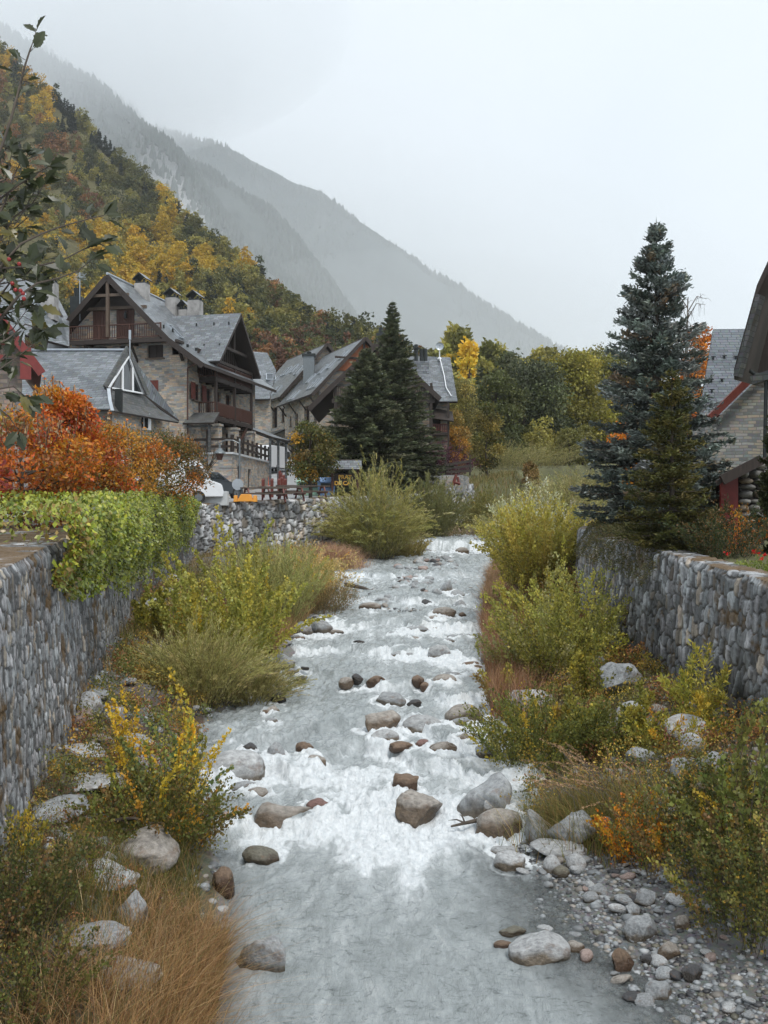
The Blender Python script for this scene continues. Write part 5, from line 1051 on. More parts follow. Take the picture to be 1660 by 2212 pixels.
# shed with the red door
root = thing('garden_shed', 'small lean-to shed with red door, rough stone pillar and dark sloping roof', 'shed', P(1600, 1130, 25)); b0 = Vector(root.location)
q = MB(); q.slab([Q(1545, 1040, 24.0), Q(1640, 990, 24.0), Q(1665, 985, 27), Q(1570, 1022, 27)], .1, 0, 1); q.beam(Q(1560, 1037, 23.9), Q(1645, 993, 23.9), .1, .24, 1); q.build('roof', [M['slate_moss'], M['dark_wood']], root)
q = MB(); z0_, z1_ = Q(0, 1185, 24.5).z, Q(0, 1018, 24.5).z; q.box(Q(1555, 0, 24.5).x, 0 - .6, z0_, Q(1592, 0, 24.5).x, -.5, z1_ - .1); q.build('door', M['red_paint'], root)
V_, F_, C_ = [], [], []; g_ = np.random.default_rng(8); n0 = 0; vi, fi = ico(2)
z_ = z0_
while z_ < z1_ + .15:
    h_ = g_.uniform(.13, .26); x_ = Q(1596, 0, 24.5).x
    while x_ < Q(1634, 0, 24.5).x:
        w_ = g_.uniform(.2, .45); v_ = vi * (1 + g_.uniform(-.1, .1, (len(vi), 1))) * np.array([w_ / 2, .22, h_ / 2]) * 1.02 + np.array([x_ + w_ / 2, -.55, z_ + h_ / 2]); V_.append(v_); F_.append(fi + n0); n0 += len(vi)
        C_.append(np.repeat((np.array([.22, .215, .2]) * g_.uniform(.5, 1.5) * (1 if g_.random() < .75 else np.array([1.2, 1, .8])))[None], len(vi), 0)); x_ += w_
    z_ += h_
link('pillar', mesh_np('pillar', np.concatenate(V_), np.concatenate(F_), np.concatenate(C_), [M['wall_stone']], True), root)
q = MB(); q.box(Q(1598, 0, 24.5).x, -.55, z0_, Q(1650, 0, 24.5).x, 1.5, z1_ + .05); q.build('wall', M['dark_wood'], root)

# ================================================================== the street and its furniture
ys = np.concatenate([np.arange(30, 64, 1.), np.arange(64, 125, 1.2)])
le = tab(ys, [30, 46, 60, 63, 64.5, 76.5, 90, 103, 115, 125], [-24, -24, -20, -14, -9.7, -9.1, -11.5, -16.5, -24, -30]); re_ = np.where(ys < 62, WL(ys) - .9, 0) + np.where(ys >= 62, tab(ys, [62, 66, 80, 92, 103, 115, 125], [-.9, -1.5, -3.6, -6.2, -10.3, -16, -22]), 0)
u = np.linspace(0, 1, 24); SX = le[:, None] + (re_ - le)[:, None] * u; SY = np.repeat(ys[:, None], 24, 1); SZ = ZPL(SY) + .09
m, t, b = mat('wet_street'); tcn = N(t, 'ShaderNodeTexCoord'); n1 = noise(t, .6, 6, .6, tcn.outputs['Object']); n2_ = noise(t, 20, 4, .7, tcn.outputs['Object'])
r1 = ramp(t, n1.outputs['Fac'], [(.3, (.34, .35, .36)), (.7, (.50, .51, .52))]); c = mixc(t, .25, r1.outputs[0], n2_.outputs['Color'], 'OVERLAY'); t.links.new(c, b.inputs['Base Color'])
mr = N(t, 'ShaderNodeMapRange'); mr.inputs['To Min'].default_value = .12; mr.inputs['To Max'].default_value = .5; t.links.new(n1.outputs['Fac'], mr.inputs[0]); t.links.new(mr.outputs[0], b.inputs['Roughness']); M['street'] = m
tag(link('street', mesh_np('street', np.stack([SX, SY, SZ], -1).reshape(-1, 3), grid_faces(len(ys), 24), None, [M['street']], True)), kind='structure')
def at_px(px, py): D_ = hit(px, py, d0=40); return P(px, py, D_)
# street lamps
def lamp(px, D_, ztop_py, label, side=-1):
    zb_ = float(ZPL(D_)) + .05; p_ = P(px, 1106, D_); zt_ = (CY - ztop_py) / F * D_ - zb_; t_ = thing('street_lamp', label, 'street lamp', (p_[0], D_, zb_), 0, None)
    q = MB(); q.cyl((0, 0, 0), (0, 0, .9), .11, .08, 10); q.cyl((0, 0, .9), (0, 0, zt_), .06, .045, 10); q.cyl((0, 0, zt_), (0, 0, zt_ + .12), .07, .02, 8); q.build('pole', M['metal'], t_)
    q = MB(); pts = [Vector((0, 0, zt_ - .15)), Vector((side * .35, 0, zt_ + .02)), Vector((side * .75, 0, zt_ + .03)), Vector((side * 1.05, 0, zt_ - .12))]
    for a_, b__ in zip(pts, pts[1:]): q.cyl(a_, b__, .03, n=6)
    q.cyl(pts[-1], pts[-1] - Vector((0, 0, .3)), .04, .06, 8); q.build('arm', M['metal'], t_)
    c_ = pts[-1]; q = MB(); q.cyl(c_ - Vector((0, 0, .5)), c_ - Vector((0, 0, .28)), .3, .07, 12); q.cyl(c_ - Vector((0, 0, .56)), c_ - Vector((0, 0, .5)), .32, .3, 12); lt = q.build('lantern', M['metal'], t_)
    q = MB(); q.cyl(c_ - Vector((0, 0, .9)), c_ - Vector((0, 0, .56)), .12, .23, 10); q.build('globe', M['brown_wood'], lt)
    q = MB(); q.beam((-1.1, 0, zt_ * .56), (.05, 0, zt_ * .56), .03, .03); q.build('crossbar', M['dark_metal'], t_) if side < 0 and D_ < 55 else None
    return t_
lamp(518, 52.5, 952, 'grey street lamp with hanging lantern at the corner of the chalet terrace')
lamp(683, 74, 930, 'dark street lamp with hanging lantern above the small round-crowned tree')
sg = thing('road_sign', 'round pale back of a road sign fixed low on the lamp pole', 'road sign', (P(514, 0, 52.3)[0], 52.3, .4)); q = MB(); q.cyl((0, .02, 1.05), (0, -.02, 1.05), .3, n=20); q.build('disc', M['zinc'], sg); q = MB(); q.box(-.035, .02, .0, .035, .06, 1.3); q.build('bracket', M['metal'], sg)
# picnic tables
def picnic(px, D_, rz, label, L=2.6):
    x_ = (px - CX) / F * D_; t_ = thing('picnic_table', label, 'picnic table', (x_, D_, float(ZPL(D_)) + .08), rz, 'picnic tables along the river wall')
    q = MB()
    for k in range(4): q.box(-L / 2, -.36 + k * .185, .72, L / 2, -.2 + k * .185, .78)
    q.build('table_top', M['grey_wood'], t_)
    for s_ in (-1, 1):
        q = MB(); q.box(-L / 2, s_ * .78 - .13, .42, L / 2, s_ * .78 + .13, .48); q.build('bench', M['grey_wood'], t_)
        q = MB(); x0 = s_ * (L / 2 - .35); q.beam((x0, -.3, .7), (x0, -.75, 0), .1, .07, up=(1, 0, 0)); q.beam((x0, .3, .7), (x0, .75, 0), .1, .07, up=(1, 0, 0)); q.box(x0 - .04, -.9, .34, x0 + .04, .9, .42); q.box(x0 - .04, -.36, .64, x0 + .04, .36, .72); q.build('leg', M['red_wood'], t_)
picnic(571, 52.8, R(22), 'dark picnic table nearest the street lamp'); picnic(612, 54.2, R(25), 'dark picnic table, second from the street lamp'); picnic(655, 56.4, R(22), 'long dark picnic table beside the green container, farthest from the lamp', 3.0)
# bollards
for k, (px, py, h_) in enumerate(((662, 1047, 0), (653, 1050, 0), (626, 1012, 0), (619, 1004, 0), (611, 996, 0), (604, 990, 0), (596, 985, 0), (641, 975, 0), (628, 978, 0), (668, 968, 0))):
    px2, py2 = (567 + 12 * k, 1062 - 6 * k) if 0 else (px, py)
BO = [(569, 60), (588, 61), (603, 64), (609, 66), (617, 63.5), (613, 69), (608, 72), (605, 75)]
for px, D_ in BO:
    x_ = (px - CX) / F * D_; q = MB(); q.hexa([(-.09, -.09, 0), (.09, -.09, 0), (.09, .09, 0), (-.09, .09, 0)], [(-.09, -.09, 1.1), (.09, -.09, 1.1), (.09, .09, 1.2), (-.09, .09, 1.2)])
    o = q.build('bollard', M['red_wood'], None, loc=(x_, D_, float(ZPL(D_)) + .05)); tag(o, 'square reddish wooden bollard in the line climbing the street edge', 'bollard', 'wooden bollards along the street')
q = MB(); q.cyl((0, 0, .03), (0, 0, .7), .17, .03, 12); q.box(-.2, -.2, 0, .2, .2, .03); o = q.build('traffic_cone', [plain('cone_orange', (.75, .13, .05), .5, .05)], None, loc=((580 - CX) / F * 76, 76, float(ZPL(76)) + .08)); tag(o, 'orange traffic cone at the corner of the chalet terrace', 'traffic cone')
# concrete block and orange barrier
bk = MB(); bk.box(-.75, -.25, 0, .85, .25, .72); o = bk.build('concrete_block', M['concrete'], None, bevel=.02, loc=((457 - CX) / F * 50.5, 50.5, float(ZPL(50)) + .05)); tag(o, 'whitish low concrete block wall between the hedge end and the lamp', 'concrete block')
M['orange_plastic'] = plain('orange_plastic', (.75, .32, .04), .45, .05)
bk = MB()
for x_ in (-.58, .42): bk.hexa([(x_, -.2, 0), (x_ + .2, -.2, 0), (x_ + .2, .2, 0), (x_, .2, 0)], [(x_ + .02, -.15, .34), (x_ + .18, -.15, .34), (x_ + .18, .15, .34), (x_ + .02, .15, .34)])
bk.hexa([(-.42, -.18, .02), (.45, -.18, .02), (.45, .18, .02), (-.42, .18, .02)], [(-.2, -.14, .4), (.3, -.14, .4), (.3, .14, .4), (-.2, .14, .4)])
o = bk.build('road_barrier', M['orange_plastic'], None, bevel=.03, loc=((530 - CX) / F * 51.2, 51.2, float(ZPL(51)) + .18)); tag(o, 'bright orange plastic road barrier behind the river wall beside the lamp', 'barrier')
# containers
def container(px, D_, w_, h_, c_, label):
    t_ = thing('waste_container', label, 'waste container', ((px - CX) / F * D_, D_, float(ZPL(D_)) + .08)); m_ = plain('container_paint', c_, .5, .08)
    q = MB(); q.hexa([(-w_ / 2 + .08, -.4, .1), (w_ / 2 - .08, -.4, .1), (w_ / 2 - .08, .4, .1), (-w_ / 2 + .08, .4, .1)], [(-w_ / 2, -.5, h_), (w_ / 2, -.5, h_), (w_ / 2, .5, h_), (-w_ / 2, .5, h_)]); q.build('body', m_, t_, bevel=.03)
    q = MB(); q.hexa([(-w_ / 2 - .03, -.54, h_), (w_ / 2 + .03, -.54, h_), (w_ / 2 + .03, .54, h_), (-w_ / 2 - .03, .54, h_)], [(-w_ / 2 + .1, -.3, h_ + .25), (w_ / 2 - .1, -.3, h_ + .25), (w_ / 2 - .1, .4, h_ + .3), (-w_ / 2 + .1, .4, h_ + .3)]); q.build('lid', m_, t_)
    q = MB(); q.box(-w_ / 2 + .2, -.56, h_ - .35, w_ / 2 - .2, -.5, h_ - .08); q.build('slot', M['dark_metal'], t_)
container(668, 62, 1.5, .95, (.30, .48, .36), 'pale green waste container behind the long picnic table'); container(706, 61, 1.05, .95, (.16, .28, .50), 'blue waste container between the green one and the notice board')
# roofed notice board
t_ = thing('notice_board', 'wooden notice board with small slate roof and yellow lettering by the willow', 'notice board', ((744 - CX) / F * 60.5, 60.5, float(ZPL(60.5)) + .05), R(4))
q = MB()
for x_ in (-.72, .82): q.box(x_ - .07, -.07, 0, x_ + .07, .07, 1.85)
q.build('post', M['brown_wood'], t_)
q = MB(); q.slab([(-1.0, -.5, 1.75), (1.05, -.5, 1.75), (1.05, 0, 2.35), (-1.0, 0, 2.35)], .06, 0, 1); q.slab([(-1.0, 0, 2.35), (1.05, 0, 2.35), (1.05, .5, 1.75), (-1.0, .5, 1.75)], .06, 0, 1); q.build('roof', [M['slate'], M['dark_wood']], t_)
q = MB(); q.box(-.64, -.03, .75, .74, .03, 1.5); pn = q.build('panel', M['dark_wood'], t_)
M['yellow_letters'] = plain('yellow_letters', (.75, .42, .06), .5, .05)
for txt, z_, s_ in (('PRAT', 1.17, .34), ('DE CA', .80, .34)):
    cu = bpy.data.curves.new('lettering', 'FONT'); cu.body = txt; cu.size = s_; cu.extrude = .01; cu.offset = .008; cu.materials.append(M['yellow_letters'])
    tmp = bpy.data.objects.new('lettering', cu); me = bpy.data.meshes.new_from_object(tmp); bpy.data.objects.remove(tmp); o = link('lettering', me, pn); o.location = (-.36 if txt == 'PRAT' else -.6, -.045, z_); o.rotation_euler = (R(90), 0, 0)

# cars and vans
M['tyre'] = plain('tyre', (.02, .02, .02), .8, .1); M['car_glass'] = plain('car_glass', (.02, .025, .03), .05, .1, spec=1); M['tail'] = plain('tail_light', (.5, .02, .015), .25, .1)
def car(label, loc_, rz, paint, van=False, name='parked_car'):
    t_ = thing(name, label, 'van' if van else 'car', loc_, rz); L, W_ = (5.2, 1.95) if van else (4.2, 1.76); H_ = 2.3 if van else 1.5
    pm_ = plain('car_paint', paint, .3, .03, spec=.6)
    if van: prof = [(-2.55, .35), (-2.6, 1.0), (-2.5, 2.15), (-2.3, 2.3), (1.0, 2.3), (1.5, 2.0), (1.95, 1.2), (2.5, 1.0), (2.6, .6), (2.55, .35)]; cab = [(-9, 0)]
    else: prof = [(-2.0, .3), (-2.08, .6), (-2.02, .98), (-1.2, 1.02), (1.0, .98), (1.75, .85), (2.05, .65), (2.08, .35), (2.0, .28)]
    def loft(pf, w0, w1, zc0, zc1, nm, m_, par, bev=.04):
        bm = bmesh.new(); wz = lambda z: w0 + (w1 - w0) * min(1, max(0, (z - zc0) / (zc1 - zc0)))
        a_ = [bm.verts.new((x, -wz(z) / 2, z)) for x, z in pf]; b_ = [bm.verts.new((x, wz(z) / 2, z)) for x, z in pf]; bm.faces.new(a_); bm.faces.new(b_[::-1])
        for i in range(len(pf)): j = (i + 1) % len(pf); bm.faces.new([a_[j], a_[i], b_[i], b_[j]])
        bmesh.ops.recalc_face_normals(bm, faces=bm.faces[:]); bmesh.ops.bevel(bm, geom=bm.edges[:], offset=bev, segments=2, affect='EDGES'); me = bpy.data.meshes.new(nm); bm.to_mesh(me); bm.free(); me.materials.append(m_); return link(nm, me, par)
    body = loft(prof, W_, W_ * (.9 if van else .97), .6, H_, 'body', pm_, t_)
    if not van:
        cabin = loft([(-1.95, .98), (-1.62, 1.42), (-1.2, 1.5), (.1, 1.5), (.95, .99)], W_ * .93, W_ * .72, .98, 1.5, 'cabin', pm_, t_)
        q = MB()
        q.poly([(-1.93, -.62, 1.06), (-1.93, .62, 1.06), (-1.67, .55, 1.39), (-1.67, -.55, 1.39)][::-1]); q.poly([(.86, -.6, 1.08), (.86, .6, 1.08), (.2, .55, 1.46), (.2, -.55, 1.46)])
        for s_ in (-1, 1): q.poly([(-1.5, s_ * .795, 1.06), (.6, s_ * .795, 1.06), (.05, s_ * .665, 1.42), (-1.3, s_ * .665, 1.42)])
        q.build('window', M['car_glass'], cabin)
    else:
        q = MB(); q.poly([(1.98, -.8, 1.25), (1.98, .8, 1.25), (1.57, .75, 1.95), (1.57, -.75, 1.95)]); 
        for s_ in (-1, 1): q.poly([(.7, s_ * .965, 1.25), (1.75, s_ * .965, 1.25), (1.4, s_ * .925, 1.9), (.7, s_ * .925, 1.9)])
        q.build('window', M['car_glass'], t_)
    for s_ in (-1, 1):
        q = MB(); q.box(-L / 2 + .0, s_ * W_ * .36 - .14, .78, -L / 2 + .09, s_ * W_ * .36 + .14, 1.0); q.build('tail_light', M['tail'], t_)
        for x_ in (-1.3, 1.35):
            q = MB(); q.cyl((x_, s_ * (W_ / 2 - .2), .33), (x_, s_ * (W_ / 2 + .01), .33), .33, n=18); wh_ = q.build('wheel', M['tyre'], t_, smooth=False); q = MB(); q.cyl((x_, s_ * (W_ / 2 - .02), .33), (x_, s_ * (W_ / 2 + .02), .33), .2, n=12); q.build('rim', M['metal'], wh_)
    q = MB(); q.box(-L / 2 - .02, -.26, .5, -L / 2 + .06, .26, .62); q.build('plate', M['white_paint'], t_); return t_
zc_ = lambda D_: float(ZPL(D_)) + .1
car('dark grey estate car seen from behind beside the chalet wall', ((452 - CX) / F * 56.5, 56.5, zc_(56.5)), R(62), (.06, .07, .08))
car('white van parked behind the orange-leaved trees', ((370 - CX) / F * 50.5, 50.5, zc_(50.5)), R(12), (.75, .77, .8), True, 'delivery_van')
car('white car glimpsed under the orange shrubs above the hedge', ((262 - CX) / F * 42, 42, zc_(42) - .25), R(170), (.75, .77, .8))
car('silver grey car behind the left end of the hedge', ((222 - CX) / F * 37, 37, zc_(37) - .35), R(20), (.2, .24, .3))
car('white van standing up the street beyond the chalet porch', ((592 - CX) / F * 90, 90, zc_(90)), R(72), (.75, .77, .8), True, 'delivery_van')
car('dark blue car parked behind the notice board', ((728 - CX) / F * 66.5, 66.5, zc_(66.5)), R(95), (.05, .06, .08))
car('white car behind the small round-crowned tree', ((690 - CX) / F * 79, 79, zc_(79)), R(80), (.72, .75, .78))
# low stone bed with plank fence at the foot of the conifers, and a log
q = MB(); a_ = P(905, 1048, 72); b__ = P(1000, 1043, 72.5); z0_ = ZPL(72) - .3
q.wall((a_[0], a_[1]), (b__[0], b__[1]), z0_, a_[2] + .75); q.wall((b__[0], b__[1]), (b__[0] + .8, b__[1] + 4), z0_, a_[2] + .75); q.poly([(a_[0], a_[1], a_[2] + .75), (b__[0], b__[1], a_[2] + .75), (b__[0] + .8, b__[1] + 4, a_[2] + .75), (a_[0], a_[1] + 4, a_[2] + .75)])
o = q.build('planter_wall', [M['masonry2']]); tag(o, 'low pale stone planter wall on the lawn under the conifers', 'stone planter')
t_ = thing('plank_fence', 'dark slanting plank fence on the low stone planter', 'fence', (a_[0], a_[1], a_[2] + .75)); q = MB(); Lx = b__[0] - a_[0]
for k in range(3): q.beam((Lx * .62, .3, .2 + .26 * k), (Lx + .7, 1.2, .35 + .36 * k), .05, .18)
q.build('plank', M['dark_wood'], t_); q = MB()
for x_ in (Lx * .62, Lx + .6): q.beam((x_, .4 + x_ * .25, 0), (x_, .4 + x_ * .25, 1.5), .1, .1, up=(0, 1, 0))
q.build('post', M['dark_wood'], t_)
q = MB(); q.cyl((-.2, 0, 0), (.05, .1, .75), .14, .1, 9); q.cyl((.25, .05, 0), (.15, .1, .6), .1, .08, 8); q.cyl((.3, 0, .1), (-.1, -.1, .2), .1, .1, 8); o = q.build('tree_stump', M['red_wood'], None, loc=P(985, 1048, 71.3)); tag(o, 'reddish broken stump standing on the lawn beside the pale planter wall', 'tree stump')
# ------------------------------------------------------------------ plants
def unit(a): return a / np.maximum(np.linalg.norm(a, axis=-1, keepdims=True), 1e-9)
class Leaves:
    def __init__(s): s.V, s.C, s.n = [], [], 0
    def add(s, c, u, L, W, col, rg, roll=None, fold=.0):
        """c centres (n,3), u long axis (n,3), L, W sizes; diamond leaf with its own roll"""
        n = len(c)
        if not n: return
        u = unit(u); a = unit(np.cross(u, unit(rg.normal(size=(n, 3))))) if roll is None else unit(np.cross(u, roll))
        L = np.broadcast_to(L, (n,))[:, None]; W = np.broadcast_to(W, (n,))[:, None]
        nn_ = np.cross(u, a); q = np.stack([c - u * L / 2, c - a * W / 2 + nn_ * W * fold, c + u * L / 2, c + a * W / 2 + nn_ * W * fold], 1)
        s.V.append(q.reshape(-1, 3)); s.C.append(np.repeat(np.broadcast_to(col, (n, 3)), 4, 0)); s.n += n
    def mesh(s, name, m='leaf'):
        V_ = np.concatenate(s.V); C_ = np.clip(np.concatenate(s.C), .003, .9); return mesh_np(name, V_, np.arange(len(V_)).reshape(-1, 4), C_, [M[m]])
class Tubes:
    def __init__(s): s.V, s.F, s.n = [], [], 0
    def add(s, pts, rad, k=5):
        """pts (n, m, 3), rad (n, m)"""
        pts = np.asarray(pts, float); rad = np.asarray(rad, float)
        if pts.ndim == 2: pts, rad = pts[None], rad[None]
        n, m_, _ = pts.shape; t_ = unit(np.gradient(pts, axis=1)); ref = np.where(np.abs(t_[..., 2:3]) > .9, np.array([1., 0, 0]), np.array([0, 0, 1.])); a = unit(np.cross(t_, ref)); b__ = np.cross(t_, a)
        an = np.arange(k) * 2 * np.pi / k
        V_ = pts[:, :, None] + (a[:, :, None] * np.cos(an)[:, None] + b__[:, :, None] * np.sin(an)[:, None]) * rad[:, :, None, None]
        s.V.append(V_.reshape(-1, 3)); i, j, q = np.meshgrid(np.arange(n), np.arange(m_ - 1), np.arange(k), indexing='ij'); q2 = (q + 1) % k; base = i * m_ * k
        s.F.append(np.stack([base + j * k + q, base + j * k + q2, base + (j + 1) * k + q2, base + (j + 1) * k + q], -1).reshape(-1, 4) + s.n); s.n += n * m_ * k
    def mesh(s, name, m='bark'): return mesh_np(name, np.concatenate(s.V), np.concatenate(s.F), None, [M[m]], True)
def pick(cols, w_, n, rg, jit=.18):
    cols = np.array(cols, float); w_ = np.array(w_, float); c = cols[rg.choice(len(cols), n, p=w_ / w_.sum())]; return c * (1 + rg.normal(0, jit, (n, 1))) * (1 + rg.normal(0, .05, (n, 3)))
# leaf colours, linear
G1, G2, G3, G4 = (.085, .098, .025), (.145, .15, .035), (.235, .225, .05), (.052, .066, .024)
YG, YE, GO, OR, RD, BR, PK, ST, OL = (.37, .32, .055), (.60, .40, .035), (.60, .28, .02), (.62, .17, .02), (.42, .05, .018), (.22, .12, .05), (.50, .30, .20), (.46, .34, .17), (.15, .14, .045)

def crown_tree(h, wd, base, seed, nleaf, ls, cols, wts, nclump=26, trunk_r=.03, asp=.75, shape='round', gap=.5, holes=.0):
    rg = np.random.default_rng(seed); lv, tb = Leaves(), Tubes(); ch_ = h - base; cz = base + ch_ * .5
    th_ = rg.uniform(0, 6.283, nclump); v = rg.uniform(-1, 1, nclump); rr = rg.uniform(.45, 1, nclump) ** .6
    if shape == 'tall': prof_ = np.sqrt(np.maximum(0, 1 - v ** 2)) * (.75 - .25 * v)
    else: prof_ = np.sqrt(np.maximum(0, 1 - np.abs(v) ** 2.4)) * (1 - .12 * v)
    cc = np.stack([np.cos(th_) * prof_ * rr * wd * .42, np.sin(th_) * prof_ * rr * wd * .42, cz + v * ch_ * .46], 1); crd = rg.uniform(.6, 1.3, nclump) * wd * (.17 if shape != 'tall' else .2)
    nn_ = rg.multinomial(nleaf, crd ** 2 / (crd ** 2).sum()); idx = np.repeat(np.arange(nclump), nn_); n = len(idx)
    d = unit(rg.normal(size=(n, 3))); d[:, 2] = np.abs(d[:, 2]) * np.where(rg.random(n) < .72, 1, -1); r_ = rg.uniform(.35, 1.0, n) ** .5
    c = cc[idx] + d * (r_ * crd[idx])[:, None] * np.array([1, 1, .8]) + rg.normal(0, .04 * wd, (n, 3))
    tint = pick(cols, wts, nclump, rg, .24)[idx] * .65 + pick(cols, wts, n, rg, .22) * .35; tint = tint * (1 + rg.normal(0, .14, (n, 1)))
    lv.add(c, d + rg.normal(0, .8, (n, 3)), ls * rg.uniform(.6, 1.3, n), ls * asp * rg.uniform(.6, 1.2, n), tint, rg, fold=.15)
    k = 7; z = np.linspace(0, h * .82, k); pth_ = np.stack([rg.normal(0, .012 * h, k).cumsum() * .5, rg.normal(0, .012 * h, k).cumsum() * .5, z], 1); pth_[0, :2] = 0
    tb.add(pth_, h * trunk_r * (1 - z / h) ** .8, 7)
    sel = rg.choice(nclump, min(nclump, 16), replace=False); L_ = []
    for s_ in sel:
        z0_ = max(base * .7, cc[s_, 2] - .35 * ch_ * rg.uniform(.4, 1)); p0 = np.array([np.interp(z0_, z, pth_[:, 0]), np.interp(z0_, z, pth_[:, 1]), z0_]); mid = (p0 + cc[s_]) / 2 + [0, 0, -.03 * h]; L_.append([p0, mid, cc[s_]])
    tb.add(np.array(L_), np.array([[h * trunk_r * .42, h * trunk_r * .28, h * trunk_r * .1]] * len(L_)), 5); return lv, tb
def put_tree(name, label, meshes, x, y, z=None, s_=1, rz=0, col=None, group=None, cat='tree', zs=None, names=('crown', 'trunk')):
    t_ = thing(name, label, cat, (x, y, gz(x, y) - .05 if z is None else z), rz, group); t_.scale = (s_, s_, s_ if zs is None else zs)
    for nm, me in zip(names, meshes):
        if me is None: continue
        o = link(nm, me, t_); 
        if col is not None and nm in ('crown', 'foliage', 'leaves'): o.color = (*col, 1)
    return t_

def conifer(h, r, seed, n_wh, nb, ntw, tw, cols, wts, base=.04, droop=.35, power=.85, up=.25, sub=0, needle='needle', trunk_r=.022, wid=.32, gapk=.0):
    """whorled branches; each branch carries flat sprays of twigs; tw = twig length"""
    rg = np.random.default_rng(seed); lv, tb = Leaves(), Tubes(); tb.add(np.stack([np.zeros(8), np.zeros(8), np.linspace(0, h * .995, 8)], 1), h * trunk_r * (1 - np.linspace(0, .97, 8)), 7)
    B0, B1, B2 = [], [], []; rad = []
    for i in range(n_wh):
        t_ = (i + rg.uniform(0, .6)) / n_wh; z = h * (base + (1 - base) * t_ ** 1.02) ; l = r * (1 - t_) ** power * (1 - .35 * sm(.12 - t_, 0, .12)) + .03 * r; n_b = max(4, int(nb * (1 - .35 * t_)))
        for k in range(n_b):
            a = rg.uniform(0, 6.283); ll = l * rg.uniform(.62, 1.15); 
            if rg.random() < gapk: ll *= .5
            d = np.array([math.cos(a), math.sin(a), 0]); dr = droop * (1 - t_) - .45 * t_ ** 2; B0.append([0, 0, z]); B1.append(d * ll * .55 + [0, 0, z - dr * ll * .45]); B2.append(d * ll + [0, 0, z - dr * ll * .75 + up * ll * .35]); rad.append(h * .006 * (1.1 - t_))
    B0, B1, B2 = map(np.array, (B0, B1, B2)); nB = len(B0); s_ = np.linspace(0, 1, 4)[None, :, None]; P_ = B0[:, None] * (1 - s_) ** 2 + 2 * B1[:, None] * s_ * (1 - s_) + B2[:, None] * s_ ** 2
    tb.add(P_, np.array(rad)[:, None] * (1 - .8 * np.linspace(0, 1, 4))[None], 4)
    ln = np.linalg.norm(B2 - B0, axis=1); cnt = np.maximum(5, (ntw * ln / r).astype(int)); idx = np.repeat(np.arange(nB), cnt); n = len(idx); s1 = (rg.uniform(.1, 1, n) ** .8)[:, None]
    pos = B0[idx] * (1 - s1) ** 2 + 2 * B1[idx] * s1 * (1 - s1) + B2[idx] * s1 ** 2; tan = unit(2 * (B1[idx] - B0[idx]) * (1 - s1) + 2 * (B2[idx] - B1[idx]) * s1); side = unit(np.cross(tan, [0, 0, 1.])) * np.where(rg.random(n) < .5, 1, -1)[:, None]
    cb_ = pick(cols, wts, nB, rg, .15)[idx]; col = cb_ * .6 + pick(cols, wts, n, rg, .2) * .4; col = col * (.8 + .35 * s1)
    spread = (.34 * ln[idx] * (1.05 - s1[:, 0]) + tw * .3)                                    # side reach of the spray at this point
    q = rg.uniform(0, 1, n); pos = pos + side * (q * spread)[:, None] + np.array([0, 0, -1.]) * (q * spread * .28)[:, None] + rg.normal(0, tw * .15, (n, 3))
    dirv = tan * .75 + side * .75 + rg.normal(0, .22, (n, 3)) + [0, 0, .12]
    for k in range(1 + sub):
        off = rg.normal(0, tw * .4, (n, 3)) if k else 0; dv = dirv + (rg.normal(0, .5, (n, 3)) if k else 0); LL = tw * rg.uniform(.7, 1.3, n); WW = LL * wid
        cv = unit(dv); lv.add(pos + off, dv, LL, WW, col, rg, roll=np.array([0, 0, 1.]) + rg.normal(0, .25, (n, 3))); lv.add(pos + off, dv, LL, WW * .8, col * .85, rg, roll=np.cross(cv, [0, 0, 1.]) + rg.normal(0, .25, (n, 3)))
    tip = np.array([[0, 0, h * 1.0]]); lv.add(tip, np.array([[0, 0, 1.]]), h * .05, .03, np.array([cols[0]]), rg)
    return lv, tb

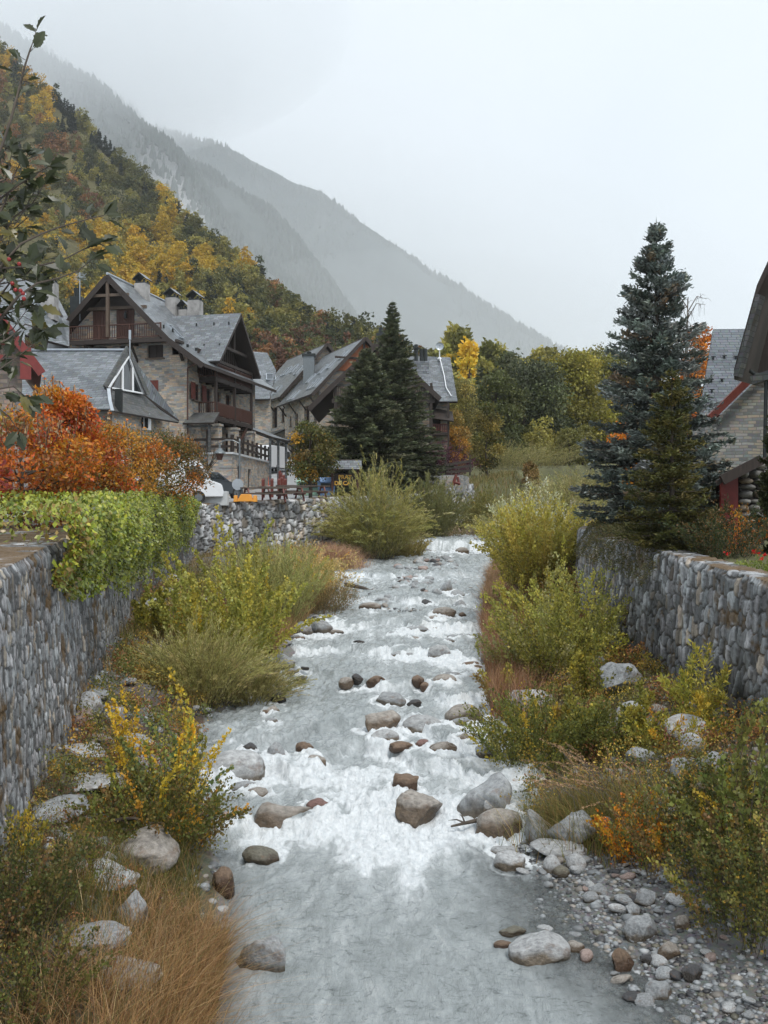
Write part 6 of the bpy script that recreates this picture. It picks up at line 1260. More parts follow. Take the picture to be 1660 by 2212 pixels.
def stems(seed, n, h, spread, bend, nl, ls, asp, cols, wts, base_r=.15, up=.6, tw=.12, stem_r=.005, tip_bias=.9, hv=.35, leafdir=.7, lowcut=.04, gcol=None, droop=0.):
    """shrub of many arching stems; leaves gather along them on short side twigs"""
    rg = np.random.default_rng(seed); lv, tb = Leaves(), Tubes(); a = rg.uniform(0, 6.283, n); rho = np.sqrt(rg.uniform(0, 1, n)); ll = h * (1 - hv * rg.uniform(0, 1, n)) * (1 - .25 * rho)
    d = np.stack([np.cos(a), np.sin(a)], 1); B0 = np.concatenate([d * (rho * base_r)[:, None], np.full((n, 1), -.1)], 1); lean = rho * spread
    B2 = np.concatenate([d * lean[:, None], (ll * (1 - .25 * (rho ** 2) * bend))[:, None]], 1) + B0 * [1, 1, 0]; B1 = np.concatenate([d * (lean * .32)[:, None], (ll * .6)[:, None]], 1) + B0 * [1, 1, 0]
    if droop: B2[:, 2] -= droop * ll * rho
    B1[:, :2] += rg.normal(0, .09 * h, (n, 2)); B2[:, :2] += rg.normal(0, .06 * h, (n, 2))
    s_ = np.linspace(0, 1, 5)[None, :, None]; P_ = B0[:, None] * (1 - s_) ** 2 + 2 * B1[:, None] * s_ * (1 - s_) + B2[:, None] * s_ ** 2; tb.add(P_, (stem_r * ll / h)[:, None] * (1 - .8 * np.linspace(0, 1, 5))[None], 4)
    idx = rg.integers(0, n, nl); s1 = (lowcut + (1 - lowcut) * rg.uniform(0, 1, nl) ** tip_bias)[:, None]; pos = B0[idx] * (1 - s1) ** 2 + 2 * B1[idx] * s1 * (1 - s1) + B2[idx] * s1 ** 2; tan = unit(2 * (B1[idx] - B0[idx]) * (1 - s1) + 2 * (B2[idx] - B1[idx]) * s1)
    off = unit(rg.normal(size=(nl, 3))) * (tw * rg.uniform(0, 1, nl))[:, None] * (1.15 - s1 * .75); off[:, 2] += tw * .2; pos = pos + off
    col = pick(cols, wts, n, rg, .12)[idx] * .55 + pick(cols, wts, nl, rg, .2) * .45
    if gcol is not None: f = sm(s1, gcol[1], gcol[2]); col = col * (1 - f) + np.array(gcol[0]) * f * (1 + rg.normal(0, .15, (nl, 1)))
    col = col * (1.5 if h > 1.9 else 1.25)  # shorter shrubs kept darker: foreground vignette put into leaf colour
    dv = tan * leafdir + unit(off) * up + rg.normal(0, .35, (nl, 3)); LL = ls * rg.uniform(.6, 1.25, nl); lv.add(pos, dv, LL, LL * asp, col, rg, fold=.12); return lv, tb

def grass(seed, n, fxy, h, w_, lean, cols, wts, hv=.5, seg=3, wind=(0, 0), zf=None):
    rg = np.random.default_rng(seed); x, y = fxy(n, rg); z = (ground_z(x, y) if zf is None else zf(x, y)) - .02; a = rg.uniform(0, 6.283, n); hh = h * (1 - hv * rg.uniform(0, 1, n)); ln = lean * hh * rg.uniform(.2, 1, n)
    dx, dy = np.cos(a) * ln + wind[0] * hh, np.sin(a) * ln + wind[1] * hh; wx, wy = -np.sin(a + rg.normal(0, .6, n)) * w_, np.cos(a) * w_; V_ = []; ts = np.linspace(0, 1, seg + 1)
    for t_ in ts:
        px_, py_, pz_ = x + dx * t_ ** 2, y + dy * t_ ** 2, z + hh * (t_ - .28 * (ln / np.maximum(hh, .01)) * t_ ** 2); k = (1 - t_ * .92)
        V_.append(np.stack([px_ - wx * k, py_ - wy * k, pz_], 1)); V_.append(np.stack([px_ + wx * k, py_ + wy * k, pz_], 1))
    V_ = np.stack(V_, 1); m_ = 2 * (seg + 1); F_ = np.concatenate([np.array([[2 * i, 2 * i + 1, 2 * i + 3, 2 * i + 2]]) for i in range(seg)])[None] + (np.arange(n) * m_)[:, None, None]
    col = np.repeat(pick(cols, wts, n, rg, .22), m_, 0); return V_.reshape(-1, 3), F_.reshape(-1, 4), col
def grass_obj(name, kind=None, label=None, cat=None, loc=None, **k):
    V_, F_, C_ = grass(**k); 
    o = link(name, mesh_np(name, V_, F_, C_, [M['leaf']])); 
    tag(o, label, cat, None, kind); return o

# --- ivy-like hedge draped over the left wall
rg = np.random.default_rng(42); n = 60000; y = 13.2 + (46.8 - 13.2) * rg.uniform(0, 1, n) ** 1.35; bot = tab(y, [13.2, 14.3, 15.5, 17.4, 21, 24, 33, 37, 37.8, 38.6, 39.4, 45, 46.6, 47], [-.55, -.7, -1.05, -1.4, -1.5, -1.75, -2.2, -2.35, -1.0, -.9, -1.7, -1.75, -.5, .2])
topz = tab(y, [13.2, 14.5, 17, 21, 30, 37, 38.3, 39.5, 46, 47], [-.45, -.1, .05, .28, .42, .62, .38, .62, .75, .5]) + fbm(y * 1.1, y * 0, s=3, o=4) * .26; lump = fbm(y * .9, y * 0 + 3, s=6, o=3)
t_ = rg.uniform(0, 1, n); wlx = WL(y); bot = bot + fbm(y * 1.7, y * 0 + 9, s=8, o=3) * .45
front = t_ > .34; q = np.clip((t_ - .34) / .66, 0, 1); q2 = np.clip(t_ / .34, 0, 1)
bul = .28 + .42 * fbm(y * 1.2, topz * 0 + q * 2.4, s=12, o=4)
X = np.where(front, wlx + .12 + np.sin(np.clip(q * 1.25, 0, 1) * np.pi) ** .7 * bul + .06 * (1 - q), wlx - 3.6 * (1 - q2) + .1 * q2); Z_ = np.where(front, topz + (bot - topz) * (q * 1.0) ** 1.1, topz - .16 * (1 - q2) ** 2 + fbm(X * 1.4, y * 1.4, s=15, o=3) * .16)
pz_ = np.stack([X + rg.normal(0, .06, n), y, Z_ + rg.normal(0, .05, n)], 1); nrm_ = np.where(front[:, None], np.array([.85, -.35, .45]), np.array([.1, -.3, 1.]))
bd_ = y - (15.0 + np.maximum(wlx - X, 0) * 1.2); pz_[:, 2] = np.where((bd_ < .7) & ~front, ZPL(y) + .12 + (pz_[:, 2] - ZPL(y) - .12) * rg.uniform(0, 1, n) ** .6, pz_[:, 2]); ok_ = bd_ > fbm(X * 2, y * 0, s=2, o=2) * .3; pz_, nrm_, y, X, Z_ = pz_[ok_], nrm_[ok_], y[ok_], X[ok_], Z_[ok_]; n = len(y)
cl = fbm(y * 1.3, Z_ * 1.5, s=19, o=4)[:, None]; col = pick([(.30, .33, .035), (.22, .26, .035), (.12, .16, .03), (.36, .35, .05)], [4, 4, 2, 1], n, rg, .18) * (1 + .5 * cl)
col = np.where((y < 16.5)[:, None] & (rg.random(n) < .3)[:, None], np.array([.30, .20, .05]), col)
lv = Leaves(); u_ = nrm_ * .35 + rg.normal(0, .55, (n, 3)) + [0, -.1, -.75]; LL = .105 * rg.uniform(.6, 1.3, n); lv.add(pz_, u_, LL, LL * .62, col, rg, roll=nrm_ + rg.normal(0, .45, (n, 3)), fold=.12)
hd = link('vine_hedge', lv.mesh('vine_hedge', 'waxleaf')); tag(hd, 'bright yellow-green vine hedge draped over the left river wall', 'hedge')
tb = Tubes(); yy = rg.uniform(17.5, 45, 150); tb.add(np.stack([np.stack([WL(yy) - .9, yy, ZPL(yy) + .05], 1), np.stack([WL(yy) - .1, yy, ZPL(yy) + .3], 1), np.stack([WL(yy) + .18, yy + .1, ZPL(yy) - .2], 1), np.stack([WL(yy) + .16, yy + .2, ZPL(yy) - .9], 1)], 1), np.full((150, 4), .008), 4); link('stem', tb.mesh('stem'), hd)

# --- orange hawthorn trees behind the hedge
def haw(seed, h, wd, cols, wts, nl=9000): return crown_tree(h, wd, h * .2, seed, nl, .105, cols, wts, 34, .028, .6, 'round')
for k, (px, D_, h_, wd_, cw, lb) in enumerate(((48, 21, 2.45, 3.0, [(RD, 3), (OR, 3), (GO, 2), (BR, 3), (OL, 2)], 'dark red and brown berried small tree nearest the left picture edge'),
        (128, 24.5, 3.3, 2.0, [(OR, 6), (RD, 2.2), (GO, 2.4), (YE, .6)], 'fiery orange-red small tree, tallest of the row behind the hedge'),
        (212, 28, 2.75, 2.7, [(OR, 5), (RD, 1.3), (GO, 3), (OL, 2.6), (BR, 1)], 'orange small tree in the middle of the row behind the hedge'),
        (285, 34, 2.75, 3.0, [(OR, 2.2), (GO, 3), (OL, 3), (BR, 2.5), (ST, 1)], 'tawny orange and olive small tree right of the middle of the row'),
        (362, 40, 2.95, 3.2, [(G1, 4), (GO, 2), (OR, 1.6), (BR, 2), (OL, 3)], 'half green half rusty small tree at the right end of the row'))):
    lv, tb = haw(60 + k, h_, wd_, [c[0] for c in cw], [c[1] for c in cw]); x_ = (px - CX) / F * D_
    rg = np.random.default_rng(k); nsh = 26; a_ = rg.uniform(0, 6.28, nsh); r_ = wd_ * .38 * np.sqrt(rg.uniform(0, 1, nsh)); zt = h_ * rg.uniform(.8, 1.02, nsh); p0 = np.stack([np.cos(a_) * r_, np.sin(a_) * r_, zt - .3], 1); p1 = p0 + np.stack([rg.normal(0, .08, nsh), rg.normal(0, .08, nsh), rg.uniform(.35, .75, nsh)], 1)
    tb.add(np.stack([p0, (p0 + p1) / 2, p1], 1), np.full((nsh, 3), .008), 4); i_ = rg.integers(0, nsh, 520); s1 = rg.uniform(.1, 1, (520, 1)); c_ = p0[i_] * (1 - s1) + p1[i_] * s1 + rg.normal(0, .035, (520, 3)); lv.add(c_, rg.normal(0, .4, (520, 3)) + [0, 0, .9], .09, .045, pick([(.42, .30, .17), (.35, .2, .1), cw[0][0]], [2, 1, 1], 520, rg), rg)
    nb_ = 500; i_ = rg.integers(0, len(lv.V[0]) // 4, nb_); c_ = lv.V[0][i_ * 4] ; lv.add(c_, rg.normal(size=(nb_, 3)), .035, .035, np.tile(np.array([[.35, .02, .015]]), (nb_, 1)), rg) if k < 3 else None
    put_tree('autumn_tree', lb, (lv.mesh('crown'), tb.mesh('trunk')), x_, D_, float(ZPL(D_)) - .05, group='orange trees behind the hedge')

# --- conifers by the gabled house
FC = [(.13, .145, .08), (.18, .20, .11), (.085, .10, .055), (.22, .23, .12)]
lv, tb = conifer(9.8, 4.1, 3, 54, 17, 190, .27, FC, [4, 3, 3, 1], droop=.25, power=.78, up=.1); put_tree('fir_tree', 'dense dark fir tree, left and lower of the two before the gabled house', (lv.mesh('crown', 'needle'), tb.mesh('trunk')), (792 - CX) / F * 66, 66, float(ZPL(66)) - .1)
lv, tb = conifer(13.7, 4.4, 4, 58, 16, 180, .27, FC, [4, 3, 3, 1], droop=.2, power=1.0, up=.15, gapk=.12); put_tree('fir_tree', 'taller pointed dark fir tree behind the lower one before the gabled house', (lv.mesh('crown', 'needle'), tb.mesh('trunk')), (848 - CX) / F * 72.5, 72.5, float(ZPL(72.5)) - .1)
# --- blue spruce and the green spruce on the right
SB = [(.16, .19, .165), (.32, .355, .325), (.075, .088, .072), (.26, .17, .09)]
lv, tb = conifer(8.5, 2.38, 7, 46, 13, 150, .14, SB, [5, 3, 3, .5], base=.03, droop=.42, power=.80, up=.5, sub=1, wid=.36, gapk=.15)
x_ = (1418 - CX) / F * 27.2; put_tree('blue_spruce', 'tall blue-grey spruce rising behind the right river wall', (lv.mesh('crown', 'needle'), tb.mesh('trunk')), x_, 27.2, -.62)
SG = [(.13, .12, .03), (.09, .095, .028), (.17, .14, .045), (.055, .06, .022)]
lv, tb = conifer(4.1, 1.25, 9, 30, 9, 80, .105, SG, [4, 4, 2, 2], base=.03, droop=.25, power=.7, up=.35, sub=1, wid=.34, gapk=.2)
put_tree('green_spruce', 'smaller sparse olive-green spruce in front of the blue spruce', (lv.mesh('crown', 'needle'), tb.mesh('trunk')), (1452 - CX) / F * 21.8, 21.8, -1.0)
# dark shrubs of the right garden
lv, tb = stems(31, 60, 1.5, 1.1, 1, 6000, .06, .5, [G4, (.03, .04, .02), BR], [4, 3, 1], base_r=.5, tw=.25); put_tree('garden_shrub', 'dark low shrub between the green spruce and the red shed door', (lv.mesh('leaves'), tb.mesh('stem')), (1560 - CX) / F * 21, 21, -1.05, cat='shrub', names=('leaves', 'stem'))
lv, tb = stems(32, 50, 1.25, .8, 1, 2600, .06, .6, [OR, GO, BR, OL], [2, 2, 2, 2], base_r=.3, tw=.18); put_tree('garden_shrub', 'small rusty orange shrub in front of the red shed door', (lv.mesh('leaves'), tb.mesh('stem')), (1595 - CX) / F * 22, 22, -.95, cat='shrub', names=('leaves', 'stem'))
lv, tb = conifer(3.9, .62, 12, 40, 12, 60, .1, [(.05, .06, .02), (.035, .045, .018), (.08, .085, .03)], [3, 3, 1], base=.0, droop=-.6, power=.35, up=.5, sub=1, wid=.5); put_tree('cypress_hedge', 'dark clipped columnar evergreen at the right picture edge', (lv.mesh('crown', 'needle'), tb.mesh('trunk')), (1700 - CX) / F * 22, 22, -1.1)
lv, tb = stems(33, 40, .42, .35, 1, 1200, .05, .5, [(.22, .25, .04), (.12, .16, .03)], [2, 2], base_r=.2, tw=.1)
rg = np.random.default_rng(3); c_ = np.stack([rg.normal(0, .2, 90), rg.normal(0, .2, 90), rg.uniform(.3, .5, 90)], 1); c_[:, :2] = np.repeat(c_[::9, :2], 9, 0) + rg.normal(0, .02, (90, 2)); c_[:, 2] = np.repeat(c_[::9, 2], 9) + rg.normal(0, .02, 90); lv.add(c_, rg.normal(size=(90, 3)), .045, .04, np.tile([[.6, .02, .02]], (90, 1)), rg)
put_tree('flower_clump', 'clump of red geranium flowers behind the right river wall', (lv.mesh('leaves'), tb.mesh('stem')), (1645 - CX) / F * 18.4, 18.4, -1.2, cat='flowers', names=('leaves', 'stem'))
# heather mat on top of the right wall
rg = np.random.default_rng(77); n = 14000; y = rg.uniform(20.8, 27.5, n); o_ = rg.uniform(-.75, .9, n); X = WR(y) + .3 + o_; zt_ = tab(y, [7, 16.6, 22, 30, 32], [-1.9, -1.12, -.78, -.5, -.45]) + .3 * (1 - (o_ / 1.0) ** 2) * sm(y, 20.8, 22.5) - np.where(o_ < -.3, (-.3 - o_) * 1.4, 0) + fbm(X * 2, y * 2, s=4) * .1
lv = Leaves(); lv.add(np.stack([X, y, zt_ + rg.uniform(-.12, .02, n)], 1), rg.normal(0, .6, (n, 3)) + [-.5, -.2, .1], .09, .018, pick([(.10, .10, .035), (.15, .12, .05), (.07, .075, .03)], [3, 2, 2], n, rg), rg); o = link('creeping_shrub', lv.mesh('creeping_shrub')); tag(o, 'low olive creeping shrub spilling over the far end of the right wall', 'shrub')

# --- bank shrubs -------------------------------------------------------------
WC = [(.25, .23, .065), (.18, .17, .045), (.37, .33, .12), (.34, .31, .16)]      # willow
def shrub(name, label, px, base_py, h_px, w_px, seed, n, nl, ls, asp, cols, wts, D=None, **k):
    D_ = D or hit(px, base_py); x_ = (px - CX) / F * D_; h_ = h_px / F * D_; sp = w_px / F * D_ / 2
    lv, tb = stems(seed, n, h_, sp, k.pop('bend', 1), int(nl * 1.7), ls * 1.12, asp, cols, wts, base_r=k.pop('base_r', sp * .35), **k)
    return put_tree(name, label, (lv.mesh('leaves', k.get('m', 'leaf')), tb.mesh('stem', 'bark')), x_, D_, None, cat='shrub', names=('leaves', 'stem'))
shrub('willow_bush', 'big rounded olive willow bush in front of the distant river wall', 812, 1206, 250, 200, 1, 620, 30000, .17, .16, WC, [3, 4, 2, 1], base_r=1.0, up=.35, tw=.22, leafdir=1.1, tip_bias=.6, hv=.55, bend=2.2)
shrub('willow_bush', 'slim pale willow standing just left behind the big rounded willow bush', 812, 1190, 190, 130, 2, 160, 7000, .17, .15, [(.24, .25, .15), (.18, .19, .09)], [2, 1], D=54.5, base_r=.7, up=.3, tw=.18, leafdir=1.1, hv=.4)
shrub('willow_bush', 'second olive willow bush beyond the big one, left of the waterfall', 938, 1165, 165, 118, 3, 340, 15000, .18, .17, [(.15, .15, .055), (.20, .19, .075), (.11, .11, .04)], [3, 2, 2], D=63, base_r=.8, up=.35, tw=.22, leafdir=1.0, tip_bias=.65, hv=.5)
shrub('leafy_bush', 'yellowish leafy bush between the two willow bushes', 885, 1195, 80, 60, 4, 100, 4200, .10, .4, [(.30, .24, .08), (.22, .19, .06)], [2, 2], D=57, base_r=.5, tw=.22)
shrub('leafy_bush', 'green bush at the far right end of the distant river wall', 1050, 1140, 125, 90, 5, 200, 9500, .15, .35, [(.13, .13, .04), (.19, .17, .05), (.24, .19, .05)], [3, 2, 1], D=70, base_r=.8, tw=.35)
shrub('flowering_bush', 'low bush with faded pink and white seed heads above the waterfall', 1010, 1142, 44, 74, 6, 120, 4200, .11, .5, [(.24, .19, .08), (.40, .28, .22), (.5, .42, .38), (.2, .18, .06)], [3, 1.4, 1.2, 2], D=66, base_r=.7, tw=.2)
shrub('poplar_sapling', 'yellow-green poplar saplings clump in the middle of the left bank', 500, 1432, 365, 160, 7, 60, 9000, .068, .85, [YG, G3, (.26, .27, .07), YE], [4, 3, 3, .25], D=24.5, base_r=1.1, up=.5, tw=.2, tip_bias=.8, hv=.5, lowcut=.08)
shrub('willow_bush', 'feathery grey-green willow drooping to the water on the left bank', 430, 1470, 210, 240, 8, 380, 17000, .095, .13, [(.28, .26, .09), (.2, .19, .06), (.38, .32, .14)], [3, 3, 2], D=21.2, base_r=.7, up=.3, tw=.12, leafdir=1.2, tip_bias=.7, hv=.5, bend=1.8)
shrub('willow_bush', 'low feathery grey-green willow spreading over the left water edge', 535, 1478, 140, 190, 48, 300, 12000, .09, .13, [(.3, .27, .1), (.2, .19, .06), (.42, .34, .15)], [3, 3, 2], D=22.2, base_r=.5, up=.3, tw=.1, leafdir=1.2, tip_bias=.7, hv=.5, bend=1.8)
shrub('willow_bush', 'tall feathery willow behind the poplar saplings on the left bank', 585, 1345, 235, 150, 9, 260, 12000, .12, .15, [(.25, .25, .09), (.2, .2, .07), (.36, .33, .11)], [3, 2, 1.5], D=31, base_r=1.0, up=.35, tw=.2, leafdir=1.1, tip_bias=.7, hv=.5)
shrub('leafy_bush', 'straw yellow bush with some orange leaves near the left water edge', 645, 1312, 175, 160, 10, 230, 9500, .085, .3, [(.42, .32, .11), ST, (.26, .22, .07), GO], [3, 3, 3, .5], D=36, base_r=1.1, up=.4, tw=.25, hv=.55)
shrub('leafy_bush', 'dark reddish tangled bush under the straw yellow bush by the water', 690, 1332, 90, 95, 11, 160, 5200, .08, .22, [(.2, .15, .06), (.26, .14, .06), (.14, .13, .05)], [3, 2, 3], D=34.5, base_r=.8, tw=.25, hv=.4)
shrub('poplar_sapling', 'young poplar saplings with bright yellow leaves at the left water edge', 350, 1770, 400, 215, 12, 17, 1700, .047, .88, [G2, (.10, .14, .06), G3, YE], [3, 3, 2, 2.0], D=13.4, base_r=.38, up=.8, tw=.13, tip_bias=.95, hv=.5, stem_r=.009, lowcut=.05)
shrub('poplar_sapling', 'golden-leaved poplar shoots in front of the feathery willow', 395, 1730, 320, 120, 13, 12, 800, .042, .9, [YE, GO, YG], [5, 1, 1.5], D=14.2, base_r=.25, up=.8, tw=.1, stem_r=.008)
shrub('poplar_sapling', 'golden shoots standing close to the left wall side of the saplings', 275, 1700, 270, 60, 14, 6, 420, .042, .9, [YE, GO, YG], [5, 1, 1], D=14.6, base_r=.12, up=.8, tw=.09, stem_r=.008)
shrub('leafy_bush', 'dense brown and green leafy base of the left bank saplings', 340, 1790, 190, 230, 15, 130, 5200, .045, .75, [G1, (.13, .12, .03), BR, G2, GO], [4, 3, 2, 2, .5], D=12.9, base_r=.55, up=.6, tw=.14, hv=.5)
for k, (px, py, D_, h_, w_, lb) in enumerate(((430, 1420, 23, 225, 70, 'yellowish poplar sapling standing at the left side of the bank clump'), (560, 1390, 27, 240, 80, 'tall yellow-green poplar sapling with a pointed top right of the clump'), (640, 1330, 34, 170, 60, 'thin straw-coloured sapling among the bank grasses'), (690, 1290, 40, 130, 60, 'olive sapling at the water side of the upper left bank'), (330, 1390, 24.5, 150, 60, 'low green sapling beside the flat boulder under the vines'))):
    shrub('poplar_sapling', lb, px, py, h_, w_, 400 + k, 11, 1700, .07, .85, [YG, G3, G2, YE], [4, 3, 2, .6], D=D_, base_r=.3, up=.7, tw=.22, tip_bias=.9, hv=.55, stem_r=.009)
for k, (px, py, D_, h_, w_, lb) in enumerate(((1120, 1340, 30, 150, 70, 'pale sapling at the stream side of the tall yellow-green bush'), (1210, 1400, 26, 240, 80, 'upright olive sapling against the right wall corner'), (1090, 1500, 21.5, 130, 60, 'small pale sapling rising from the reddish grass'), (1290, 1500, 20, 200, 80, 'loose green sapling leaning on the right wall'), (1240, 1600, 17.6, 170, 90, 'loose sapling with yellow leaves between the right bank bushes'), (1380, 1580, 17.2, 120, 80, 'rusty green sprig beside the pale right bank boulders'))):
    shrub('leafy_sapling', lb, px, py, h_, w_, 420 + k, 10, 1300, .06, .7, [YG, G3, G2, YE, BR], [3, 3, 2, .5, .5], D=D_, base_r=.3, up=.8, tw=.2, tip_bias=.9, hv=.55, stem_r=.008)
# right bank
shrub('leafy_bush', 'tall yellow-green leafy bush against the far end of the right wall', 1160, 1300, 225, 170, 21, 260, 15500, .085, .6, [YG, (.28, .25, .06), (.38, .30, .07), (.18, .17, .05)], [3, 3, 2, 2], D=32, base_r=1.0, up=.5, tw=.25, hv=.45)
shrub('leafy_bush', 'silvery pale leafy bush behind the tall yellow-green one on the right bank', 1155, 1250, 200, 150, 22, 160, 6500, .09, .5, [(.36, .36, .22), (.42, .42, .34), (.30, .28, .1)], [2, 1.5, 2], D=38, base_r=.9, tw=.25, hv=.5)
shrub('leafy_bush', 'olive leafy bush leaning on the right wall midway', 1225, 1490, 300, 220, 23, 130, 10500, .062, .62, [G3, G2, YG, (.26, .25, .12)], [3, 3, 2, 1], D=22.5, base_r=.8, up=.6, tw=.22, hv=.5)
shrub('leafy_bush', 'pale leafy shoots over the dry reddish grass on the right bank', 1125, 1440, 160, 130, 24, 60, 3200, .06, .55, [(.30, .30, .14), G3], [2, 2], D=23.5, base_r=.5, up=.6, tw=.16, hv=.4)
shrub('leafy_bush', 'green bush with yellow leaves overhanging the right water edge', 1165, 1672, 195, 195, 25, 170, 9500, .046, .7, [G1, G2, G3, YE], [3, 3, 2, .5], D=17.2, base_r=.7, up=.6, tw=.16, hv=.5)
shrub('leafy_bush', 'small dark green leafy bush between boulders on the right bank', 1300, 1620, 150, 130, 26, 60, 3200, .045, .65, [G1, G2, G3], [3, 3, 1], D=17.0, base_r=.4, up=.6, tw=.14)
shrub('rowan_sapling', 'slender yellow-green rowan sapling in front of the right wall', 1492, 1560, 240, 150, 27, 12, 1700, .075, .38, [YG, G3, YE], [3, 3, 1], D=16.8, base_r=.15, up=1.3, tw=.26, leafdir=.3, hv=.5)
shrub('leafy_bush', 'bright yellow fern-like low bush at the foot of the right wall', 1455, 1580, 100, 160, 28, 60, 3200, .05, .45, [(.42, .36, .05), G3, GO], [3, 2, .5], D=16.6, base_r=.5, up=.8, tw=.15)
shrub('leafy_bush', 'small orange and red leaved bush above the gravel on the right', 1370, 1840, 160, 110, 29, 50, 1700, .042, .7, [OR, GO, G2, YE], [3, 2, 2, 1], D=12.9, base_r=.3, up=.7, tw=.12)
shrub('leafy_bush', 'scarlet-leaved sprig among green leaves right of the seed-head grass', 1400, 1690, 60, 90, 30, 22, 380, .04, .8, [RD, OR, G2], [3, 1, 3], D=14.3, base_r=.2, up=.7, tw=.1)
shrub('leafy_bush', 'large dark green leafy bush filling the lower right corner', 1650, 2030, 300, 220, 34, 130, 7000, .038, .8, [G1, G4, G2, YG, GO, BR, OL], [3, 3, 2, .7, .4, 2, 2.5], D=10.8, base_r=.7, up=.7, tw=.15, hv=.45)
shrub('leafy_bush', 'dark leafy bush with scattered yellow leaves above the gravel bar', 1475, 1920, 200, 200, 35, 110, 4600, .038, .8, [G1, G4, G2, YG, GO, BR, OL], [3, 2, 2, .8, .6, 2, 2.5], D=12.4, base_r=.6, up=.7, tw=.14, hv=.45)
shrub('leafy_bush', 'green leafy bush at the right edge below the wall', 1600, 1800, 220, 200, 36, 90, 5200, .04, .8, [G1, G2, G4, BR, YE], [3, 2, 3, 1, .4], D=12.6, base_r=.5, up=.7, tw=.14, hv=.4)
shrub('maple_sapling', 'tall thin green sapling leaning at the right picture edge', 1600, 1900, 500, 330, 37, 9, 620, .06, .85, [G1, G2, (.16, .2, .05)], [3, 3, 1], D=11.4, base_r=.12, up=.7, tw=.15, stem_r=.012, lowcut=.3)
# left foreground
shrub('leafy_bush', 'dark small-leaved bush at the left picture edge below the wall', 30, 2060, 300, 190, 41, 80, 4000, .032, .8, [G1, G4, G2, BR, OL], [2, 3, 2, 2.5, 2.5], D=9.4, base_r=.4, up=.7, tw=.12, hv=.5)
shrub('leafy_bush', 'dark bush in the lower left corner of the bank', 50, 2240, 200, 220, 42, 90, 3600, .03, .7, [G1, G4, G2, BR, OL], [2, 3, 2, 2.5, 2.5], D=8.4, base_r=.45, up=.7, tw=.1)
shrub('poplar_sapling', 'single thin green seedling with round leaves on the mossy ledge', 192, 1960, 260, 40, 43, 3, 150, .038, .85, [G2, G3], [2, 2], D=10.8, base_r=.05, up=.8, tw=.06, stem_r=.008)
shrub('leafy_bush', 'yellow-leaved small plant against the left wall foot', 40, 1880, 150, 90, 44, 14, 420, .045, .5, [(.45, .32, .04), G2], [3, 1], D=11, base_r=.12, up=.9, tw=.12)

# grasses
def box_(x0, x1, y0, y1, cx=None):
    def f(n, g): return g.uniform(x0, x1, n), g.uniform(y0, y1, n)
    return f
def around(px, py, rx, ry, D=None):
    D_ = D or hit(px, py); x0 = (px - CX) / F * D_
    def f(n, g): return x0 + g.normal(0, rx, n), D_ + g.normal(0, ry, n)
    return f
TAN = [(.42, .25, .10), (.32, .17, .07), (.50, .34, .17), (.20, .11, .05), (.15, .15, .04)]
grass_obj('dry_grass', label='mass of tall rust-brown dry grass in the left foreground by the water', cat='grass clump', seed=1, n=9500, fxy=lambda n, g: ((lambda y, q: (XL(y) - .02 - np.abs(q + g.normal(0, .06, n)), y))(np.repeat(g.uniform(7.2, 10.8, n // 25 + 1), 25)[:n] + g.normal(0, .07, n), np.repeat(g.normal(0, .5, n // 25 + 1), 25)[:n])), h=.72, w_=.0035, lean=1.25, hv=.75, cols=TAN, wts=[4, 4, 2, 3, 1.5], wind=(.12, 0))
grass_obj('dry_grass', label='long thin dry grass stalks leaning over the water at the bottom left', cat='grass clump', seed=2, n=260, fxy=lambda n, g: ((lambda y: (XL(y) - .1 + g.uniform(-.2, .25, n), y))(g.uniform(6.0, 8.2, n))), h=1.5, w_=.003, lean=.5, cols=TAN, wts=[4, 4, 2, 1, 0], wind=(.35, 0))
grass_obj('dry_grass', label='green and brown grass around the tilted boulder on the left bank', cat='grass clump', seed=3, n=4200, fxy=lambda n, g: ((lambda y: (XL(y) - .35 - g.uniform(0, 1.5, n), y))(g.uniform(9.8, 12.4, n))), h=.42, w_=.004, lean=.8, cols=[(.16, .15, .035), (.10, .11, .03), (.3, .18, .07)], wts=[3, 3, 2])
grass_obj('grass', 'stuff', seed=4, n=9000, fxy=lambda n, g: ((lambda y: (XL(y) + (WL(y) - XL(y)) * g.uniform(.15, 1, n), y))(g.uniform(7.5, 13.5, n))), h=.22, w_=.004, lean=.9, cols=[(.11, .11, .028), (.07, .075, .022), (.2, .12, .05)], wts=[3, 3, 2])
grass_obj('grass', 'stuff', seed=5, n=16000, fxy=lambda n, g: ((lambda y: (XR(y) + .35 + (WR(y) - XR(y) - .4) * g.uniform(.12, 1, n), y))(g.uniform(12.5, 30, n))), h=.33, w_=.006, lean=.9, cols=[(.13, .12, .035), (.2, .12, .06), (.09, .09, .03), (.25, .13, .07)], wts=[3, 2, 3, 1.5])
grass_obj('grass', 'stuff', seed=6, n=14000, fxy=lambda n, g: ((lambda y: (XL(y) + (WL(y) - XL(y)) * g.uniform(.05, .95, n), y))(g.uniform(20, 56, n))), h=.55, w_=.011, lean=.8, cols=[(.3, .22, .09), (.2, .17, .06), (.4, .28, .13), (.22, .2, .06)], wts=[3, 3, 2, 2])
grass_obj('dry_grass', label='tuft of pinkish dry grass left of the big rounded willow', cat='grass clump', seed=7, n=2600, fxy=around(728, 1212, .62, .5, 49), h=1.35, w_=.012, lean=.8, cols=[(.55, .34, .22), (.45, .27, .15), (.6, .42, .3)], wts=[3, 2, 1])
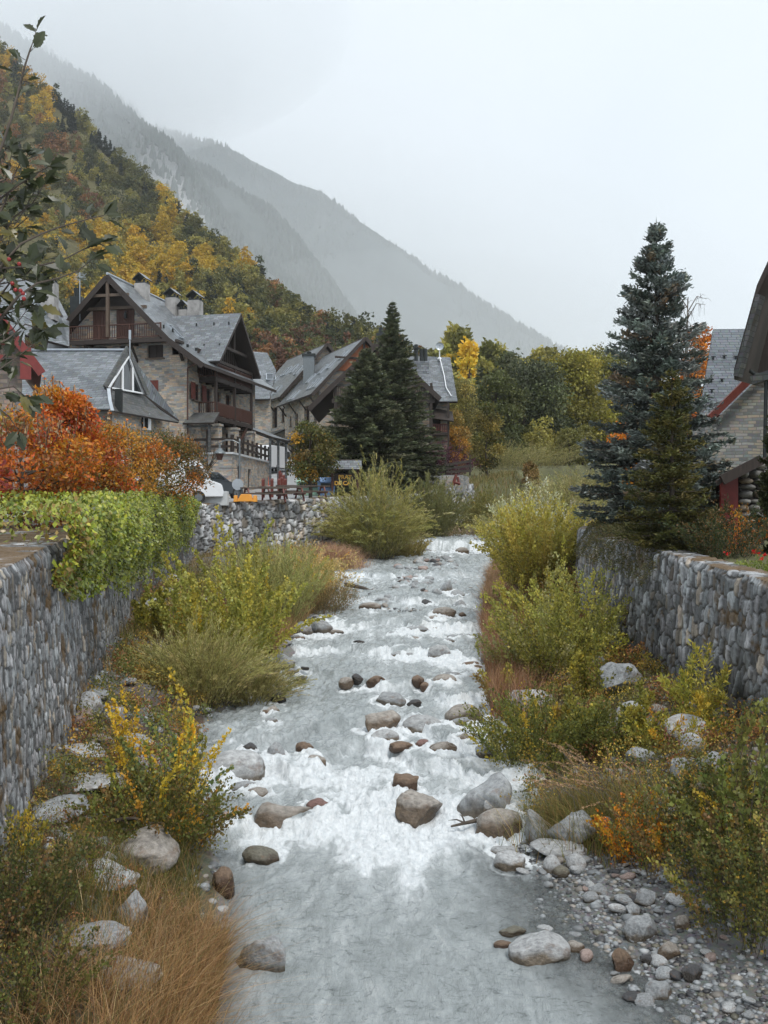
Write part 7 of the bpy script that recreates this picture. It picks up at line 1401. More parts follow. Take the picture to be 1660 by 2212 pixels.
grass_obj('dry_grass', label='reddish brown dry grass along the right water edge', cat='grass clump', seed=8, n=8500, fxy=lambda n, g: ((lambda y: (XR(y) + .05 + np.abs(g.normal(0, .5, n)), y))(g.uniform(20, 33, n))), h=1.0, w_=.008, lean=.6, cols=[(.38, .20, .10), (.28, .14, .08), (.48, .30, .18), (.2, .12, .06)], wts=[3, 3, 2, 2])
grass_obj('dry_grass', label='pink-brown feathery dry grass farther up the right water edge', cat='grass clump', seed=9, n=4200, fxy=lambda n, g: ((lambda y: (XR(y) + .1 + np.abs(g.normal(0, .6, n)), y))(g.uniform(34, 50, n))), h=1.1, w_=.012, lean=.7, cols=[(.46, .28, .17), (.34, .2, .11), (.3, .22, .09)], wts=[3, 2, 2])
grass_obj('dry_grass', label='straw-coloured dry grass at the left water edge below the straw bush', cat='grass clump', seed=10, n=4200, fxy=lambda n, g: ((lambda y: (XL(y) - .1 - np.abs(g.normal(0, .6, n)), y))(g.uniform(27, 36, n))), h=.85, w_=.009, lean=.8, cols=[(.5, .32, .14), (.4, .24, .1), (.26, .2, .08)], wts=[3, 2, 2])
grass_obj('reed_grass', label='green and tan grass clump with drooping seed heads above the largest boulders', cat='grass clump', seed=11, n=3600, fxy=around(1290, 1745, .42, .35, 13.9), h=.85, w_=.005, lean=1.1, cols=[(.2, .19, .05), (.14, .14, .04), (.4, .26, .1)], wts=[3, 2, 2], wind=(-.25, 0))
grass_obj('dark_grass', label='dark drooping grass hanging over the gravel bar at the right', cat='grass clump', seed=12, n=6500, fxy=lambda n, g: ((lambda y: (XR(y) + 2.3 + g.uniform(-.35, 1.3, n), y))(g.uniform(8.2, 12.4, n))), h=.6, w_=.004, lean=1.0, cols=[(.06, .065, .02), (.1, .09, .03), (.16, .1, .04)], wts=[4, 3, 1.5], wind=(-.25, -.1))
rg = np.random.default_rng(15); lv = Leaves(); tb = Tubes(); D_ = 13.9; x0 = (1300 - CX) / F * D_; nh = 34; bx_ = np.stack([x0 + rg.normal(0, .25, nh), D_ + rg.normal(0, .25, nh), np.zeros(nh)], 1); bx_[:, 2] = ground_z(bx_[:, 0], bx_[:, 1]); tip = bx_ + np.stack([rg.uniform(-.75, .15, nh), rg.normal(0, .2, nh), rg.uniform(.6, 1.0, nh)], 1); mid = (bx_ + tip) / 2 + [0.05, 0, .22]; tb.add(np.stack([bx_, mid, tip], 1), np.full((nh, 3), .004), 4)
dd = unit(tip - mid) + [-.25, 0, -.35]; i_ = rg.integers(0, nh, 2200); s1 = rg.uniform(-.1, .3, (2200, 1)); lv.add(tip[i_] + unit(dd)[i_] * s1 + rg.normal(0, .009, (2200, 3)), dd[i_] + rg.normal(0, .25, (2200, 3)), .03, .007, pick([(.52, .33, .19), (.42, .25, .13)], [2, 1], 2200, rg), rg)
o = link('seed_head_grass', lv.mesh('seed_head_grass')); tag(o, 'tan drooping seed heads on thin stalks over the reed grass', 'grass clump'); link('stalk', tb.mesh('stalk', 'paletwig'), o)
n_ = 1400
grass_obj('dry_grass', label='tangled pale straw blades crossing over the rusty grass in the left foreground', cat='grass clump', seed=51, n=1500, fxy=lambda n, g: ((lambda y: (XL(y) - .05 - np.abs(g.normal(0, .5, n)), y))(g.uniform(7.2, 10.6, n))), h=.8, w_=.0032, lean=2.2, cols=[(.6, .42, .22), (.45, .28, .13), (.3, .16, .07), (.16, .17, .05)], wts=[3, 3, 2, 1.5], hv=.6)
grass_obj('moss', 'stuff', seed=52, n=16000, fxy=lambda n, g: ((lambda y: (WL(y) - .08 - g.uniform(0, 1, n) * 2.4, y))(g.uniform(10.5, 17, n))), h=.035, w_=.010, lean=1.2, cols=[(.16, .085, .025), (.10, .08, .025), (.22, .13, .03), (.08, .05, .03)], wts=[3, 2, 2, 2], zf=lambda x, y: ZPL(y) + .15 + np.where(fbm(x * 2.2, y * 2.2, s=88, o=3) > -.05, 0, -.3))
WEED = [(.42, .26, .05), (.34, .16, .06), (.22, .20, .05), (.16, .17, .045), (.5, .36, .07), (.25, .10, .05)]
def weeds(name, seed, n, fxy, h, ls, cols, wts, ncl):
    g = np.random.default_rng(seed); cx_, cy_ = fxy(ncl, g); hc = h * g.uniform(.35, 1, ncl); tc = pick(cols, wts, ncl, g, .1); i_ = g.integers(0, ncl, n); t_ = g.uniform(0, 1, n) ** .8; r_ = hc[i_] * .34
    x = cx_[i_] + g.normal(0, 1, n) * r_ * (.5 + t_ * .6); y = cy_[i_] + g.normal(0, 1, n) * r_ * (.5 + t_ * .6); z = ground_z(x, y) + hc[i_] * t_; L = Leaves(); LL = ls * (y / 14.) ** .5 * g.uniform(.6, 1.3, n)
    L.add(np.stack([x, y, z], 1), g.normal(0, .6, (n, 3)) + [0, 0, .5], LL, LL * .55, tc[i_] * (1 + g.normal(0, .2, (n, 1))), g, fold=.12); tag(link(name, L.mesh(name)), kind='stuff')
weeds('undergrowth', 501, 46000, lambda n, g: ((lambda y: (XL(y) + (WL(y) - XL(y)) * g.uniform(.02, .93, n), y))(13 + 27 * g.uniform(0, 1, n) ** 1.3)), .55, .045, WEED, [3, 2, 4, 4, 1.5, 1], 420)
weeds('undergrowth', 502, 60000, lambda n, g: ((lambda y: (XR(y) + .25 + (WR(y) - XR(y) - .3) * g.uniform(0.02, 1, n), y))(14.3 + 19 * g.uniform(0, 1, n) ** 1.2)), .6, .045, WEED, [3, 3, 4, 4, 1.5, 1.5], 460)
weeds('undergrowth', 503, 9000, lambda n, g: ((lambda y: (XL(y) - .4 + (WL(y) - XL(y) + .4) * g.uniform(.1, 1, n), y))(g.uniform(8, 13, n))), .3, .032, WEED, [2, 2, 4, 4, 1, 1], 110)
weeds('undergrowth', 504, 12000, lambda n, g: ((lambda y: (XR(y) + 2.6 + g.uniform(0, 1.6, n), y))(g.uniform(9.5, 14.5, n))), .5, .036, WEED, [1.5, 1.5, 4, 5, .7, 1], 90)
# fallen leaves
rg = np.random.default_rng(19); n = 2200; yy = rg.uniform(9, 17, n); xx = WL(yy) + .2 + np.abs(rg.normal(0, .7, n)); lv = Leaves(); lv.add(np.stack([xx, yy, ground_z(xx, yy) + .02], 1), rg.normal(size=(n, 3)) * [1, 1, .3], .05, .035, pick([(.2, .09, .05), (.28, .1, .03), (.12, .06, .04)], [3, 1, 2], n, rg), rg, roll=np.array([0, 0, 1.]) + rg.normal(0, .3, (n, 3))); tag(link('fallen_leaves', lv.mesh('fallen_leaves')), kind='stuff')
# driftwood
def limb(name, label, pts, r0, cat, rb=None):
    tb = Tubes(); pts = np.array(pts); tb.add(pts, np.linspace(r0, r0 * .4, len(pts)), 7)
    if rb is not None:
        for (i, d, l) in rb: tb.add(np.array([pts[i], pts[i] + np.array(d) * l * .5 + [0, 0, .03], pts[i] + np.array(d) * l]), np.array([r0 * .4, r0 * .3, r0 * .1]), 5)
    o = link(name, tb.mesh(name)); tag(o, label, cat); return o
Dd_ = hit(770, 1275, True); limb('driftwood', 'dark driftwood branch lying across the upper gravel at the left', [P(745, 1262, Dd_ + .3), P(765, 1266, Dd_ + .2), P(785, 1270, Dd_), P(800, 1276, Dd_ - .1), P(806, 1274, Dd_ - .1)], .1, 'driftwood')
Db = 12.6; limb('dead_branch', 'curved grey dead branch lying above the tilted left bank boulder', [P(232, 1778, Db + .1), P(262, 1770, Db), P(290, 1768, Db - .1), P(322, 1778, Db - .2), P(350, 1800, Db - .3), P(370, 1828, Db - .4)], .028, 'branch', [(2, (.3, .1, .5), .4), (3, (.6, 0, -.1), .5)])
Db = 14.4; limb('driftwood', 'orange-brown stick poking from under the largest right bank boulder', [P(1040, 1770, Db), P(1005, 1778, Db - .1), P(975, 1785, Db - .2)], .035, 'driftwood', [(1, (-.3, 0, .5), .25), (1, (-.6, 0, .1), .4)])

# --- small trees near the street
lv, tb = crown_tree(4.35, 3.05, 1.25, 70, 9000, .15, [G1, OL, G2, GO, BR], [4, 3, 2, .8, 1], 30, .03); put_tree('round_tree', 'small round-crowned green and rusty tree on the street edge left of the notice board', (lv.mesh('crown'), tb.mesh('trunk')), (671 - CX) / F * 58, 58, float(ZPL(58)) - .1)
rg = np.random.default_rng(5); tb = Tubes(); tb.add(np.array([[0, 0, 0], [.02, 0, .8], [.08, 0, 1.6]]), np.array([.07, .06, .05]), 7)
for k in range(16):
    a_ = k * .9; l = rg.uniform(.9, 1.6); p0 = np.array([.08, 0, 1.5 + .12 * (k % 3)]); p2 = p0 + [math.cos(a_) * l * .55, math.sin(a_) * l * .4, l]; p1 = p0 + [math.cos(a_) * l * .35, math.sin(a_) * l * .25, l * .4]; tb.add(np.array([p0, p1, p2]), np.array([.03, .02, .006]), 5)
    for j in range(4): q0 = p1 + (p2 - p1) * j / 4; q1 = q0 + [rg.normal(0, .2), rg.normal(0, .2), .4]; tb.add(np.array([q0, (q0 + q1) / 2, q1]), np.array([.012, .009, .004]), 4)
o = link('bare_tree', tb.mesh('bare_tree'), None, ((447 - CX) / F * 58, 58, float(ZPL(58)) + .2)); tag(o, 'small leafless tree with spreading twigs in front of the chalet terrace', 'tree')
lv, tb = stems(81, 150, 4.6, 1.9, 1, 9000, .14, .5, [(.06, .018, .03), (.09, .028, .042), (.04, .018, .02)], [3, 2, 2], base_r=.9, tw=.35, hv=.4); put_tree('purple_shrub', 'tall dark purple-leaved shrub under the red balcony of the gabled house', (lv.mesh('leaves'), tb.mesh('stem')), (955 - CX) / F * 75, 75, float(ZPL(75)) - .3, cat='shrub', names=('leaves', 'stem'))
lv, tb = conifer(2.6, .6, 20, 26, 9, 34, .14, [(.06, .075, .045), (.045, .055, .035)], [1, 1], base=0, droop=0, power=.6); put_tree('conifer_bush', 'small pointed green conifer beside the chalet porch posts', (lv.mesh('crown', 'needle'), tb.mesh('trunk')), (553 - CX) / F * 80, 80, 2.6)
for k, (px, D_, h_, wd, cw, lb, shp) in enumerate((
   (1135, 112, 10.9, 10.2, [((.085, .10, .05), 5), ((.06, .075, .035), 2), ((.12, .13, .05), 2)], 'big round dark green tree in the middle distance', 'round'),
   (1068, 108, 9.8, 6.5, [((.13, .14, .05), 3), (G1, 2)], 'olive tree left of the big round dark green one', 'round'),
   (1235, 118, 12.9, 9.0, [((.33, .30, .05), 4), (G3, 3), (YG, 2)], 'big yellow-green tree right of the round dark one', 'round'),
   (1300, 124, 14.0, 9.5, [((.24, .22, .05), 4), (G2, 2)], 'olive green tree half hidden behind the blue spruce', 'round'),
   (1182, 116, 10.4, 7.0, [((.09, .10, .045), 3), (G1, 2)], 'dark green tree between the round dark one and the yellow-green one', 'round'),
   (1005, 96, 8.8, 3.8, [((.30, .25, .07), 3), ((.22, .2, .06), 3)], 'slender straw-yellow tree below the dark conifer', 'tall'),
   (1055, 84, 6.2, 3.0, [((.22, .18, .05), 3), (G1, 2), ((.36, .26, .05), 1)], 'small yellowing tree at the end of the lawn', 'tall'),
   (1145, 88, 5.3, 2.0, [((.38, .20, .07), 3), ((.30, .22, .08), 2), ((.2, .18, .06), 1)], 'little orange birch on the meadow before the round dark tree', 'tall'),
   (1388, 60, 7.5, 4.6, [((.70, .30, .02), 5), (OR, 2), (YE, 1)], 'bright orange tree glowing through the blue spruce', 'round'),
   (1512, 56, 10.3, 3.7, [((.66, .25, .03), 5), (OR, 3), (RD, .4)], 'bright orange tree between the blue spruce and the right house roof', 'tall'),
   (985, 93, 5.6, 3.0, [((.55, .27, .05), 2), ((.3, .24, .08), 2)], 'small orange-yellow tree beside the purple shrub', 'tall'),
  )):
    lv, tb = crown_tree(h_, wd, h_ * (.02 if D_ > 100 else .12), 90 + k, int(19000 if wd > 7 else 6500), .36 if D_ > 100 else .18, [c[0] for c in cw], [c[1] for c in cw], 85 if wd > 7 else 28, .018, .75, shp)
    x_ = (px - CX) / F * D_; put_tree('broadleaf_tree', lb, (lv.mesh('crown'), tb.mesh('trunk', 'birch' if 'birch' in lb else 'bark')), x_, D_, None)
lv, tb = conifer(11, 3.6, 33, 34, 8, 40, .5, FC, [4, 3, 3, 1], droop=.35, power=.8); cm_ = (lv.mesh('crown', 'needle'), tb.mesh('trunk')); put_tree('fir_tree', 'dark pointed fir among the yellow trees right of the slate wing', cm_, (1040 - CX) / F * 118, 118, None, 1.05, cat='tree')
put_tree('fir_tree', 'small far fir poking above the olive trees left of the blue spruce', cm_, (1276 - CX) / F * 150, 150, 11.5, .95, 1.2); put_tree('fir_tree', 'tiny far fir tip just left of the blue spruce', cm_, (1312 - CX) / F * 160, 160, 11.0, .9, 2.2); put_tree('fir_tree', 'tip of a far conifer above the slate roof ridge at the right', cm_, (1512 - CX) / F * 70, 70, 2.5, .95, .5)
# bare birch behind the spruce
tb = Tubes(); rg = np.random.default_rng(9)
tb.add(np.array([[0, 0, 0], [0, 0, 5], [.2, 0, 9.2]]), np.array([.12, .08, .02]), 6)
for k in range(46):
    z0_ = rg.uniform(3, 9); a_ = rg.uniform(0, 6.28); l = rg.uniform(.8, 2.3) * (1.15 - z0_ / 12); p0 = np.array([.02 * z0_, 0, z0_]); p1 = p0 + [math.cos(a_) * l * .5, math.sin(a_) * l * .5, l * .7]; p2 = p0 + [math.cos(a_) * l, math.sin(a_) * l, l * .6]; tb.add(np.array([p0, p1, p2]), np.array([.03, .018, .006]), 4)
    for j in range(7): q0 = p1 + (p2 - p1) * j / 7; q1 = q0 + [rg.normal(0, .2), rg.normal(0, .2), rg.uniform(-.6, .1)]; tb.add(np.array([q0, (q0 + q1) / 2 + [0, 0, .08], q1]), np.array([.01, .008, .004]), 3)
o = link('bare_birch', tb.mesh('bare_birch', 'paletwig'), None, ((1478 - CX) / F * 48, 48, -.4)); o.scale = (1, 1, 1.17); tag(o, 'leafless thin birch just right behind the blue spruce', 'tree')
# background belt beyond the meadow, prototypes shared
PT = []
for k, (h_, wd, shp) in enumerate(((9, 7.2, 'round'), (10, 7.8, 'round'), (12, 5.2, 'tall'), (8, 6.5, 'round'), (13, 4.6, 'tall'))):
    lv, tb = crown_tree(h_, wd, h_ * .04, 200 + k, 2500, .52, [(1, 1, 1), (.75, .78, .72), (1.2, 1.15, 1.0)], [3, 2, 1], 30, .022, .8, shp); PT.append((lv.mesh('crown'), tb.mesh('trunk')))
lv, tb = conifer(10, 2.3, 210, 24, 7, 22, .7, [(1, 1, 1), (.8, .85, .8)], [1, 1], droop=.3, power=.8, wid=.45); PF = (lv.mesh('crown', 'needle'), tb.mesh('trunk'))
rg_ = random.Random(11)
HUES = dict(yellow=((.62, .42, .045), 'golden yellow'), gold=((.60, .36, .03), 'deep gold'), straw=((.34, .30, .075), 'pale yellow-green'), olive=((.155, .15, .042), 'olive green'), green=((.07, .082, .03), 'dark green'), rust=((.32, .15, .05), 'rusty orange'), red=((.17, .075, .04), 'brownish red'), fir=((.030, .042, .032), 'dark'))
def bg_tree(x, y, z, s_, hue, where, proto=None, group=None):
    c, nm = HUES[hue]; j = rg_.uniform(.82, 1.2) * (1.4 if 'meadow' in where and hue != 'fir' else 1); pr_ = PF if hue == 'fir' else PT[proto if proto is not None else rg_.choice([0, 0, 1, 1, 3, 2])]
    return put_tree('fir_tree' if hue == 'fir' else 'broadleaf_tree', '%s %s %s' % (nm, 'conifer' if hue == 'fir' else 'broadleaf tree', where), pr_, x, y, z, s_, rg_.uniform(0, 6.28), (c[0] * j, c[1] * j * rg_.uniform(.95, 1.05), c[2] * j), group)
for px, D_, s_, hue, pr_ in ((952, 135, .95, 'straw', 2), (975, 140, 1.05, 'yellow', 2), (1000, 138, 1.15, 'olive', 4), (1012, 131, 1.0, 'yellow', 4), (1030, 142, 1.05, 'straw', 2), (1055, 145, 1.1, 'olive', 4), (1078, 148, 1.05, 'straw', 1), (1100, 150, 1.0, 'green', 4), (1120, 150, 1.02, 'olive', 2), (1142, 152, 1.0, 'straw', 2), (1165, 150, 1.08, 'straw', 4), (1190, 150, 1.08, 'olive', 4), (1212, 150, 1.0, 'straw', 2), (1075, 122, .85, 'straw', 0), (990, 125, .9, 'straw', 1), (960, 120, .9, 'olive', 0), (1020, 112, .6, 'olive', 0), (1330, 135, 1.0, 'olive', 0), (1370, 135, .95, 'straw', 1), (1250, 150, .95, 'olive', 1), (930, 150, 1.0, 'straw', 0), (1410, 140, .9, 'straw', 0)):
    bg_tree((px - CX) / F * D_, D_, None, s_ * (1.22 if px < 1225 else 1), hue, 'in the belt beyond the meadow', pr_, 'trees beyond the meadow')
for k, px in enumerate(range(925, 1450, 19)):
    D_ = 158 + 9 * (k % 3); bg_tree((px - CX) / F * D_, D_, None, rg_.uniform(.9, 1.15) * (1.45 if 940 < px < 1200 else 1.0), rg_.choice(['straw', 'olive', 'yellow', 'straw', 'straw', 'green']), 'at the back beyond the meadow', rg_.choice([2, 4, 4, 2] if px < 1200 else [0, 1, 2]), 'trees beyond the meadow')
for k, px in enumerate(range(930, 1480, 30)):
    D_ = 104 + 5 * (k % 2); bg_tree((px - CX) / F * D_, D_, None, rg_.uniform(.38, .52), rg_.choice(['straw', 'olive', 'green', 'olive']), 'low along the far meadow edge', rg_.choice([0, 1, 3]), 'low trees along the far meadow edge')
# meadow willows and heath on the far right bank
for k, (px, D_, h_, w_, lb) in enumerate(((1250, 62, 3.2, 5, 'olive thicket at the left foot of the blue spruce'), (1200, 66, 2.8, 5, 'rusty olive thicket beyond the tall yellow-green bush'), (1160, 98, 3.4, 8, 'pale willow thicket hiding the meadow below the round dark tree'), (1225, 98, 3.4, 8, 'olive thicket at the back of the meadow left of the spruce'), (1085, 95, 3.2, 7, 'olive thicket at the back of the meadow beyond the waterfall'), (1225, 84, 3.2, 7, 'pale olive willow thicket on the far meadow left of the blue spruce'), (1170, 70, 3.1, 6, 'olive willow thicket at the far bend of the stream'), (1095, 80, 3.4, 5.5, 'grey-green willow thicket beside the far stream'), (1140, 56, 3.0, 4.8, 'olive willow thicket on the right bank past the waterfall'), (1200, 46, 3.0, 4.0, 'yellowish willow thicket near the spruce on the right bank'), (1270, 75, 3.5, 6, 'straw willow thicket under the blue spruce edge'), (1115, 64, 2.2, 3.6, 'low brown thicket right of the waterfall'))):
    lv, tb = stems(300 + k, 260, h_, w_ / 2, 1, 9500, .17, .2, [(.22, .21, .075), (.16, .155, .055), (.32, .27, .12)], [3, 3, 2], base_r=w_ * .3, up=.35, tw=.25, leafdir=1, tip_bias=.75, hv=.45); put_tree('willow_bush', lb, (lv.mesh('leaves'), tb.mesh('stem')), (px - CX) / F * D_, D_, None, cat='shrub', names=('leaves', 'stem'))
grass_obj('meadow_grass', 'stuff', seed=40, n=16000, fxy=lambda n, g: ((lambda y: (XR(y) + .5 + np.abs(g.normal(0, 5, n)), y))(g.uniform(48, 105, n))), h=.6, w_=.03, lean=.8, cols=[(.26, .23, .08), (.17, .17, .05), (.38, .26, .13)], wts=[3, 3, 1])
grass_obj('bank_grass', 'stuff', seed=41, n=7000, fxy=lambda n, g: ((lambda y: (XL(y) - .3 - np.abs(g.normal(0, 1.6, n)), y))(g.uniform(56, 90, n))), h=.6, w_=.025, lean=.8, cols=[(.26, .22, .08), (.17, .17, .05), (.4, .26, .13)], wts=[3, 3, 1])

# --- the near branches at the upper left: a small tree rooted on the bank beside the bridge
def serrated(L, n=7):
    """outline of a toothed, lobed leaf along +x, folded on the midrib"""
    top = [(0, 0), (.16, .05), (.26, .20), (.36, .17), (.48, .30), (.56, .22), (.68, .26), (.76, .16), (.88, .11), (1, 0)]
    v = [(x * L, y * L * .95, abs(y) * L * .35 - .12 * L * x * x) for x, y in top]; b__ = [(x * L, -y * L * .95, abs(y) * L * .35 - .12 * L * x * x) for x, y in top]
    return v, b__
nt_ = Tubes(); LV, LF, LC = [], [], []; nv_ = 0; rgn = np.random.default_rng(21); DB = 3.05
def bleaf(p, d, size, col, flip):
    global nv_
    top, bot = serrated(size); d = unit(np.array(d, float)[None])[0]; up_ = unit((np.array([0, -.55, .8]) + rgn.normal(0, .55, 3))[None])[0]; s_ = unit(np.cross(up_, d)[None])[0]; n_ = np.cross(d, s_)
    for ol in (top, bot):
        k = len(ol); mid = [(ol[i][0], 0, -.12 * ol[i][0] ** 2 / size) for i in range(k)]
        vs = [p + d * x + s_ * y + n_ * z for x, y, z in ol] + [p + d * x + s_ * y + n_ * z for x, y, z in mid]; LV.extend(vs); LC.extend([col] * (2 * k)); LF.extend([[nv_ + i, nv_ + i + 1, nv_ + k + i + 1, nv_ + k + i] for i in range(k - 1)]); nv_ += 2 * k
def branch(pts, r0, leaves, D=DB, size=.064, step=.034):
    W_ = [P(px, py, D + (i * .02)) for i, (px, py) in enumerate(pts)]; W_ = np.array(W_); nt_.add(W_, np.linspace(r0, r0 * .35, len(W_)), 6); seg = np.linalg.norm(np.diff(W_, axis=0), axis=1); L = np.concatenate([[0], np.cumsum(seg)]); s_ = step; k = 0
    while s_ < L[-1]:
        p = np.array([np.interp(s_, L, W_[:, i]) for i in range(3)]); t_ = unit((np.array([np.interp(min(s_ + .01, L[-1]), L, W_[:, i]) for i in range(3)]) - np.array([np.interp(s_ - .01, L, W_[:, i]) for i in range(3)]))[None])[0]
        side = np.cross(t_, [0, 1, 0]) * (1 if k % 2 else -1)
        if rgn.random() < leaves:
            for q in range(1 + (rgn.random() < .45)):
                d = t_ * rgn.uniform(.2, .9) + side * rgn.uniform(.4, 1) + rgn.normal(0, .35, 3); c = np.array([.042, .05, .022]) * rgn.uniform(.6, 1.5) if rgn.random() < .9 else np.array([.15, .13, .04]); pe = p + unit(d[None])[0] * .02; nt_.add(np.array([p, (p + pe) / 2, pe]), np.full(3, .0009), 3); bleaf(pe, d, size * rgn.uniform(.65, 1.2), c, k)
        s_ += step * rgn.uniform(.7, 1.3); k += 1
    p = W_[-1]
    for q in range(3): bleaf(p, unit((W_[-1] - W_[-2])[None])[0] + rgn.normal(0, .5, 3), size * rgn.uniform(.8, 1.1), np.array([.045, .052, .022]), q)
branch([(-10, 350), (8, 305), (25, 254), (42, 190), (55, 140), (66, 106), (74, 85), (78, 70)], .0048, .38)
branch([(-30, 520), (10, 440), (30, 380), (45, 350), (60, 335)], .004, .95); branch([(-30, 470), (0, 430), (40, 400), (80, 375), (105, 360)], .004, .95)
branch([(-20, 600), (45, 527), (90, 505), (130, 490), (180, 476), (225, 465)], .0042, .75); branch([(-30, 580), (20, 578), (85, 574), (135, 562), (178, 540), (215, 525)], .0042, .75); branch([(40, 640), (80, 612), (130, 600), (170, 585), (200, 560)], .004, .7)
branch([(-30, 700), (0, 640), (30, 600), (60, 590), (85, 560)], .0042, .98); branch([(-30, 560), (0, 520), (30, 470), (70, 440), (95, 400)], .0042, .95); branch([(-30, 640), (10, 600), (15, 540), (25, 500), (60, 470)], .004, .98)
branch([(-30, 760), (20, 730), (55, 700), (90, 712)], .0036, .9); branch([(-30, 820), (10, 790), (40, 770), (70, 745)], .0036, .85); branch([(-30, 860), (0, 840), (30, 835), (60, 860)], .0036, .8); branch([(-30, 900), (-5, 880), (20, 900), (40, 930)], .0036, .7); branch([(-40, 660), (-10, 650), (10, 680), (40, 668)], .0036, .98); branch([(-40, 440), (-15, 400), (0, 340), (15, 320)], .0036, .9)
EX = []
for k in range(8):
    y0 = 400 + 58 * k + rgn.uniform(-12, 12); x1 = rgn.uniform(20, 85) * (1 if k < 8 else .6); EX.append((-45, y0)); branch([(-45, y0), (-10, y0 - 14), (x1 * .5, y0 - rgn.uniform(5, 45)), (x1, y0 - rgn.uniform(20, 90))], .0034, .8)
br_ = thing('hawthorn_tree', 'dark near hawthorn twigs with toothed leaves and red berries at the upper left edge', 'tree', (-1.9, 3.4, -4.2)); o3 = Vector(br_.location)
tr_ = [np.array([-1.9, 3.4, -4.2]), np.array([-1.85, 3.35, -2.5]), np.array([-1.65, 3.25, -1.0]), np.array([-1.5, 3.15, 0.2]), np.array([-1.45, 3.1, 1.2])]; nt_.add(np.array(tr_), np.array([.06, .05, .04, .025, .012]), 8)
for (px, py) in ((-10, 350), (-30, 520), (-30, 470), (-20, 600), (-30, 580), (40, 640), (-30, 700), (-30, 560), (-30, 640), (-30, 760), (-30, 820), (-30, 860), (-30, 900), (-40, 660), (-40, 440), *EX):
    e_ = P(px, py, DB); t0 = np.interp(e_[2] - .35, [t_[2] for t_ in tr_], range(5)); b0_ = np.array([np.interp(t0, range(5), [t_[i] for t_ in tr_]) for i in range(3)]); nt_.add(np.array([b0_, (b0_ + e_) / 2 + [0, 0, -.03], e_]), np.array([.009, .007, .0045]), 6)
me = nt_.mesh('branches', 'bark'); o = link('branches', me, br_); o.location = -o3
me = mesh_np('leaves', np.array(LV), np.array(LF), np.clip(np.array(LC), .01, .6), [M['waxleaf']]); o = link('leaves', me, br_); o.location = -o3
M['berry'] = plain('berry', (.22, .012, .01), .2, .1)
for (px, py) in ((27, 612), (34, 626), (45, 628), (50, 634), (42, 570), (52, 645), (20, 560)):
    o = link('berry', mesh_np('berry', ico(2)[0] * .0065, ico(2)[1], None, [M['berry']], True), br_); p_ = P(px, py, DB - .03); o.location = Vector([float(v) for v in p_]) - o3
# ------------------------------------------------------------------ mountains
def ridge_tab(pts):
    a = np.array(pts, float); return lambda px: (np.interp(px, a[:, 0], a[:, 1]), np.interp(px, a[:, 0], a[:, 2]))
def slope_mesh(name, ridge, foot, nx, nt_, rough_px, seed, cols, mname, fscale, px0, px1, power=1.0, back=80):
    """a mountainside: foot line (py, D) up to the ridge (py, D), with real relief"""
    rf_, ft = ridge_tab(ridge), ridge_tab(foot); px = np.linspace(px0, px1, nx); (ry, rd), (fy, fd) = rf_(px), ft(px); t_ = np.linspace(0, 1, nt_) ** power
    py = fy[:, None] + (ry - fy)[:, None] * t_; D_ = fd[:, None] + (rd - fd)[:, None] * t_ ** 1.1; X = (px[:, None] - CX) / F * D_; Z_ = (CY - py) / F * D_
    relief = fbm(X * fscale, Z_ * fscale, s=seed, o=6, g=.55); D2_ = D_ + relief * rough_px * sm(1 - t_[None], 0, .15)[...] ; X = (px[:, None] - CX) / F * D2_; Z_ = Z_ + fbm(X * fscale * 2, D_ * fscale * 2, s=seed + 3, o=5) * rough_px * .25
    # carry the ground over the crest and down behind
    Xb = X[:, -1:] * 1.02; Db = D2_[:, -1:] + back; Zb = Z_[:, -1:] - back * .8
    X, D2_, Z_ = np.concatenate([X, Xb], 1), np.concatenate([D2_, Db], 1), np.concatenate([Z_, Zb], 1); relief = np.concatenate([relief, relief[:, -1:]], 1)
    c = cols(X, D2_, Z_, relief); me = mesh_np(name, np.stack([X, D2_, Z_], -1).reshape(-1, 3), grid_faces(*X.shape)[:, ::-1], c.reshape(-1, 3), [M['hill']], True); tag(link(name, me), kind='structure')
    return rf_, ft
m, t, b = mat('hillside'); at = N(t, 'ShaderNodeAttribute', attribute_name='Col'); tcn = N(t, 'ShaderNodeTexCoord'); n1 = noise(t, .12, 8, .7, tcn.outputs['Object']); c = mixc(t, .7, at.outputs['Color'], n1.outputs['Fac'], 'OVERLAY'); t.links.new(c, b.inputs['Base Color']); b.inputs['Roughness'].default_value = .9; bump(t, b, n1.outputs['Fac'], .8, 2.); M['hill'] = m
RID1 = [(-200, 40, 470), (0, 118, 430), (60, 172, 420), (130, 232, 400), (200, 296, 385), (260, 356, 370), (330, 420, 350), (400, 488, 330), (440, 528, 320), (500, 574, 305), (560, 620, 290), (600, 660, 280), (650, 702, 268), (700, 728, 258), (760, 738, 250), (810, 748, 246), (860, 775, 242), (950, 850, 236), (1100, 960, 230), (1200, 1050, 230)]
FT1 = [(-200, 930, 150), (300, 930, 160), (600, 950, 170), (800, 960, 175), (1200, 1020, 190)]
hillc = lambda X, D_, Z_, r_: np.array([.10, .09, .035]) * (1 + .4 * r_[..., None])
r1f, f1f = slope_mesh('near_hill', RID1, FT1, 150, 70, 14, 5, hillc, 'hill', .02, -200, 1200)
# autumn wood on the near hill
g = np.random.default_rng(17); cand = []
while len(cand) < 1750:
    px = g.uniform(-70, 1010); (ry, rd), (fy, fd) = r1f(px), f1f(px); t_ = g.uniform(0, 1) ** .92; py = fy + (ry - fy) * t_; D_ = fd + (rd - fd) * t_ ** 1.1
    if py > 880 and px > 100: continue
    cand.append((px, py, D_, t_))
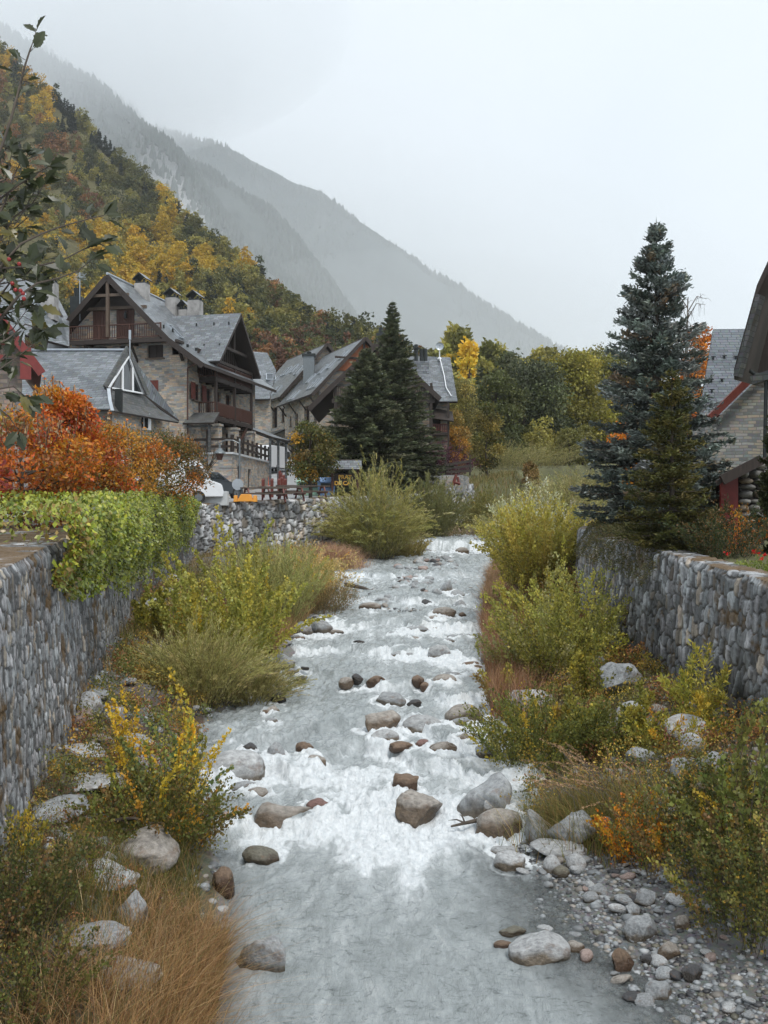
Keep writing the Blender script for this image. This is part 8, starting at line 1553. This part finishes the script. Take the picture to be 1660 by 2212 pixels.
# ridge line first so that the crest is fringed with crowns
for px in np.arange(-60, 960, 6.5): (ry, rd) = r1f(px); cand.append((px + g.normal(0, 2), ry + 3, float(rd) - 2, 1.0))
cand.sort(key=lambda c_: c_[2]); V_, F_, C_ = [], [], []; nV = 0
protoV = []
for pr_ in PT + [PF]:
    me = pr_[0]; co = np.empty(len(me.vertices) * 3, dtype=np.float32); me.vertices.foreach_get('co', co); cl = np.empty(len(me.vertices) * 4, dtype=np.float32); me.color_attributes['Col'].data.foreach_get('color', cl); co = co.reshape(-1, 4, 3); cl = cl.reshape(-1, 4, 4)[:, :, :3]; protoV.append((co, cl))
nind = 0
for i, (px, py, D_, t_) in enumerate(cand):
    x, y, z = [float(v) for v in P(px, py, D_)]; h1 = float(fbm(px / 75., py / 60., s=31, o=3)); h2 = float(fbm(px / 30., py / 30., s=37, o=2)); h3 = float(vn(px / 18., py / 18., 0, 41)); q = h1 + .35 * h2
    yel = math.exp(-((px + .55 * (py - 560) - 300) / 120) ** 2) * (1 if 330 < py < 800 else .3)
    if h3 > .62 or (t_ > .9 and h2 > .22): hue = 'fir'
    elif q + yel * .75 > .5: hue = g.choice(['yellow', 'gold', 'yellow', 'straw'])
    elif q + yel * .5 > .27: hue = g.choice(['straw', 'yellow', 'olive', 'straw'])
    elif q < -.34: hue = g.choice(['rust', 'red', 'olive', 'green']) if (px < 220 or px > 480) else g.choice(['olive', 'green'])
    elif px < 160 and py < 420 and q > -.1: hue = g.choice(['rust', 'olive', 'gold'])
    else: hue = g.choice(['olive', 'green', 'straw', 'olive'])
    s_ = g.uniform(.55, .98) * (.92 if hue != 'fir' else .85)
    if i < 290:
        bg_tree(x, y, z - 1.2, s_, hue, ('low ' if t_ < .35 else 'midway ' if t_ < .7 else 'high ') + 'above the ' + ('red trimmed house' if px < 110 else 'chalet gable' if px < 290 else 'chalet chimneys' if px < 430 else 'chalet cross gable' if px < 530 else 'gap beside the chalet' if px < 600 else 'stepped row' if px < 760 else 'two firs'), None, 'trees on the autumn hillside'); continue
    c, nm = HUES[hue]; j = g.uniform(.82, 1.2); k = 5 if hue == 'fir' else int(g.choice([0, 0, 1, 1, 3, 2])); co, cl = protoV[k]; keep = g.choice(len(co), min(len(co), 430), replace=False); v = co[keep]; ctr = v.mean(1, keepdims=True); v = ctr + (v - ctr) * 1.75; a_ = g.uniform(0, 6.28); ca, sa = math.cos(a_), math.sin(a_)
    vx = v[..., 0] * ca - v[..., 1] * sa; vy = v[..., 0] * sa + v[..., 1] * ca; v = np.stack([vx * s_ + x, vy * s_ + y, v[..., 2] * s_ + z - 1.2], -1); V_.append(v.reshape(-1, 3)); C_.append((cl[keep] * np.array(c) * j).reshape(-1, 3))
V_ = np.concatenate(V_); C_ = np.concatenate(C_); tag(link('forest', mesh_np('forest', V_, np.arange(len(V_)).reshape(-1, 4), np.clip(C_, .004, .8), [M['leaf']])), kind='stuff')
# far mountains
def rockc(lo, hi, thr):
    def f(X, D_, Z_, r_):
        n_ = fbm(X * .007, Z_ * .0022, s=61, o=5) + .25 * r_; a_ = sm(n_, thr, thr + .25)[..., None]; return np.array(lo) * (1 - a_) + np.array(hi) * a_
    return f
RID2 = [(-200, -60, 2415), (0, 60, 2352), (70, 108, 2289), (135, 150, 2226), (170, 166, 2184), (203, 182, 2121), (241, 212, 2058), (271, 245, 1995), (305, 275, 1932), (338, 300, 1848), (372, 322, 1785), (400, 356, 1743), (423, 394, 1680), (450, 425, 1638), (490, 480, 1596), (540, 540, 1554), (600, 600, 1512), (700, 700, 1470), (800, 790, 1449)]
FT2 = [(-200, 700, 1176), (400, 760, 1218), (800, 900, 1260)]
r2f, f2f = slope_mesh('cliff_mountain', RID2, FT2, 260, 160, 120, 15, rockc((.035, .045, .04), (.30, .30, .30), .02), 'hill', .003, -200, 800)
RID3 = [(300, 300, 2415), (420, 365, 2268), (465, 385, 2184), (490, 406, 2142), (541, 440, 2079), (592, 470, 2016), (626, 508, 1974), (660, 550, 1932), (685, 584, 1890), (702, 602, 1869), (740, 660, 1848), (800, 740, 1806), (900, 850, 1785)]
FT3 = [(300, 800, 1344), (900, 960, 1470)]
r3f, f3f = slope_mesh('wooded_mountain', RID3, FT3, 200, 120, 120, 25, rockc((.03, .042, .038), (.12, .125, .12), .18), 'hill', .003, 300, 900)
RID4 = [(-200, 20, 3360), (100, 110, 3402), (160, 148, 3444), (237, 195, 3486), (271, 220, 3528), (321, 271, 3570), (351, 284, 3591), (423, 300, 3612), (487, 317, 3633), (541, 356, 3696), (592, 381, 3780), (634, 402, 3780), (702, 425, 3738), (760, 470, 3654), (800, 505, 3612), (870, 548, 3570), (930, 588, 3528), (1000, 626, 3465), (1080, 680, 3423), (1140, 716, 3402), (1200, 750, 3381), (1245, 778, 3360), (1330, 850, 3360), (1500, 980, 3360)]
FT4 = [(-200, 900, 2730), (1500, 1040, 3045)]
r4f, f4f = slope_mesh('far_mountain', RID4, FT4, 220, 90, 230, 35, rockc((.035, .048, .048), (.11, .12, .12), .15), 'hill', .0015, -200, 1500)
def cone_wood(name, rf_, ff_, px0, px1, n, h_, seed, ridge_share=.35, col=(.03, .04, .035), tlo=.1):
    g = np.random.default_rng(seed); px = g.uniform(px0, px1, n); (ry, rd), (fy, fd) = rf_(px), ff_(px); t_ = np.where(g.random(n) < ridge_share, g.uniform(.975, 1.0, n), g.uniform(tlo, 1, n)); py = fy + (ry - fy) * t_; D_ = fd + (rd - fd) * t_ ** 1.1
    x, y, z = (px - CX) / F * D_, D_ - 6, (CY - py) / F * D_; hh = h_ * g.uniform(.45, 1.25, n); r_ = hh * g.uniform(.18, .30, n); k = 6; an = np.arange(k) * 2 * np.pi / k
    ring = np.stack([x[:, None] + np.cos(an) * r_[:, None] * g.uniform(.7, 1.3, (n, k)), y[:, None] + np.sin(an) * r_[:, None], z[:, None] + hh[:, None] * g.uniform(-.25, .12, (n, k))], -1); mid = np.stack([x[:, None] + np.cos(an + .5) * r_[:, None] * .62, y[:, None] + np.sin(an + .5) * r_[:, None] * .6, z[:, None] + hh[:, None] * g.uniform(.35, .6, (n, k))], -1); top = np.stack([x, y, z + hh], -1)[:, None]
    V_ = np.concatenate([ring, mid, top], 1); m_ = 2 * k + 1; F_ = []
    for i in range(k): j = (i + 1) % k; F_ += [[i, j, k + j], [i, k + j, k + i], [k + i, k + j, 2 * k]]
    F_ = (np.array(F_)[None] + (np.arange(n) * m_)[:, None, None]).reshape(-1, 3); C_ = np.repeat(np.array(col) * g.uniform(.6, 1.5, (n, 1)), m_, 0); tag(link(name, mesh_np(name, V_.reshape(-1, 3), F_, C_, [M['needle']])), kind='stuff')
cone_wood('cliff_forest', r2f, f2f, -60, 720, 4200, 20, 71, .5); cone_wood('mountain_forest', r3f, f3f, 400, 830, 5200, 22, 72, .25); cone_wood('far_forest', r4f, f4f, 80, 1300, 7500, 22, 73, .2)

# ------------------------------------------------------------------ damp air
m = bpy.data.materials.new('haze'); m.use_nodes = True; t = m.node_tree; t.nodes.clear(); pv = N(t, 'ShaderNodeVolumePrincipled'); pv.inputs['Color'].default_value = (.965, .986, 1, 1); pv.inputs['Density'].default_value = .0002; pv.inputs['Anisotropy'].default_value = .55
mo_ = N(t, 'ShaderNodeOutputMaterial'); t.links.new(pv.outputs[0], mo_.inputs['Volume']); q = MB(); q.box(-2600, -60, -60, 2600, 4300, 1850); hz = q.build('haze', m); tag(hz, kind='stuff')

def cloud(name, c, rx, ry, rz, dens):
    m = bpy.data.materials.new(name); m.use_nodes = True; t = m.node_tree; t.nodes.clear(); pv = N(t, 'ShaderNodeVolumePrincipled'); pv.inputs['Color'].default_value = (.985, .993, 1, 1); pv.inputs['Density'].default_value = dens; pv.inputs['Anisotropy'].default_value = .5
    mo_ = N(t, 'ShaderNodeOutputMaterial'); t.links.new(pv.outputs[0], mo_.inputs['Volume']); v, f = ico(3); o = link(name, mesh_np(name, v * [rx, ry, rz], f, None, [m], True), None, c); tag(o, kind='stuff')
cloud('low_cloud', P(10, 40, 1800), 640, 420, 230, .0014)
cloud('low_cloud', P(120, 110, 2500), 500, 500, 200, .0008)
cloud('valley_mist', P(480, 740, 880), 480, 330, 150, .0004)
cloud('valley_mist', P(520, 700, 900), 380, 300, 90, .0004)
cloud('valley_mist', P(900, 790, 1900), 520, 420, 200, .0004)

# every label single: like things are told apart by their order across the view
ORD = ['', 'leftmost', 'second', 'third', 'fourth', 'fifth', 'sixth', 'seventh', 'eighth', 'ninth', 'tenth', 'eleventh', 'twelfth', 'thirteenth', 'fourteenth', 'fifteenth', 'sixteenth', 'seventeenth', 'eighteenth', 'nineteenth', 'twentieth', 'twenty-first', 'twenty-second', 'twenty-third', 'twenty-fourth', 'twenty-fifth', 'twenty-sixth', 'twenty-seventh', 'twenty-eighth', 'twenty-ninth', 'thirtieth']
byl = {}
for o in sc.objects:
    if o.parent is None and o.get('category') and o.get('label'): byl.setdefault(o['label'], []).append(o)
NUM = ['', '', 'two', 'three', 'four', 'five', 'six', 'seven', 'eight', 'nine', 'ten', 'eleven', 'twelve', 'thirteen', 'fourteen', 'fifteen', 'sixteen', 'seventeen', 'eighteen', 'nineteen', 'twenty']
for lb, os_ in byl.items():
    n = len(os_)
    if n < 2 or n > 30: continue
    os_.sort(key=lambda o: o.location.x / max(o.location.y, 1)); s_ = lb
    for k, o in enumerate(os_):
        pre = ('left' if k == 0 else 'right') if n == 2 else ('leftmost' if k == 0 else 'rightmost' if k == n - 1 else ORD[k + 1] + ' from left')
        o['label'] = '%s: %s' % (pre, lb)
